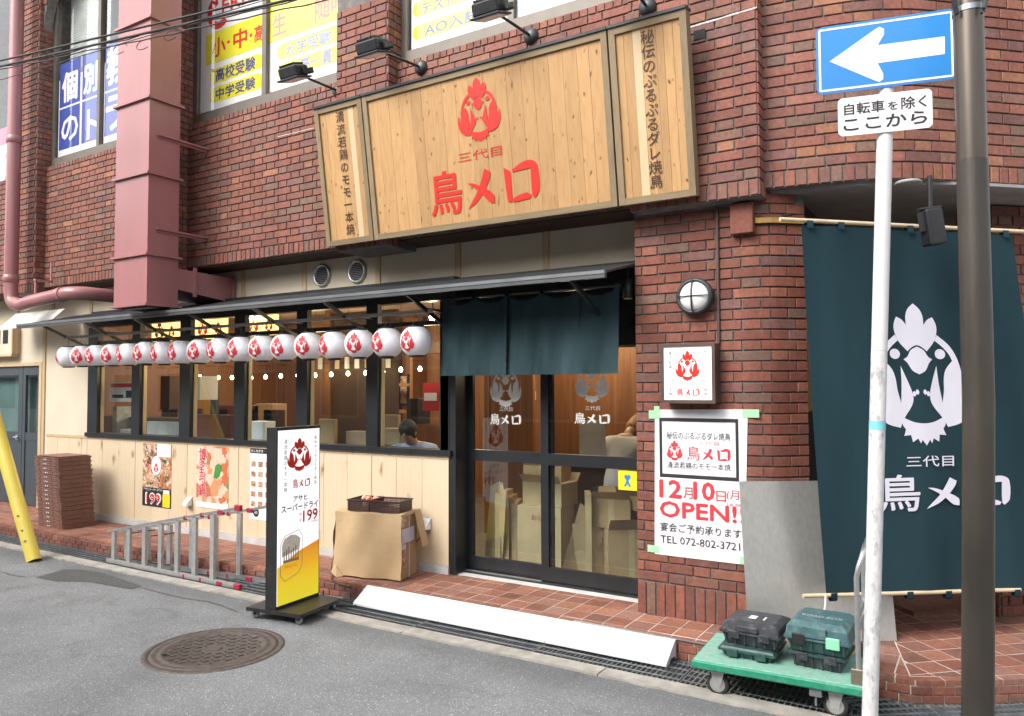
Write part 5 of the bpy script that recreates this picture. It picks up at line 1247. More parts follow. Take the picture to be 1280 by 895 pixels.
m = MB(); m.add([fr.p(0, 0, .001), fr.p(w, 0, .001), fr.p(w, h*.325, .001), fr.p(w*.5, h*.285, .001), fr.p(0, h*.215, .001)], [(0, 1, 2, 3, 4)])
bm_ = bpy.data.materials.new('lit_beer'); bm_.use_nodes = True; nt = bm_.node_tree; bb = nt.nodes['Principled BSDF']; g_ = nn(nt, 'ShaderNodeNewGeometry'); sx_ = nn(nt, 'ShaderNodeSeparateXYZ'); nt.links.new(g_.outputs['Position'], sx_.inputs[0]); rp = ramp(nt, [(.12, (.82, .7, .03)), (.27, (.82, .58, .015)), (.4, (.78, .4, .015)), (.55, (.7, .2, .015))]); nt.links.new(sx_.outputs['Z'], rp.inputs[0]); nt.links.new(rp.outputs[0], bb.inputs['Base Color']); nt.links.new(rp.outputs[0], bb.inputs['Emission Color']); bb.inputs['Emission Strength'].default_value = .22
m.build('beer_print', bm_, t)
m = MB(); logo(m, fr, w*.5, h*.95, h*.2, sx=1.25); torimero(m, fr, w*.34, h*.655, w*.76, h*.71, bold=.02); text_fit(m, fr, '199', w*.6, h*.45, w*.96, h*.515, bold=.06); text_fit(m, fr, '中', w*.5, h*.485, w*.57, h*.508); text_fit(m, fr, '生', w*.5, h*.452, w*.57, h*.475); text_fit(m, fr, '税抜価格', w*.8, h*.435, w*.97, h*.447); m.build('lettering', M_REDP, t)
m = MB(); text_fit(m, fr, 'アサヒ', w*.36, h*.578, w*.7, h*.61, bold=.05); text_fit(m, fr, 'スーパードライ', w*.08, h*.525, w*.97, h*.565, bold=.05); text_col(m, fr, '清流若鶏のモモ一本焼', w*.17, h*.95, h*.64); text_col(m, fr, '秘伝のぷるぷるダレ焼鳥', w*.9, h*.96, h*.66); m.build('lettering', M_INK, t)
m = MB(); poly2(m, fr, [(w*.1, h*.27), (w*.52, h*.3), (w*.54, h*.36), (w*.42, h*.385), (w*.3, h*.39), (w*.16, h*.375), (w*.1, h*.34)], .0012); m.build('foam_print', mk('foam_print', (.7, .66, .55), .5, var=.12, scale=60), t)
m = MB(); og = [(.07, .17), (.17, .13), (.5, .16), (.58, .2), (.58, .37), (.5, .41), (.17, .39), (.07, .35)]
for i in range(8):
    a, b = og[i], og[(i+1) % 8]; p, q = fr.p(a[0]*w, a[1]*h, .002), fr.p(b[0]*w, b[1]*h, .002); m.beam(p, q, .004, .001, up=fw)
for k in range(7): rect2(m, fr, w*(.14+.055*k), h*.25, w*(.165+.055*k), h*(.30+.012*(k % 3)), .0015)
rect2(m, fr, w*.13, h*.235, w*.5, h*.25, d=.0016)
m.build('glass_outline', mk('print_grey', (.28, .2, .14), .5), t)
m = MB(); text_fit(m, fr, 'アサヒビール', w*.15, h*.2, w*.45, h*.22, bold=.01, d=.0025); m.build('lettering', mk('orange_print', (.75, .2, .02), .5), t)
# cable on the ground
def spl(P, n=6):
    out = []
    for i in range(len(P)-1):
        p0, p1, p2, p3 = P[max(i-1, 0)], P[i], P[i+1], P[min(i+2, len(P)-1)]
        for k in range(n):
            t = k/n; out.append(.5*((2*p1)+(p2-p0)*t+(2*p0-5*p1+4*p2-p3)*t*t+(3*p1-p0-3*p2+p3)*t**3))
    return out+[P[-1]]
m = MB(); m.tube(spl([at(404, 738, z=.1), at(407, 752, z=.02), at(425, 757, z=.012), at(447, 756, z=.012), at(458, 743, z=.012), at(449, 735, z=.03), at(430, 733, z=.135), at(415, 725, z=.135), at(417, 716, z=.14)]), .0055, 8)
one('power_cord', m, M_BLACK, 'black power cord looping from the stand sign to the wrapped box', 'cord')
m = MB(); p = Vector((-4.165, WY-.06, .5)); m.tube([p, p+Vector((0, -.03, -.06)), p+Vector((-.08, -.06, -.15)), p+Vector((-.2, -.08, -.2)), p+Vector((-.3, -.05, -.21))], .006, 6); m.bbox(p.x-.018, p.x+.018, p.y-.03, p.y+.02, p.z-.03, p.z+.01, .004); one('power_cord', m, M_BLACK, 'short black cord hanging from the socket behind the wrapped box', 'cord')

# ================================================================== WRAPPED CARTON WITH BASKETS
A_ = radians(12); c0 = Vector((-4.745, -.365, .127)); M = Matrix.Translation(c0) @ Matrix.Rotation(A_, 4, 'Z')
t = thing('wrapped_carton', 'cardboard carton half wrapped in brown kraft paper used as a table', 'carton', (-4.45, -.15, .127))
m = MB(M); m.bbox(.02, .62, .02, .31, 0, .54, .003); m.build('carton', M_CARD, t)
m = MB(M)
rows = []
random.seed(3)
for j in range(13):
    z = .545-j*.0445; row = []
    for i in range(15):
        x = .0+.64*i/14; row.append((x-.02*(j/12)**2*(1-i/14)+random.uniform(-.004, .004), .0+.01*sin(i*.8+j*.4)-.02*(j/12)*abs(sin(i*.35))-.006, max(.004, z+random.uniform(-.003, .003))))
    rows.append(row)
top = [[(.0+.64*i/14, .0+.33*j/5, .5475+.004*sin(i+j)) for i in range(15)] for j in range(5, -1, -1)]
top[-1] = rows[0]
side = [[(.64+.006*sin(j*2), .0+.33*j/5, .5475-k*.06*(1 if j < 4 else 3)+.0) for j in range(6)] for k in range(2)]
allr = top+rows[1:]
M2 = [[M @ Vector(p) for p in r] for r in allr]
mm = MB(); 
for a, b in zip(M2, M2[1:]): mm.strip(a, b)
lf = [[M @ Vector((-.004-.012*k*.3+.01*sin(k*1.3+j), .0+.33*j/5, max(.004, .5475-k*.06))) for j in range(6)] for k in range(10)]
for a, b in zip(lf, lf[1:]): mm.strip(a, b)
fl = [[M @ Vector((.645+.02*k, .21+.12*j/3, .5475-k*.075)) for j in range(4)] for k in range(5)]
for a, b in zip(fl, fl[1:]): mm.strip(a, b)
rt = [[M @ Vector((.64+.004*k, .0+.33*j/5, .5475-k*.02)) for j in range(6)] for k in range(2)]
for a, b in zip(rt, rt[1:]): mm.strip(a, b)
tuft = [Vector((-.03, -.02, .03)), Vector((.04, -.045, .0)), Vector((.09, -.02, .005)), Vector((.03, -.03, .09)), Vector((.0, .0, .12))]
mm.add([M @ p for p in tuft], [(0, 1, 3), (1, 2, 3), (0, 3, 4), (2, 4, 3)])
mm.build('kraft_wrap', M_KRAFT, t)
fr = Fr(M @ Vector((.6215, .02, 0)), M.to_3x3() @ Vector((0, 1, 0)), (0, 0, 1))
m = MB(); fbox(m, fr, .0, .22, .3, .42, .006, .009); fbox(m, fr, .135, .15, 0, .53, 0, .0012); fbox(m, fr, .02, .08, .245, .29, 0, .001); m.build('shipping_label', mk('label_lilac', (.62, .6, .72), .5, var=.15, scale=40), t)
m = MB(); fbox(m, fr, .03, .08, .1, .24, 0, .0012); fbox(m, fr, .0, .09, .43, .52, 0, .0012); m.build('red_tape_print', photo_print('label_print', [(0, (.4, .27, .14)), (.3, (.5, .1, .06)), (.6, (.6, .5, .4))], 20), t)
random.seed(11)
def basket(x0, x1, y0, y1, z0, label):
    t = thing('mesh_basket', label, 'basket', (M @ Vector(((x0+x1)/2, (y0+y1)/2, z0))).to_tuple()); hh = .085
    m = MB(M); m.box(x0, x1, y0, y1, z0, z0+.004); m.build('floor', M_TRAY2, t)
    for (a, b, c, d) in ((x0, x1, y0, y0+.003), (x0, x1, y1-.003, y1), (x0, x0+.003, y0+.003, y1-.003), (x1-.003, x1, y0+.003, y1-.003)):
        m = MB(M); nx = int(max(b-a, d-c)/.012); lx = (b-a) > (d-c)
        for k in range(nx):
            if lx: xx = a+(b-a)*(k+.5)/nx; m.box(xx-.003, xx+.003, c, d, z0+.004, z0+hh)
            else: yy = c+(d-c)*(k+.5)/nx; m.box(a, b, yy-.003, yy+.003, z0+.004, z0+hh)
        for k in range(6):
            zz = z0+.01+k*.0135; m.box(a-.0005, b+.0005, c-.0005, d+.0005, zz, zz+.006)
        m.build('mesh_side', M_TRAY2, t)
    m = MB(M); rect_frame2 = ((x0-.006, x1+.006, y0-.006, y0+.004), (x0-.006, x1+.006, y1-.004, y1+.006), (x0-.006, x0+.004, y0+.004, y1-.004), (x1-.004, x1+.006, y0+.004, y1-.004))
    for q in rect_frame2: m.box(*q, z0+hh, z0+hh+.01)
    m.build('rim', M_TRAY2, t); return t
M_TRAY2 = mk('dark_brown_basket', (.06, .03, .028), .45, var=.15)
basket(.10, .31, .03, .28, .553, 'left dark brown mesh basket with red and white packets on the wrapped carton')
basket(.32, .60, .03, .26, .553, 'right dark brown mesh basket, empty, on the wrapped carton')
m = MB(M)
for k in range(5):
    c = Vector((.19+.025*k, .16+.02*sin(k*2), .63+.012*cos(k*3))); m.lathe(c, [(.001, -.02), (.025, -.01), (.03, .005), (.018, .022), (.001, .026)], 8)
one('snack_packets', m, photo_print('packet_print', [(0, (.65, .1, .05)), (.4, (.8, .75, .7)), (.7, (.75, .3, .05))], 25), 'small red and white packets piled in the left basket', 'packets')

# ================================================================== CRATE STACK
def crate():
    t = thing('plastic_crate', '', 'crate', (0, 0, 0)); Lx, Ly, Hh = .56, .385, .05
    m = MB(); m.box(.008, Lx-.008, .008, Ly-.008, 0, .006)
    for q in ((.008, Lx-.008, .008, .014), (.008, Lx-.008, Ly-.014, Ly-.008), (.008, .014, .014, Ly-.014), (Lx-.014, Lx-.008, .014, Ly-.014)): m.box(*q, .006, .040)
    for k in range(4):
        x = .04+k*.135
        for y0, y1 in ((.003, .008), (Ly-.008, Ly-.003)): m.box(x, x+.075, y0, y1, .004, .026)
    for k in range(3):
        y = .04+k*.12
        for x0, x1 in ((.003, .008), (Lx-.008, Lx-.003)): m.box(x0, x1, y, y+.075, .004, .026)
    m.build('tray', M_TRAY, t)
    m = MB(); rect = ((0, Lx, 0, .012), (0, Lx, Ly-.012, Ly), (0, .012, .012, Ly-.012), (Lx-.012, Lx, .012, Ly-.012))
    for q in rect: m.box(*q, .033, .047)
    for k in range(4):
        x = .05+k*.14; m.box(x, x+.05, -.005, -.0, .036, .046); y = .04+k*.09; m.box(Lx, Lx+.005, y, y+.04, .036, .046)
    m.build('rim', M_TRAY, t)
    m = MB(); m.box(.23, .25, -.002, -.0005, .012, .026); m.box(.27, .29, -.002, -.0005, .012, .026); m.build('white_mark', M_WHITE, t)
    return t
K0 = crate(); om = ['bottom', 'second', 'third', 'fourth', 'fifth', 'sixth', 'seventh', 'eighth']
for i in range(16):
    K = K0 if i == 0 else dup(K0, (0, 0, 0)); f = i/15
    K.location = (-9.50-.13*f+random.uniform(-.004, .004), -.425+.01*f+random.uniform(-.003, .003), .127+i*.0505); K.rotation_euler = (0, 0, radians(-2)+random.uniform(-.012, .012))
    nm = (om[i]+(' crate' if i == 0 else ' crate from the bottom')) if i < 8 else ('top crate' if i == 15 else om[15-i]+' crate from the top')
    K['label'] = 'brown plastic crate, '+nm+' of the tall stack'; K['group'] = 'brown plastic crates in one stack'
m = MB(); 
for k in range(5): m.box(-9.61, -9.1, -.39+k*.07, -.33+k*.07, .937, .9415)
one('cardboard_sheet', m, MATS['brown_crate_plastic'], 'flat brown slatted liner on top of the crate stack', 'crate liner')
m = MB(); m.box(-9.95, -9.52, -.2, .08, .1275, .13); one('floor_hatch', m, M_STEEL, 'small grey floor hatch in the paving left of the crate stack', 'hatch')

# ================================================================== LADDER LYING ON ITS SIDE
t = thing('stepladder', 'folded aluminium stepladder with crimson fittings lying on its side', 'ladder', (-6.45, -.7, 0))
def lad_section(y, x0, x1, zt0, zt1, nr, tilt=0, zr_=.03, lab=None):
    m = MB(); m.beam((x0, y, zr_), (x1, y+tilt, zr_), .02, .042); m.build('rail', M_ALU, t)
    m = MB(); m.beam((x0, y, zt0), (x1, y+tilt, zt1), .02, .024); m.build('rail', M_ALU, t)
    for k in range(nr):
        f = (k+.25)/(nr-.25); x = x0+(x1-x0)*(f*.86+.02); z = zt0+(zt1-zt0)*(x-x0)/(x1-x0); yy = y+tilt*(x-x0)/(x1-x0)
        m = MB(); m.box(x-.026, x+.026, yy-.006, yy+.006, zr_+.02, z-.012); m.box(x+.023, x+.026, yy+.006, yy+.022, zr_+.02, z-.012); m.build('step', M_ALUM, t)
    for xx, z in ((x1, zr_), (x1+.0, zt1)):
        m = MB(); m.bbox(xx-.06, xx+.02, y+tilt-.017, y+tilt+.017, z-.027, z+.024, .006); m.build('foot_cap', M_REDC, t)
    for f in (.62, .74, .86):
        x = x0+(x1-x0)*f; yy = y+tilt*f
        for z in (zr_, zt0+(zt1-zt0)*f): m = MB(); m.bbox(x-.014, x+.014+(.05 if f > .8 else 0), yy-.013, yy+.015, z-.023, z+.016, .004); m.build('rail_joint', M_REDC, t)
lad_section(-.79, -7.43, -5.45, .315, .70, 7); lad_section(-.72, -7.36, -5.36, .30, .69, 6, tilt=.2)
for x in (-7.0, -6.7): m = MB(); m.beam((x, -.8, .09), (x+.12, -.68, .06), .02, .008); m.build('spreader', M_BLACK, t); m = MB(); m.beam((x, -.8, .34), (x+.15, -.66, .36), .02, .008); m.build('spreader', M_BLACK, t)

# ================================================================== YELLOW GUY GUARD
b0 = Vector((-8.13, -1.13, 0.0)); dr = Vector((-.50, .0, .80)).normalized()
t = thing('guy_wire_guard', 'leaning yellow plastic tube guard at the left edge of the road', 'guard tube', b0.to_tuple())
m = MB(); m.tube([b0, b0+dr*2.3], .068, 20, caps=False); m.tube([b0+dr*.001, b0+dr*2.29], .062, 20, caps=False); m.build('tube', M_YELLOWT, t)
m = MB(); m.tube([b0-dr*.05, b0+dr*9], .006, 6); m.build('guy_wire', M_STEEL, t)
for s in (.22, .34, .5): m = MB(); p = b0+dr*s+Vector((.04, -.055, .02)); m.lathe(p, [(.001, -.008), (.01, -.008), (.01, .004)], 8, 'y'); m.build('bolt', M_STEEL, t)

# ================================================================== WHITE RAMP
M_RAMP = mk('white_ramp_board', (.74, .75, .77), .45, var=.03, scale=7, dirt=.3, dirtcol=(.5, .49, .48))
t = thing('threshold_ramp', 'long low white ramp laid over the drain gratings before the door', 'ramp', (-3, -.55, .01))
for x0, x1 in ((-4.28, -3.435), (-3.43, -2.545), (-2.54, -1.69)):
    m = MB(); yb, yf = -.455, -.635; zb, zf = .128, .028
    prof = [(yb, zb), (yb-.02, zb+.002), (yf, zf), (yf, .012), (yf+.06, .012), (yf+.075, .035), (yb-.03, .035), (yb-.01, .012), (yb, .012)]
    n = len(prof); V = [(x0+(.16*(yf-y)/(yf-yb)*-1-.0 if x0 < -4 and False else 0), y, z) for y, z in prof]+[(x1, y, z) for y, z in prof]
    m.add(V, [tuple(range(n)), tuple(range(2*n-1, n-1, -1))]+[(i, n+i, n+(i+1) % n, (i+1) % n) for i in range(n)]); m.build('ramp_section', M_RAMP, t)

# ================================================================== PLATFORM CART
CA = radians(3); cM = Matrix.Translation(Vector((-1.43, -.945, 0))) @ Matrix.Rotation(CA, 4, 'Z'); CW, CD = .89, .545
t = thing('platform_cart', 'green platform hand cart with steel handle holding four tool cases', 'hand cart', (-1, -.65, 0))
m = MB(cM); m.bbox(0, CW, 0, CD, .152, .198, .008); m.build('platform', M_GREENP, t)
m = MB(cM); m.bbox(.012, CW-.012, .012, CD-.012, .196, .2015, .002); m.build('deck_mat', M_GREENT, t)
for x, y in ((.13, .09), (.74, .09), (.13, .40), (.74, .40)):
    c = cM @ Vector((x, y, .062)); m = MB(); m.lathe(c, [(.018, -.016), (.052, -.02), (.06, -.015), (.062, 0), (.06, .015), (.052, .02), (.018, .016)], 22, 'y'); wh = m.build('wheel', M_RUBBER, t)
    m = MB(); m.lathe(c, [(.001, -.023), (.02, -.023), (.042, -.0205), (.046, -.016)], 18, 'y'); m.build('hub', M_ALU, wh)
    m = MB(); 
    for dy in (-.03, .03): m.add([(c.x-.018, c.y+dy-.0015, .05), (c.x+.018, c.y+dy-.0015, .05), (c.x+.045, c.y+dy-.0015, .148), (c.x-.035, c.y+dy-.0015, .148), (c.x-.018, c.y+dy+.0015, .05), (c.x+.018, c.y+dy+.0015, .05), (c.x+.045, c.y+dy+.0015, .148), (c.x-.035, c.y+dy+.0015, .148)], [(0, 1, 2, 3), (4, 7, 6, 5), (0, 4, 5, 1), (1, 5, 6, 2), (3, 7, 4, 0)])
    m.box(c.x-.045, c.x+.05, c.y-.035, c.y+.035, .146, .1515); m.build('caster_fork', M_ALUM, t)
m = MB(cM); m.box(.62, .68, .02, .05, .11, .15); m.box(.645, .655, .03, .04, .06, .11); m.build('brake', M_STEEL, t)
m = MB(cM); hx = CW-.035; lean = .03
m.tube([(hx, .05, .2), (hx+.0, .05, .74), (hx+.012, .055, .8), (hx+.03, .08, .86), (hx+.035, .13, .885), (hx+.035, CD-.13, .885), (hx+.03, CD-.08, .86), (hx+.012, CD-.055, .8), (hx, CD-.05, .74), (hx, CD-.05, .2)], .0135, 10); m.build('handle', M_ALU, t)
m = MB(cM); m.tube([(hx, .06, .45), (hx, CD-.06, .45)], .008, 8); m.tube([(hx, .06, .52), (hx, CD-.06, .52)], .008, 8); m.build('crossbar', M_ALU, t)
for ya, yb in ((.03, .07), (CD-.07, CD-.03)): m = MB(cM); m.bbox(hx-.035, hx+.035, ya, yb, .2, .28, .004); m.build('handle_bracket', mk('brass_steel', (.3, .26, .2), .4, .7), t)
def case(x0, x1, y0, y1, z0, z1, rot, mat, lidm, label, taper=.02, split=.55, latch=None, handle=True, marks=None):
    MM = cM @ Matrix.Translation(Vector(((x0+x1)/2, (y0+y1)/2, 0))) @ Matrix.Rotation(rot, 4, 'Z') @ Matrix.Translation(Vector((-(x0+x1)/2, -(y0+y1)/2, 0)))
    t = thing('tool_case', label, 'tool case', (MM @ Vector(((x0+x1)/2, (y0+y1)/2, z0))).to_tuple()); zs = z0+(z1-z0)*split; k = taper
    def frust(m, z0, z1, ins0, ins1, b=.007):
        V = []
        for z, i_ in ((z0, ins0), (z1, ins1)):
            for sx, sy in ((0, 0), (1, 0), (1, 1), (0, 1)):
                X = x0+i_ if sx == 0 else x1-i_; Y = y0+i_ if sy == 0 else y1-i_; dx = b*(1 if sx == 0 else -1); dy = b*(1 if sy == 0 else -1)
                V += [(X+dx, Y, z), (X, Y+dy, z)] if (sx+sy) % 2 else [(X, Y+dy, z), (X+dx, Y, z)]
        m.add(V, [tuple(range(8))[::-1], tuple(range(8, 16))]+[(i, (i+1) % 8, 8+(i+1) % 8, 8+i) for i in range(8)])
    m = MB(MM); frust(m, z0, zs, k+.01, k*.3); m.build('body', mat, t)
    m = MB(MM); frust(m, zs-.004, zs+.008, -.004, -.004); m.build('rim', lidm, t)
    for q_ in range(6):
        X = x0+.03+(x1-x0-.06)*q_/5; m = MB(MM); m.box(X-.003, X+.003, y0+k*.3+.0005, y0+k*.3+.006, z0+.01, zs-.006); m.build('rib', mat, t)
    m = MB(MM); frust(m, zs+.008, z1-(z1-zs)*.3, .003, .01); frust(m, z1-(z1-zs)*.3, z1, .01, .045); m.build('lid', lidm, t)
    if latch:
        for lx in (.2, .72): m = MB(MM); X = x0+(x1-x0)*lx; m.bbox(X-.025, X+.045, y0-.012, y0+.002, zs-.03, zs+.03, .004); m.build('latch', latch if lx > .5 else M_BLACK, t)
    else:
        for lx in (.25, .75): m = MB(MM); X = x0+(x1-x0)*lx; m.bbox(X-.03, X+.03, y0-.01, y0+.004, zs-.03, zs+.012, .003); m.build('latch', mat, t)
    if handle: m = MB(MM); X = (x0+x1)/2; m.bbox(X-.07, X+.05, y0-.01, y0+.006, zs+.012, z1-.015, .004); m.build('handle', lidm, t)
    if marks: m = MB(MM); m.box(*marks, z1+.0003, z1+.001); m.box(marks[0]+.08, marks[1]+.05, marks[2], marks[3], z1+.0003, z1+.001); m.build('sticker', M_PAPER, t)
    return t, MM
case(.13, .44, .12, .42, .202, .27, radians(-2), M_CASEG, M_CASEG, 'flat dark green tool case under the charcoal case', split=.6, handle=False)
case(.14, .47, .13, .45, .271, .40, radians(-4), M_CASEK, M_CASEK, 'scuffed charcoal tool case lying on the left of the cart', split=.55, marks=(.27, .31, .25, .31))
case(.51, .80, .14, .43, .202, .295, radians(-5), M_CASEK, M_CASEG, 'black green base case under the teal tool case', split=.8, handle=False)
tc, MM = case(.495, .825, .11, .47, .296, .455, radians(-4), M_CASEG, M_CASET, 'teal tool case with one mint green latch on the right of the cart', split=.45, latch=mk('mint_latch', (.25, .6, .4), .4))
fr = Fr(MM @ Vector((.53, .24, .4575)), MM.to_3x3() @ Vector((1, 0, 0)), MM.to_3x3() @ Vector((0, 1, 0)))
m = MB(); text_fit(m, fr, 'ROAD BOX', .03, .0, .24, .04, d=.001); m.build('lettering', mk('worn_white_print', (.4, .48, .48), .6), tc)

# ================================================================== SHEET METAL, BANNER
TL, BL, BR = Vector((-1.365, -.14, 1.11)), Vector((-1.285, -.27, .127)), Vector((-.50, .245, .127)); TR = TL+(BR-BL)
m = MB(); nrm = (BR-BL).cross(TL-BL).normalized()*.003; Q = [BL, BR, TR, TL]; m.add([p for p in Q]+[p-nrm for p in Q], [(0, 1, 2, 3), (4, 7, 6, 5), (0, 4, 5, 1), (1, 5, 6, 2), (2, 6, 7, 3), (3, 7, 4, 0)])
one('metal_sheet', m, M_SHEET, 'dull grey sheet of metal leaning between the brick pillar and the banner', 'metal sheet')
bo = Vector((-1.02, -.33, 0)); u43 = Vector((ca, sa_, 0)); fr = Fr(bo, u43, (0, 0, 1))
tb_ = thing('entrance_banner', 'large dark teal banner with a white rooster hung across the corner entrance', 'banner', (bo.x, bo.y, .44))
Ptl, Pbl, Ptr, Pbr = fr.uv(1002, 281), fr.uv(1033, 745), fr.uv(1266, 294), fr.uv(1335, 737)
def cloth_d(a, b): return .004*sin(a*8+b*1.5)+.0025*sin(a*21)-.012*sin(pi*min(1, max(0, (b-.44)/2.3)))
NU, NV = 60, 40; rows = []
for j in range(NV+1):
    v = j/NV; row = []
    for i in range(NU+1):
        u_ = i/NU; a = (Pbl[0]*(1-v)+Ptl[0]*v)*(1-u_)+(Pbr[0]*(1-v)+Ptr[0]*v)*u_; b = (Pbl[1]*(1-u_)+Pbr[1]*u_)*(1-v)+(Ptl[1]*(1-u_)+Ptr[1]*u_)*v
        row.append(fr.p(a, b, cloth_d(a, b)))
    rows.append(row)
m = MB()
for a, b in zip(rows, rows[1:]): m.strip(a, b)
m.build('cloth', M_CLOTH, tb_)
m = MB(); p, q = fr.uv(975, 274), fr.uv(1285, 290); m.tube([fr.p(*p), fr.p(q[0]+.15, q[1])], .013, 10); m.build('top_rod', mk('bamboo', (.62, .5, .33), .5), tb_)
m = MB(); p2, q2 = fr.uv(1004, 745), fr.uv(1275, 737); m.tube([fr.p(*p2), fr.p(*q2)], .013, 10); m.build('bottom_rod', MATS['bamboo'], tb_)
for pxs, py, sg in (((1011, 1050, 1097, 1136, 1175, 1215, 1255), 281, 1), ((1041, 1088, 1136, 1184, 1232, 1270), 743, -1)):
    for px_ in pxs:
        k = (px_-(1002 if sg > 0 else 1033))/(260 if sg > 0 else 267); a, _ = fr.uv(px_, py); b = (Ptl[1]*(1-k)+Ptr[1]*k) if sg > 0 else (Pbl[1]*(1-k)+Pbr[1]*k)
        m = MB(); z0_, z1_ = (b-.02, b+.035) if sg > 0 else (b+.02, b-.03); e_ = .012*sg; lp = [(.0155, z0_), (.0155, z1_-e_), (.008, z1_), (-.008, z1_), (-.0155, z1_-e_), (-.0155, z0_)]; m.strip([fr.p(a-.022, q_, d_) for d_, q_ in lp], [fr.p(a+.022, q_, d_) for d_, q_ in lp]); m.build('loop', M_CLOTH, tb_)
vs, fs = LOGOCURV; a0, b0 = fr.uv(1142, 379); a1, b1 = fr.uv(1160, 557); hh = b0-b1
m = MB(); V_ = [(a0+(a1-a0)*y+x*hh*1.02, b0-y*hh) for x, y in vs]
m.add([fr.p(a, b, cloth_d(a, b)+.0018) for a, b in V_], fs); m.build('rooster_print', M_CLOTHW, tb_)
m = MB(); a2, b2 = fr.uv(1133, 584); a3, b3 = fr.uv(1192, 569); text_fit(m, fr, '三代目', a2, b2, a3, b3, d=.001, bold=.02)
a2, b2 = fr.uv(1100, 640); a3, b3 = fr.uv(1262, 590); torimero(m, fr, a2, b2, a3, b3, d=.001, bold=.03); m.build('lettering', M_CLOTHW, tb_)
m = MB(); m.tube([fr.p(p2[0]+.14, p2[1], .015), fr.p(p2[0]+.135, p2[1]-.05, .02), fr.p(p2[0]+.125, p2[1]-.1, .02)], .006, 6); m.build('tie', M_WHITE, tb_)
m = MB(); m.tube([(-1.06, .1, 2.86), (-1.08, -.1, 2.82), fr.p(.035, p[1]+.03)], .008, 6); one('rod_hook', m, M_BLACK, 'small black hook holding the banner rod at the pillar top', 'hook')

# ================================================================== ENTRANCE RECESS
vest = thing('entrance_porch', 'dark tiled entrance porch behind the big teal banner', 'porch', (-.4, 1.4, .12))
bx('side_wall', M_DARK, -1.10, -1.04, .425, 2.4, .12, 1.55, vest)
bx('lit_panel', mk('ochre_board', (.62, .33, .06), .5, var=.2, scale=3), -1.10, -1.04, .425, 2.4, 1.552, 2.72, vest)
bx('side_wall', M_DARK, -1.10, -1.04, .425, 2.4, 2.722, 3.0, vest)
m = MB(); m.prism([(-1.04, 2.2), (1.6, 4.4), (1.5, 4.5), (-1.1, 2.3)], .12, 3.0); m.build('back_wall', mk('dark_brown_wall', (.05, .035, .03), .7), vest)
m = MB(); m.prism([(-.45, .87), (.4, 1.7), (-.3, 2.4), (-1.04, 1.6)], .125, .155); m.build('step', M_TILE, vest)
colm = thing('porch_column', 'dark red brick column at the right edge behind the banner', 'column', (.3, 1.4, .12))
CP = Path([(.06, 1.16), (.115+1.9*cos(A43), 1.2+1.9*sin(A43))]); mb = MB(); wall_back(mb, CP, .12, ZB-.03, t=.3); core = mb.build('core', M_MORTAR, colm)
cb = lay(CP, .13, 2.98, s0=.01); cb += lay(Path([(.06-.2, 1.16+.2), (.06, 1.16)]), .13, 2.98, units=(.09,), stagger=.05); place_bricks(cb, colm, M_BRICK2, limit=150)
# spotlight under the corner soffit
t = thing('porch_spotlight', 'black boxy spotlight hanging under the corner soffit before the banner', 'spotlight', (-.22, .2, 2.66))
sp = at(1163, 262, y=.12); M = Matrix.Translation(sp+Vector((0, 0, -.05))) @ Matrix.Rotation(radians(38), 4, 'Z') @ Matrix.Rotation(radians(-8), 4, 'Y')
m = MB(M); m.bbox(-.055, .055, -.05, .05, -.17, .05, .01); m.build('housing', M_BLACK, t)
m = MB(); m.tube([sp+Vector((0, 0, -.02)), sp+Vector((.0, .0, .1)), (sp.x, sp.y, ZB-.02)], .014, 8); m.build('stem', M_BLACK, t)
m = MB(M); m.box(-.07, -.056, -.02, .02, -.08, .04); m.box(.056, .07, -.02, .02, -.08, .04); m.box(-.07, .07, -.02, .02, .055, .065); m.build('yoke', M_DARKGREY, t)
m = MB(); m.lathe((sp.x-.12, sp.y+.05, ZB-.045), [(.001, .02), (.07, .02), (.08, .01), (.075, 0), (.001, 0)], 20); one('ceiling_detector', m, mk('grey_plastic', (.3, .31, .3), .5), 'flat round grey fitting on the soffit beside the spotlight', 'ceiling fitting')

# ================================================================== POLES AND ROAD SIGNS
t = thing('sign_pole', 'slim white painted pole, grimy below, carrying the one way sign', 'pole', (-.52, -1, 0))
def PA(z): return Vector((-.516+.0435*z, -1.0, z))
m = MB(); m.tube([PA(1.9), PA(3.42)], .037, 20); m.build('upper_shaft', M_WPOLE, t)
m = MB(); m.tube([PA(0), PA(1.899)], .0372, 20); m.build('lower_shaft', M_WPOLED, t)
m = MB(); m.tube([PA(1.51), PA(1.555)], .0382, 20, caps=False); m.build('tape_band', mk('cyan_tape', (.2, .55, .62), .5), t)
v13 = Vector((cos(radians(13)), sin(radians(13)), 0)); fr = Fr((-.4, -1.047, 0), v13, (0, 0, 1))
def signplate(name, label, bl, tr, r, mat, par=None):
    t = thing(name, label, 'road sign', (-.39, -1.04, 3)); a0, b0 = fr.uv(*bl); a1, b1 = fr.uv(*tr)
    m = MB(); pts = []
    for cx, cy, s in ((a1-r, b0+r, -90), (a1-r, b1-r, 0), (a0+r, b1-r, 90), (a0+r, b0+r, 180)):
        for i in range(6): q = radians(s+90*i/5); pts.append((cx+r*cos(q), cy+r*sin(q)))
    n = len(pts); m.add([fr.p(a, b, 0) for a, b in pts]+[fr.p(a, b, -.003) for a, b in pts], [tuple(range(n)), tuple(range(2*n-1, n-1, -1))]+[(i, n+i, n+(i+1) % n, (i+1) % n) for i in range(n)]); m.build('plate', mat, t); return t, a0, b0, a1, b1
t, a0, b0, a1, b1 = signplate('one_way_sign', 'blue one way sign with a white arrow pointing left', (1021, 119), (1194, 10), .03, M_SIGNBLUE)
m = MB(); e, q = .012, .022
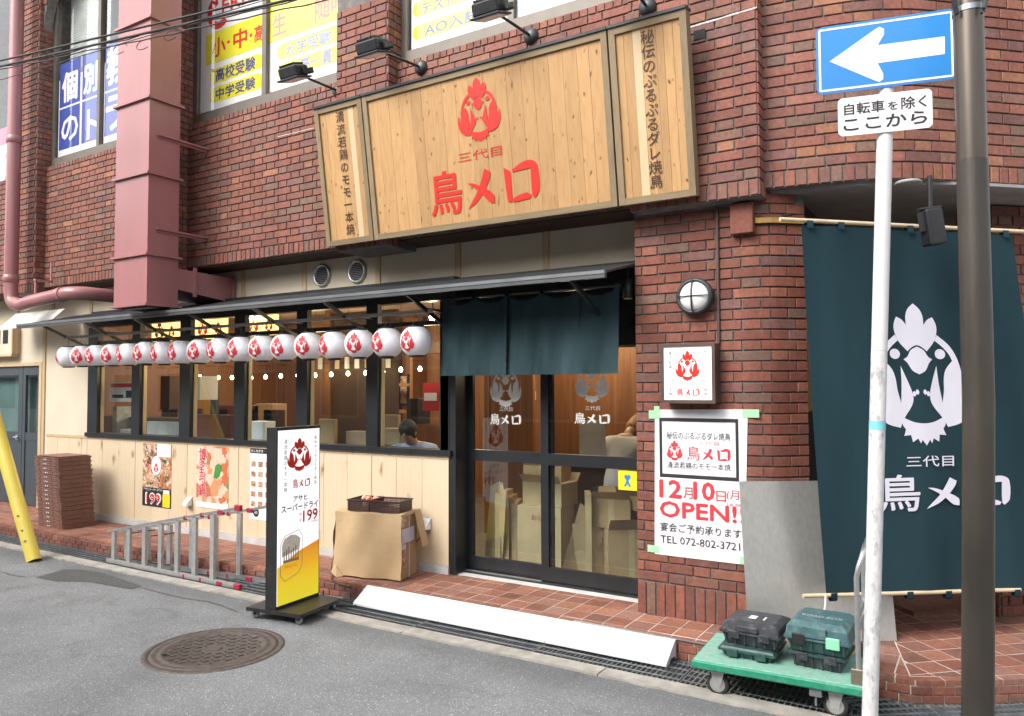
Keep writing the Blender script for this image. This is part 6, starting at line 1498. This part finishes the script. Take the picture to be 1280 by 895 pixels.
for r_ in ((a0+q, b0+e, a1-q, b0+q), (a0+q, b1-q, a1-q, b1-e), (a0+e, b0+q, a0+q, b1-q), (a1-q, b0+q, a1-e, b1-q)): rect2(m, fr, *r_, d=.001)
for cx, cy, s in ((a1-q, b0+q, -90), (a1-q, b1-q, 0), (a0+q, b1-q, 90), (a0+q, b0+q, 180)):
    poly2(m, fr, [(cx, cy)]+[(cx+(q-e)*cos(radians(s+18*i)), cy+(q-e)*sin(radians(s+18*i))) for i in range(6)], .001)
ar_ = [(1037, 77), (1092, 38), (1099, 33.5), (1105, 36), (1105, 43), (1097, 56.5), (1181, 45.5), (1181, 67.5), (1097, 79), (1104, 92), (1104, 99), (1099, 102.5), (1092, 100)]
poly2(m, fr, [fr.uv(*p) for p in ar_], .001); m.build('arrow', M_WHITE, t)
m = MB(); fbox(m, fr, -.06, .06, (b0+b1)/2-.02, (b0+b1)/2+.02, -.012, -.004); m.build('clamp', M_ALUM, t)
t, a0, b0, a1, b1 = signplate('supplementary_plate', 'small white plate with black Japanese lettering under the arrow sign', (1048, 171), (1165, 110), .025, M_WHITE)
m = MB(); w, h = a1-a0, b1-b0
text_fit(m, fr, '自転車', a0+w*.07, b0+h*.54, a0+w*.50, b0+h*.84, d=.001, bold=.03); text_fit(m, fr, 'を', a0+w*.54, b0+h*.56, a0+w*.64, b0+h*.77, d=.001, bold=.03); text_fit(m, fr, '除く', a0+w*.68, b0+h*.54, a0+w*.94, b0+h*.85, d=.001, bold=.03)
text_fit(m, fr, 'ここから', a0+w*.06, b0+h*.13, a0+w*.94, b0+h*.45, d=.001, bold=.05); m.build('lettering', M_INK, t)
t = thing('utility_pole', 'thick weathered grey steel pole in the right foreground', 'pole', (-.05, -1.3, 0))
m = MB(); m.tube([(-.062, -1.3, 0), (-.02, -1.3, 1.66), (-.019, -1.3, 2.7)], .0615, 28); m.build('shaft', M_POLE, t)
m = MB(); m.tube([(-.019, -1.3, 2.701), (-.017, -1.3, 4.6)], .06, 28); m.build('upper_shaft', mk('streaked_pole_upper', (.1, .083, .07), .33, .6, var=.35, scale=6, stretch=(1, 1, .12), dirt=.6, dirtcol=(.4, .37, .33)), t)
zc = at(1222, 12, y=-1.3).z
m = MB(); m.tube([(-.018, -1.3, zc-.012), (-.018, -1.3, zc+.012)], .0635, 28); m.build('band', M_STEEL, t)
for (xx, an) in ((-.06, -.25), (.04, .35)): m = MB(); m.beam((xx, -1.37, zc-.03), (xx+an*.15, -1.39, zc+.2), .02, .012); m.build('strap', M_BLACK, t)
m = MB(); m.tube([(.045, -1.33, zc+.15), (.04, -1.355, zc-.02), (.03, -1.37, zc-.05)], .006, 6); m.build('wire', M_BLACK, t)

M_CARDL0 = mk('pale_strip_card', (.6, .48, .3), .8)
# ================================================================== INTERIOR SEEN THROUGH THE GLASS
room = thing('dining_room', 'warm brown wood dining room seen through the shop windows', 'room', (-6, 2.4, .1))
bx('room_floor', mk('interior_floor', (.16, .13, .11), .6, var=.2), -10.85, -1.12, .425, 4.6, .1, .128, room)
bx('ceiling', mk('interior_ceiling', (.2, .13, .09), .8), -10.85, -1.12, .36, 4.6, 2.86, 2.9, room)
bx('back_panel', M_INWOOD, -10.85, -1.12, 4.4, 4.5, .128, 2.86, room)
bx('side_panel', M_INWOOD, -10.85, -10.75, .36, 4.4, .128, 2.86, room); bx('side_panel', M_INWOOD, -1.2, -1.12, .425, 4.4, .128, 2.86, room)
x = -10.2
for w_ in (.5, .7, .9, .5, .8, .6, 1.0, .7, .6, .8): 
    bx('upright', M_INDARK, x, x+.09, 4.3, 4.395, .13, 2.85, room); x += w_
def item(name, label, cat, boxes, group=None, mat=M_INWOOD):
    t = thing(name, label, cat, (boxes[0][1], boxes[0][3], boxes[0][5]), group)
    for b in boxes: m = MB(); m.bbox(b[1], b[2], b[3], b[4], b[5], b[6], .004); m.build(b[0], b[7] if len(b) > 7 else mat, t)
    return t
item('wood_partition', 'tall brown wooden partition behind the middle windows', 'partition', [('panel', -7.05, -6.55, 1.3, 1.36, .13, 2.6), ('panel', -6.54, -5.5, 1.3, 1.36, .13, 2.6, M_INDARK), ('upright', -6.56, -6.48, 1.27, 1.39, .13, 2.7)])
item('wood_partition', 'brown wooden partition left of the entrance door', 'partition', [('panel', -4.65, -4.1, 1.9, 1.95, .13, 2.6), ('upright', -4.72, -4.66, 1.88, 1.97, .13, 2.7)])
item('wood_screen', 'low wooden screen with a plywood sheet at the window', 'screen', [('panel', -5.5, -5.12, .9, .94, .13, 1.45, mk('plywood', (.35, .24, .15), .7))])
for x0, lb in ((-9.0, 'dark wooden table with a white cloth behind the second window'), (-7.7, 'red brown counter with things on it behind the third window')):
    t = item('dining_table', lb, 'table', [('tabletop', x0, x0+1.1, .75, 1.5, .98, 1.02), ('leg', x0+.04, x0+.1, .8, .86, .13, .98), ('leg', x0+1.0, x0+1.06, .8, .86, .13, .98), ('leg', x0+.04, x0+.1, 1.4, 1.46, .13, .98), ('leg', x0+1.0, x0+1.06, 1.4, 1.46, .13, .98), ('front', x0+.1, x0+1.0, .8, .82, .55, .98, mk('red_brown_panel', (.17, .04, .025), .5))])
c_ = at(183, 548, y=.6); d_ = at(226, 528, y=.6); item('covered_crate', 'white plastic covered crate inside the second window', 'crate', [('body', c_.x, d_.x, .6, .95, c_.z-.03, d_.z, mk('cloudy_plastic', (.55, .55, .56), .4, var=.2, bump=.8, bscale=15))])
c_ = at(137, 502, y=.4); d_ = at(167, 477, y=.4); item('notice_sheet', 'white notice sheet with a red header inside the first window', 'notice', [('sheet', c_.x, d_.x, .4, .403, c_.z, d_.z, M_PAPER), ('header', c_.x+.02, d_.x-.02, .396, .3985, d_.z-.07, d_.z-.02, M_REDP), ('print_patch', c_.x+.06, c_.x+.3, .397, .3985, c_.z+.05, c_.z+.09, M_INK), ('print_patch', c_.x+.36, c_.x+.5, .397, .3985, c_.z+.05, c_.z+.14, M_INK)])
RB = MATS['red_brown_panel']; mk('plywood', (.35, .24, .15), .7)
item('ceiling_beam', 'dark beam across the dining room above the string of bulbs', 'beam', [('beam', -10.7, -1.3, 1.05, 1.16, 2.08, 2.2)], mat=M_INDARK)
item('bar_counter', 'dark red bar counter behind the first and third windows', 'counter', [('front', -10.3, -7.9, .7, .74, .13, 1.33, RB), ('front', -9.0, -8.1, 1.6, 1.64, .13, 1.5, RB), ('top', -10.3, -7.9, .66, .95, 1.331, 1.36, M_INDARK)])
for k, (px0, px1, pyb, pyt, yy, mt, lb) in enumerate(((246, 292, 548, 519, .62, RB, 'red brown crate inside the third window'), (311, 331, 550, 527, .5, M_PAPER, 'pale sack at the left of the fourth window'), (318, 340, 540, 505, 1.6, M_CARD, 'stacked tan boxes deeper behind the fourth window'), (398, 418, 556, 524, .6, M_CARD, 'plywood offcut at the foot of the fifth window'), (432, 462, 560, 540, .6, MATS['plywood'], 'tan board low in the fifth window'), (243, 250, 500, 470, .5, M_PAPER, 'white paper stuck at the left of the third window'), (262, 270, 520, 480, 1.0, M_BLACK, 'black hanging cloth behind the third window'), (478, 500, 556, 536, .7, MATS['plywood'], 'low tan board in the sixth window'), (508, 522, 530, 498, 2.2, M_BLACK, 'dark framed board far behind the sixth window'), (556, 563, 552, 500, .4, M_PAPER, 'white paper strip at the right edge of the sixth window'), (200, 212, 512, 470, 1.3, M_INDARK, 'dark post behind the second window'), (140, 146, 545, 508, .5, M_STEEL, 'grey metal pan edge in the first window'))):
    a_, b_ = at(px0, pyb, y=yy), at(px1, pyt, y=yy); item('stored_item', lb, 'stored goods', [('body', a_.x, b_.x, yy, yy+.05+.1*(k % 3), a_.z, b_.z, mt)])
for k in range(5):
    x = -10.2+k*.55; item('slatted_chair', ['first', 'second', 'third', 'fourth', 'fifth'][k]+' dark wooden chair from the left inside the dining room', 'chair', [('seat', x, x+.38, 1.25, 1.6, .56, .6), ('backrest', x, x+.38, 1.6, 1.63, .9, 1.45), ('leg', x, x+.04, 1.25, 1.29, .13, .56), ('leg', x+.34, x+.38, 1.25, 1.29, .13, .56), ('leg', x, x+.04, 1.6, 1.63, .13, .9), ('leg', x+.34, x+.38, 1.6, 1.63, .13, .9)], 'dark chairs in the dining room', mat=M_INDARK)
c_ = at(152, 548, y=.55); item('paper_bundle', 'crumpled white paper bundle at the foot of the first window', 'paper', [('bundle', c_.x-.1, c_.x+.2, .55, .7, c_.z-.05, c_.z+.12, M_PAPER), ('bundle', c_.x-.35, c_.x-.12, .5, .7, c_.z-.05, c_.z+.06, MATS['red_brown_panel'])])
item('stove_hood', 'wooden shelf unit with bottles at the back of the dining room', 'shelf', [('shelf', -9.3, -7.2, 3.6, 3.95, 1.35, 1.4), ('shelf', -9.3, -7.2, 3.6, 3.95, 1.75, 1.8), ('side', -9.36, -9.3, 3.6, 3.95, .13, 2.2), ('side', -7.2, -7.14, 3.6, 3.95, .13, 2.2)])
cols_ = [M_YEL, M_PAPER, M_INDARK, M_CARD, M_REDP, M_CASEG]
for k in range(6):
    x = -9.15+k*.3; z = 1.4 if k % 2 else 1.8; m = MB(); m.lathe((x, 3.72, z), [(.035, 0), (.035, .16), (.014, .2), (.014, .26), (.001, .262)], 8)
    one('bottle', m, cols_[k % 6], ['yellow', 'white', 'dark', 'tan', 'red', 'green'][k]+' bottle on the shelf unit at the back of the dining room', 'bottle', 'bottles on the back shelf')
rp_ = at(538, 496, y=.9); item('round_poster', 'red and white poster inside the window just left of the door', 'poster', [('sheet', rp_.x-.1, rp_.x+.1, .904, .908, rp_.z-.14, rp_.z+.14, M_REDL), ('white_part', rp_.x-.08, rp_.x+.08, .9, .9035, rp_.z-.04, rp_.z+.04, M_PAPER)])
item('bulkhead', 'added black board darkening the right end of the doorway inside', 'bulkhead', [('panel', -2.75, -1.22, .47, .6, 2.06, 2.85, M_DARK)])  # black panel added to keep the bright side wall out of the doorway
item('pylon_banner', 'narrow white vertical banner with red marks beside the noren', 'banner', [('sheet', -4.62, -4.46, 1.2, 1.204, 1.75, 2.4, M_PAPER), ('print', -4.58, -4.5, 1.196, 1.1995, 1.8, 2.35, M_REDL)])
for k, (x0, x1) in enumerate(((-9.25, -8.68), (-8.4, -7.74), (-7.45, -6.85))):
    lb = ['first', 'second', 'third'][k]
    t = thing('lit_menu_board', 'glowing yellow lantern board behind the '+lb+' transom pane', 'lit board', (x0, .8, 2.25)); m = MB(); m.bbox(x0, x1, .8, .86, 2.34, 2.62, .03); m.build('panel', M_LAMPY, t)
    fr = Fr((x0, .798, 2.34), (1, 0, 0), (0, 0, 1)); m = MB(); logo(m, fr, (x1-x0)*.35, .26, .24); logo(m, fr, (x1-x0)*.8, .2, .16); m.build('emblem', M_REDL, t)
# paper menu strips and framed pictures on the partitions, clutter on the far wall
for k in range(9):
    x = -7.0+k*.155+(.12 if k > 2 else 0)
    if -6.6 < x < -6.5: continue
    item('menu_strip', 'narrow paper menu strip number '+['one', 'two', 'three', 'four', 'five', 'six', 'seven', 'eight', 'nine'][k]+' along the middle partition', 'menu strip', [('strip', x, x+.07, 1.292, 1.2945, 1.95, 2.25, M_PAPER if k % 3 else M_CARDL0)], 'paper strips on the middle partition')
for k, (x, z, w_, h_) in enumerate(((-8.9, 1.5, .5, .4), (-8.2, 1.45, .35, .5), (-9.7, 1.6, .4, .3))):
    item('framed_picture', ['wide', 'tall', 'small'][k]+' framed picture low on the back wall of the dining room', 'picture', [('frame', x, x+w_, 4.36, 4.39, z, z+h_, M_INK), ('print', x+.03, x+w_-.03, 4.352, 4.358, z+.03, z+h_-.03, FOOD1)], 'framed pictures on the back wall')
# bulbs
ORD = 'first second third fourth fifth sixth seventh eighth ninth tenth eleventh twelfth thirteenth last'.split()
pts_b = [(250, 471), (273, 472), (290, 472), (314, 472), (332, 471), (351, 470), (372, 469), (394, 469), (414, 468), (435, 467), (457, 466), (479, 464.5), (501, 462), (525, 461)]
for k, (px_, py_) in enumerate(pts_b):
    p = at(px_, py_, y=1.12); t = thing('pendant_bulb', ORD[k]+' lit bulb from the left in the dining room string', 'bulb', p.to_tuple(), 'lit bulbs in the dining room')
    m = MB(); m.lathe(p, [(.001, -.026), (.016, -.02), (.022, 0), (.014, .018), (.01, .026)], 12); m.build('bulb', M_BULB, t); m = MB(); m.tube([p+Vector((0, 0, .026)), (p.x, p.y, 2.858)], .002, 5); m.build('cord', M_INDARK, t)
for px_, py_, lb in ((313, 397, 'bright lit spot lamp behind the fourth transom pane'), (541, 397, 'bright lit spot lamp beside the noren')):
    p = at(px_, py_, y=.75); t = thing('ceiling_spot', lb, 'spot lamp', p.to_tuple()); m = MB(); m.lathe(p, [(.001, -.03), (.03, -.02), (.036, .01), (.02, .03)], 12); m.build('bulb', emis('bright_bulb', (1, .85, .6), 25), t); m = MB(); m.tube([p+Vector((0, 0, .03)), (p.x, p.y, 2.858)], .006, 6); m.build('stem', M_BLACK, t)
for k, (x, y, z, e) in enumerate(((-9.3, 2.4, 2.2, 34), (-7.6, 2.6, 2.2, 34), (-5.5, 2.8, 2.2, 34), (-3.6, 1.9, 2.3, 26), (-8.2, .7, 2.1, 7), (-6.2, .75, 2.1, 7), (-4.7, .8, 2.1, 6), (-3.0, 1.2, 2.0, 5))):
    l = bpy.data.lights.new('room_fill_light', 'POINT'); l.energy = e; l.color = (1, .74, .47); l.shadow_soft_size = .15; lo = bpy.data.objects.new('room_fill_light', l); COL.objects.link(lo); lo.location = (x, y, z)  # added warm point lights that brighten the room beyond its visible bulbs
# clutter in the doorway
def carton(cx, cy, z0, w, d, h, rz, label, mat=M_CARD, flaps=True, tilt=0):
    MM = Matrix.Translation(Vector((cx, cy, z0))) @ Matrix.Rotation(radians(rz), 4, 'Z') @ Matrix.Rotation(radians(tilt), 4, 'X')
    t = thing('cardboard_box', label, 'cardboard box', (cx, cy, z0)); m = MB(MM); m.box(-w/2, w/2, -d/2, d/2, 0, h); m.build('box', mat, t)
    if flaps:
        for sg in (-1, 1):
            m = MB(MM); m.beam((0, sg*d/2, h), (0, sg*(d/2+d*.25), h+d*.28), w*.98, .004, up=(1, 0, 0)) if False else m.add([(-w/2, sg*d/2, h), (w/2, sg*d/2, h), (w/2, sg*d*.7, h+d*.25), (-w/2, sg*d*.7, h+d*.25)], [(0, 1, 2, 3)]); m.build('flap', mat, t)
    m = MB(MM); m.box(-.025, .025, -d/2-.001, d/2+.001, h*.0, h+.001); m.build('tape', mk('parcel_tape', (.5, .36, .2), .35), t); return t, MM
M_CARDL = mk('pale_card', (.5, .36, .2), .8, var=.08)
t, MM = carton(-3.32, .78, .13, .42, .3, .56, 4, 'large pale carton standing behind the left door pane', M_CARDL, False)
fr = Fr(MM @ Vector((-.21, -.152, 0)), MM.to_3x3() @ Vector((1, 0, 0)), (0, 0, 1)); m = MB(); text_fit(m, fr, 'おしぼり', .14, .44, .38, .49, bold=.01); text_fit(m, fr, '割れ物注意', .16, .03, .36, .065, bold=.01); m.build('lettering', mk('brick_red_ink', (.35, .09, .05), .6), t)
carton(-3.30, .82, .692, .40, .28, .2, -3, 'low open carton on top of the large pale one', M_CARDL)
carton(-3.35, .86, .894, .36, .26, .14, 8, 'small carton at the top of the left pile', M_CARD)
for k in range(4):
    carton(-3.72+.035*k, .72+.05*k, .13, .03, .34, .66-.05*k, 12+6*k, ['flattened carton leaning nearest the left door frame', 'second flattened carton behind the left door pane', 'third flattened carton behind the left door pane', 'flattened carton touching the large pale carton'][k], M_CARDL if k % 2 else M_CARD, False)
t, MM = carton(-2.62, .9, .13, .4, .38, .42, 40, 'brown carton turned cornerwise behind the right door pane', M_CARD)
carton(-2.7, .85, .551, .32, .26, .24, 15, 'open brown carton on the cornerwise one', M_CARD)
carton(-2.88, .72, .13, .04, .3, .7, 28, 'flattened carton leaning by the middle door stile', M_CARDL, False)
for k in range(5):
    x0 = (-3.78, -3.6, -3.5, -2.95, -2.8)[k]; MM = Matrix.Translation(Vector((x0, .62+.06*(k % 3), .13))) @ Matrix.Rotation(radians(-20+17*k), 4, 'Z') @ Matrix.Rotation(radians((8, -12, 14, 16, -9)[k]), 4, 'Y'); hh = (.74, .6, .68, .62, .5)[k]
    mm = MB(MM); n_ = 6; A_1 = [(-.13+.26*i/n_, .004*sin(i*2+k), random.uniform(0, .01)) for i in range(n_+1)]; A_2 = [(-.13+.26*i/n_, .03*sin(i*.9+k), hh+random.uniform(-.05, .04)) for i in range(n_+1)]
    mid = [((a[0]+b[0])/2+.01*sin(i), .025*sin(i+k*2), hh*.5) for i, (a, b) in enumerate(zip(A_1, A_2))]
    mm.strip(A_1, mid); mm.strip(mid, A_2); A_3 = [(a, b+.006, c) for a, b, c in A_2]; mm.strip([(a, b+.006, c) for a, b, c in A_1], [(a, b+.006, c) for a, b, c in mid]); mm.strip([(a, b+.006, c) for a, b, c in mid], A_3); mm.strip(A_2, A_3)
    one('torn_cardboard', mm, M_CARD if k % 2 else M_CARDL, ['torn cardboard sheet leaning beside the left door frame', 'bent cardboard sheet standing behind the left pane', 'torn cardboard sheet against the large carton', 'torn cardboard sheet behind the middle door stile', 'short bent cardboard sheet left in the right pane'][k], 'cardboard sheet')
carton(-2.3, 1.25, .13, .34, .3, .5, -8, 'carton standing back at the right of the doorway', M_CARD)
carton(-2.45, .95, .70, .4, .3, .12, 5, 'tray shaped carton full of rope in the right doorway', M_CARD)
item('service_counter', 'orange brown wooden counter crossing behind the door panes', 'counter', [('tabletop', -4.0, -1.6, 1.5, 1.95, .98, 1.03, mk('orange_wood', (.45, .17, .05), .4)), ('front', -3.9, -1.7, 1.55, 1.6, .13, .98, M_INDARK)])
item('flour_bag', 'pale paper poster with a red rooster leaning on the counter', 'poster', [('sheet', -3.25, -2.98, 1.3, 1.304, 1.03, 1.42, mk('dim_paper', (.5, .47, .46), .6))])
item('ochre_screen', 'lit ochre yellow wood screen behind the left door pane', 'screen', [('panel', at(615, 500, y=2.3).x, at(655, 500, y=2.3).x, 2.3, 2.34, .13, 2.4, mk('ochre_wood', (.5, .26, .07), .5, var=.2)), ('switch_plate', at(660, 495, y=2.28).x, at(669, 495, y=2.28).x, 2.28, 2.3, at(664, 500, y=2.28).z, at(664, 489, y=2.28).z, M_BEIGE)])
m = MB(); m.box(-4.3, -1.3, 2.6, 2.66, .13, 2.86); one('inner_partition', m, M_INWOOD, 'red brown wooden wall across the back of the entrance', 'partition')

# ------------------------------------------------------------------ people
def skin(name, V, Ed, mat, parent, sub=2, root=0):
    w = WLOC[parent.name]; me = bpy.data.meshes.new(name); me.from_pydata([tuple(Vector(p)-w) for p, r in V], Ed, []); o = bpy.data.objects.new(name, me); link(o, parent, w)
    me.materials.append(mat); md = o.modifiers.new('s', 'SKIN'); md.use_smooth_shade = True
    sv = me.skin_vertices[0].data
    for i, (p, r) in enumerate(V): sv[i].radius = (r, r) if not isinstance(r, tuple) else r
    for i in range(len(V)): sv[i].use_root = (i == root)
    sm_ = o.modifiers.new('d', 'SUBSURF'); sm_.levels = sub; sm_.render_levels = sub; return o
def person(origin, rz, lean, label, shirt, trousers, haircol, armz=.25, head_drop=0):
    t = thing('person', label, 'person', origin)
    Mx = Matrix.Translation(Vector(origin)) @ Matrix.Rotation(rz, 4, 'Z')
    def q(x, y, z): return Mx @ Vector((x, y, z))
    sl, cl = sin(lean), cos(lean)
    def tor(h, x=0, y=0): return q(x, -sl*h+y, .62+cl*h)       # seated on a 0.45 m stool, facing -y
    sh = tor(.46); neck = tor(.53); hd = tor(.60, 0, -.03-head_drop*.5)+Vector((0, 0, -head_drop*.4)); crown = tor(.72, 0, -.05-head_drop)+Vector((0, 0, -head_drop*.6))
    V = [(q(0, 0, .58), (.15, .12)), (tor(.15), (.13, .11)), (tor(.32), (.16, .12)), (sh, (.13, .09)), (neck, .055), (hd, (.075, .09)), (crown, (.075, .09))]
    E_ = [(0, 1), (1, 2), (2, 3), (3, 4), (4, 5), (5, 6)]
    arms = {}
    for s in (-1, 1):
        b = len(V); e = tor(.28, s*.27, -.14); wr = tor(armz, s*.14, -.36)
        V += [(tor(.44, s*.19), .06), (e, .042), (wr, .028), (wr+Mx.to_3x3() @ Vector((-s*.02, -.05, 0)), (.034, .018))]
        E_ += [(3, b), (b, b+1), (b+1, b+2), (b+2, b+3)]; hb = V[b+3][0]
        for f in range(4):
            k = len(V); dx = (f-1.5)*.02; L = (.065, .075, .072, .055)[f]
            V += [(hb+Mx.to_3x3() @ Vector((dx, -.035, .0)), .009), (hb+Mx.to_3x3() @ Vector((dx, -.035-L*.55, -.008)), .0085), (hb+Mx.to_3x3() @ Vector((dx, -.035-L*.8, -.03)), .007)]
            E_ += [(b+3, k), (k, k+1), (k+1, k+2)]
        k = len(V); V += [(hb+Mx.to_3x3() @ Vector((-s*.04, .0, -.005)), .011), (hb+Mx.to_3x3() @ Vector((-s*.052, -.035, -.02)), .009)]; E_ += [(b+3, k), (k, k+1)]
        arms[s] = b
    for s in (-1, 1):
        b = len(V); V += [(q(s*.1, -.03, .53), .095), (q(s*.12, -.4, .53), .065), (q(s*.12, -.38, .12), .045), (q(s*.12, -.5, .045+.0), .035)]; E_ += [(0, b), (b, b+1), (b+1, b+2), (b+2, b+3)]
    V = [(p_, (tuple(c*.78 for c in r_) if isinstance(r_, tuple) else r_) if i_ < 4 else (r_*.8 if i_ in (arms[-1], arms[1]) else r_)) for i_, (p_, r_) in enumerate(V)]
    M_SK = mk('skin', (.5, .28, .19), .5, var=.05, trans=.1); skin('body', V, E_, M_SK, t)
    g = lambda r, k: tuple(x*k for x in r) if isinstance(r, tuple) else r*k
    S_ = [(V[0][0], g(V[0][1], 1.42)), (V[1][0], g(V[1][1], 1.42)), (V[2][0], g(V[2][1], 1.42)), (V[3][0], g(V[3][1], 1.5))]; S_ += [(sh*.35+neck*.65, (.095, .085))]; Es = [(0, 1), (1, 2), (2, 3), (3, 4)]
    for s in (-1, 1): b = len(S_); a = arms[s]; S_ += [(V[a][0], .085), (V[a+1][0], .06), (V[a+2][0], .042)]; Es += [(3, b), (b, b+1), (b+1, b+2)]
    skin('shirt', S_, Es, shirt, t)
    T_ = [(V[0][0]+Vector((0, 0, -.02)), (.165, .135))]; Et = []
    b0_ = len(V)-8
    for s in range(2): b = len(T_); T_ += [(V[b0_+s*4][0], .105), (V[b0_+s*4+1][0], .078), (V[b0_+s*4+2][0], .056)]; Et += [(0, b), (b, b+1), (b+1, b+2)]
    skin('trousers', T_, Et, trousers, t)
    d = (crown-hd).normalized(); bk = Mx.to_3x3() @ Vector((0, 1, 0))
    skin('hair', [(hd+bk*.045+d*.0, (.082, .08)), (hd+d*.06+bk*.04, (.1, .095)), (crown+bk*.02+d*.01, (.096, .1)), (crown+d*.04, (.07, .07))], [(0, 1), (1, 2), (2, 3)], haircol, t)
    f = Mx.to_3x3() @ Vector((0, -1, 0)); r = Mx.to_3x3() @ Vector((1, 0, 0)); fc = (hd*.55+crown*.45)+f*.085
    m = MB(); m.lathe(fc+f*.01-d*.012, [(.001, .018), (.012, .0), (.014, -.012), (.001, -.02)], 8); m.build('nose', M_SK, t)
    for s in (-1, 1):
        m = MB(); m.lathe(fc+r*s*.03+d*.018-f*.006, [(.001, -.009), (.009, 0), (.001, .009)], 8); m.build('eye', M_INK, t)
        m = MB(); m.lathe((hd*.55+crown*.45)+r*s*.082, [(.001, -.03), (.014, -.01), (.015, .01), (.001, .028)], 8, scale=(.5, 1)); m.build('ear', M_SK, t)
    m = MB(); m.beam(fc-d*.045+r*-.02, fc-d*.045+r*.02, .006, .006); m.build('mouth', mk('lip', (.35, .1, .08), .5), t)
    m = MB(); c = q(0, .02, .13); m.lathe(c, [(.001, .32), (.17, .32), (.17, .28), (.02, .27), (.02, .02), (.16, 0)], 16); one('stool', m, M_INDARK, 'round stool under the '+('bending' if head_drop > .08 else 'seated')+' person', 'stool', loc=c.to_tuple())
    return t
person((-4.88, .95, .07), radians(15), radians(20), 'person in pale blue and white top seated behind the sixth window', mk('pale_blue_shirt', (.42, .5, .72), .8, var=.3, scale=9), mk('dark_trousers', (.03, .03, .05), .9), mk('black_hair', (.015, .012, .012), .6), head_drop=.04)
person((-2.86, 1.25, .16), radians(165), radians(20), 'person with brown hair in a white shirt bending behind the right door pane', mk('white_shirt', (.6, .58, .6), .8, var=.08), MATS['dark_trousers'], mk('brown_hair', (.28, .12, .04), .6, var=.2, scale=30), head_drop=.1)

# ================================================================== THE OTHER SIDE OF THE STREET (seen in the glass)
def opposite(x0, x1, y, h, mat, label, seed_):
    random.seed(seed_)
    t = thing('street_building', label, 'building', ((x0+x1)/2, y-3, 0)); m = MB(); m.box(x0, x1, y-6, y, 0, h); m.build('wall', mat, t)
    m = MB(); m.box(x0-.1, x1+.1, y-6, y+.12, h, h+.15); m.build('roof', M_CONC, t)
    x = x0+.8
    while x < x1-1.8:
        for z in (1.0, 3.7, 6.4):
            if z+1.4 > h: continue
            m = MB(); m.box(x-.06, x+1.36, y, y+.05, z-.06, z+1.26); f = m.build('window', M_ALUM, t); m = MB(); m.box(x, x+1.3, y+.051, y+.055, z, z+1.2); m.build('pane', mk('dark_pane', (.05, .06, .07), .1), f)
        x += random.uniform(2.2, 3.2)
opposite(-34, -19.52, -9.2, 6.4, mk('cream_render', (.5, .47, .4), .8, var=.06), 'cream rendered building across the street far left', 1)
opposite(-19.5, -10, -9.6, 7.2, mk('grey_render', (.3, .29, .28), .8, var=.06), 'grey rendered building across the street', 2)
opposite(-9.98, 2.02, -9.4, 5.6, mk('brown_siding', (.1, .075, .06), .8, var=.1), 'brown clad building across the street', 3)
opposite(2.04, 14, -9.8, 6.0, mk('tan_render', (.42, .36, .3), .8, var=.06), 'tan building across the street on the right', 4)
bpy.data.scenes.remove(TS)
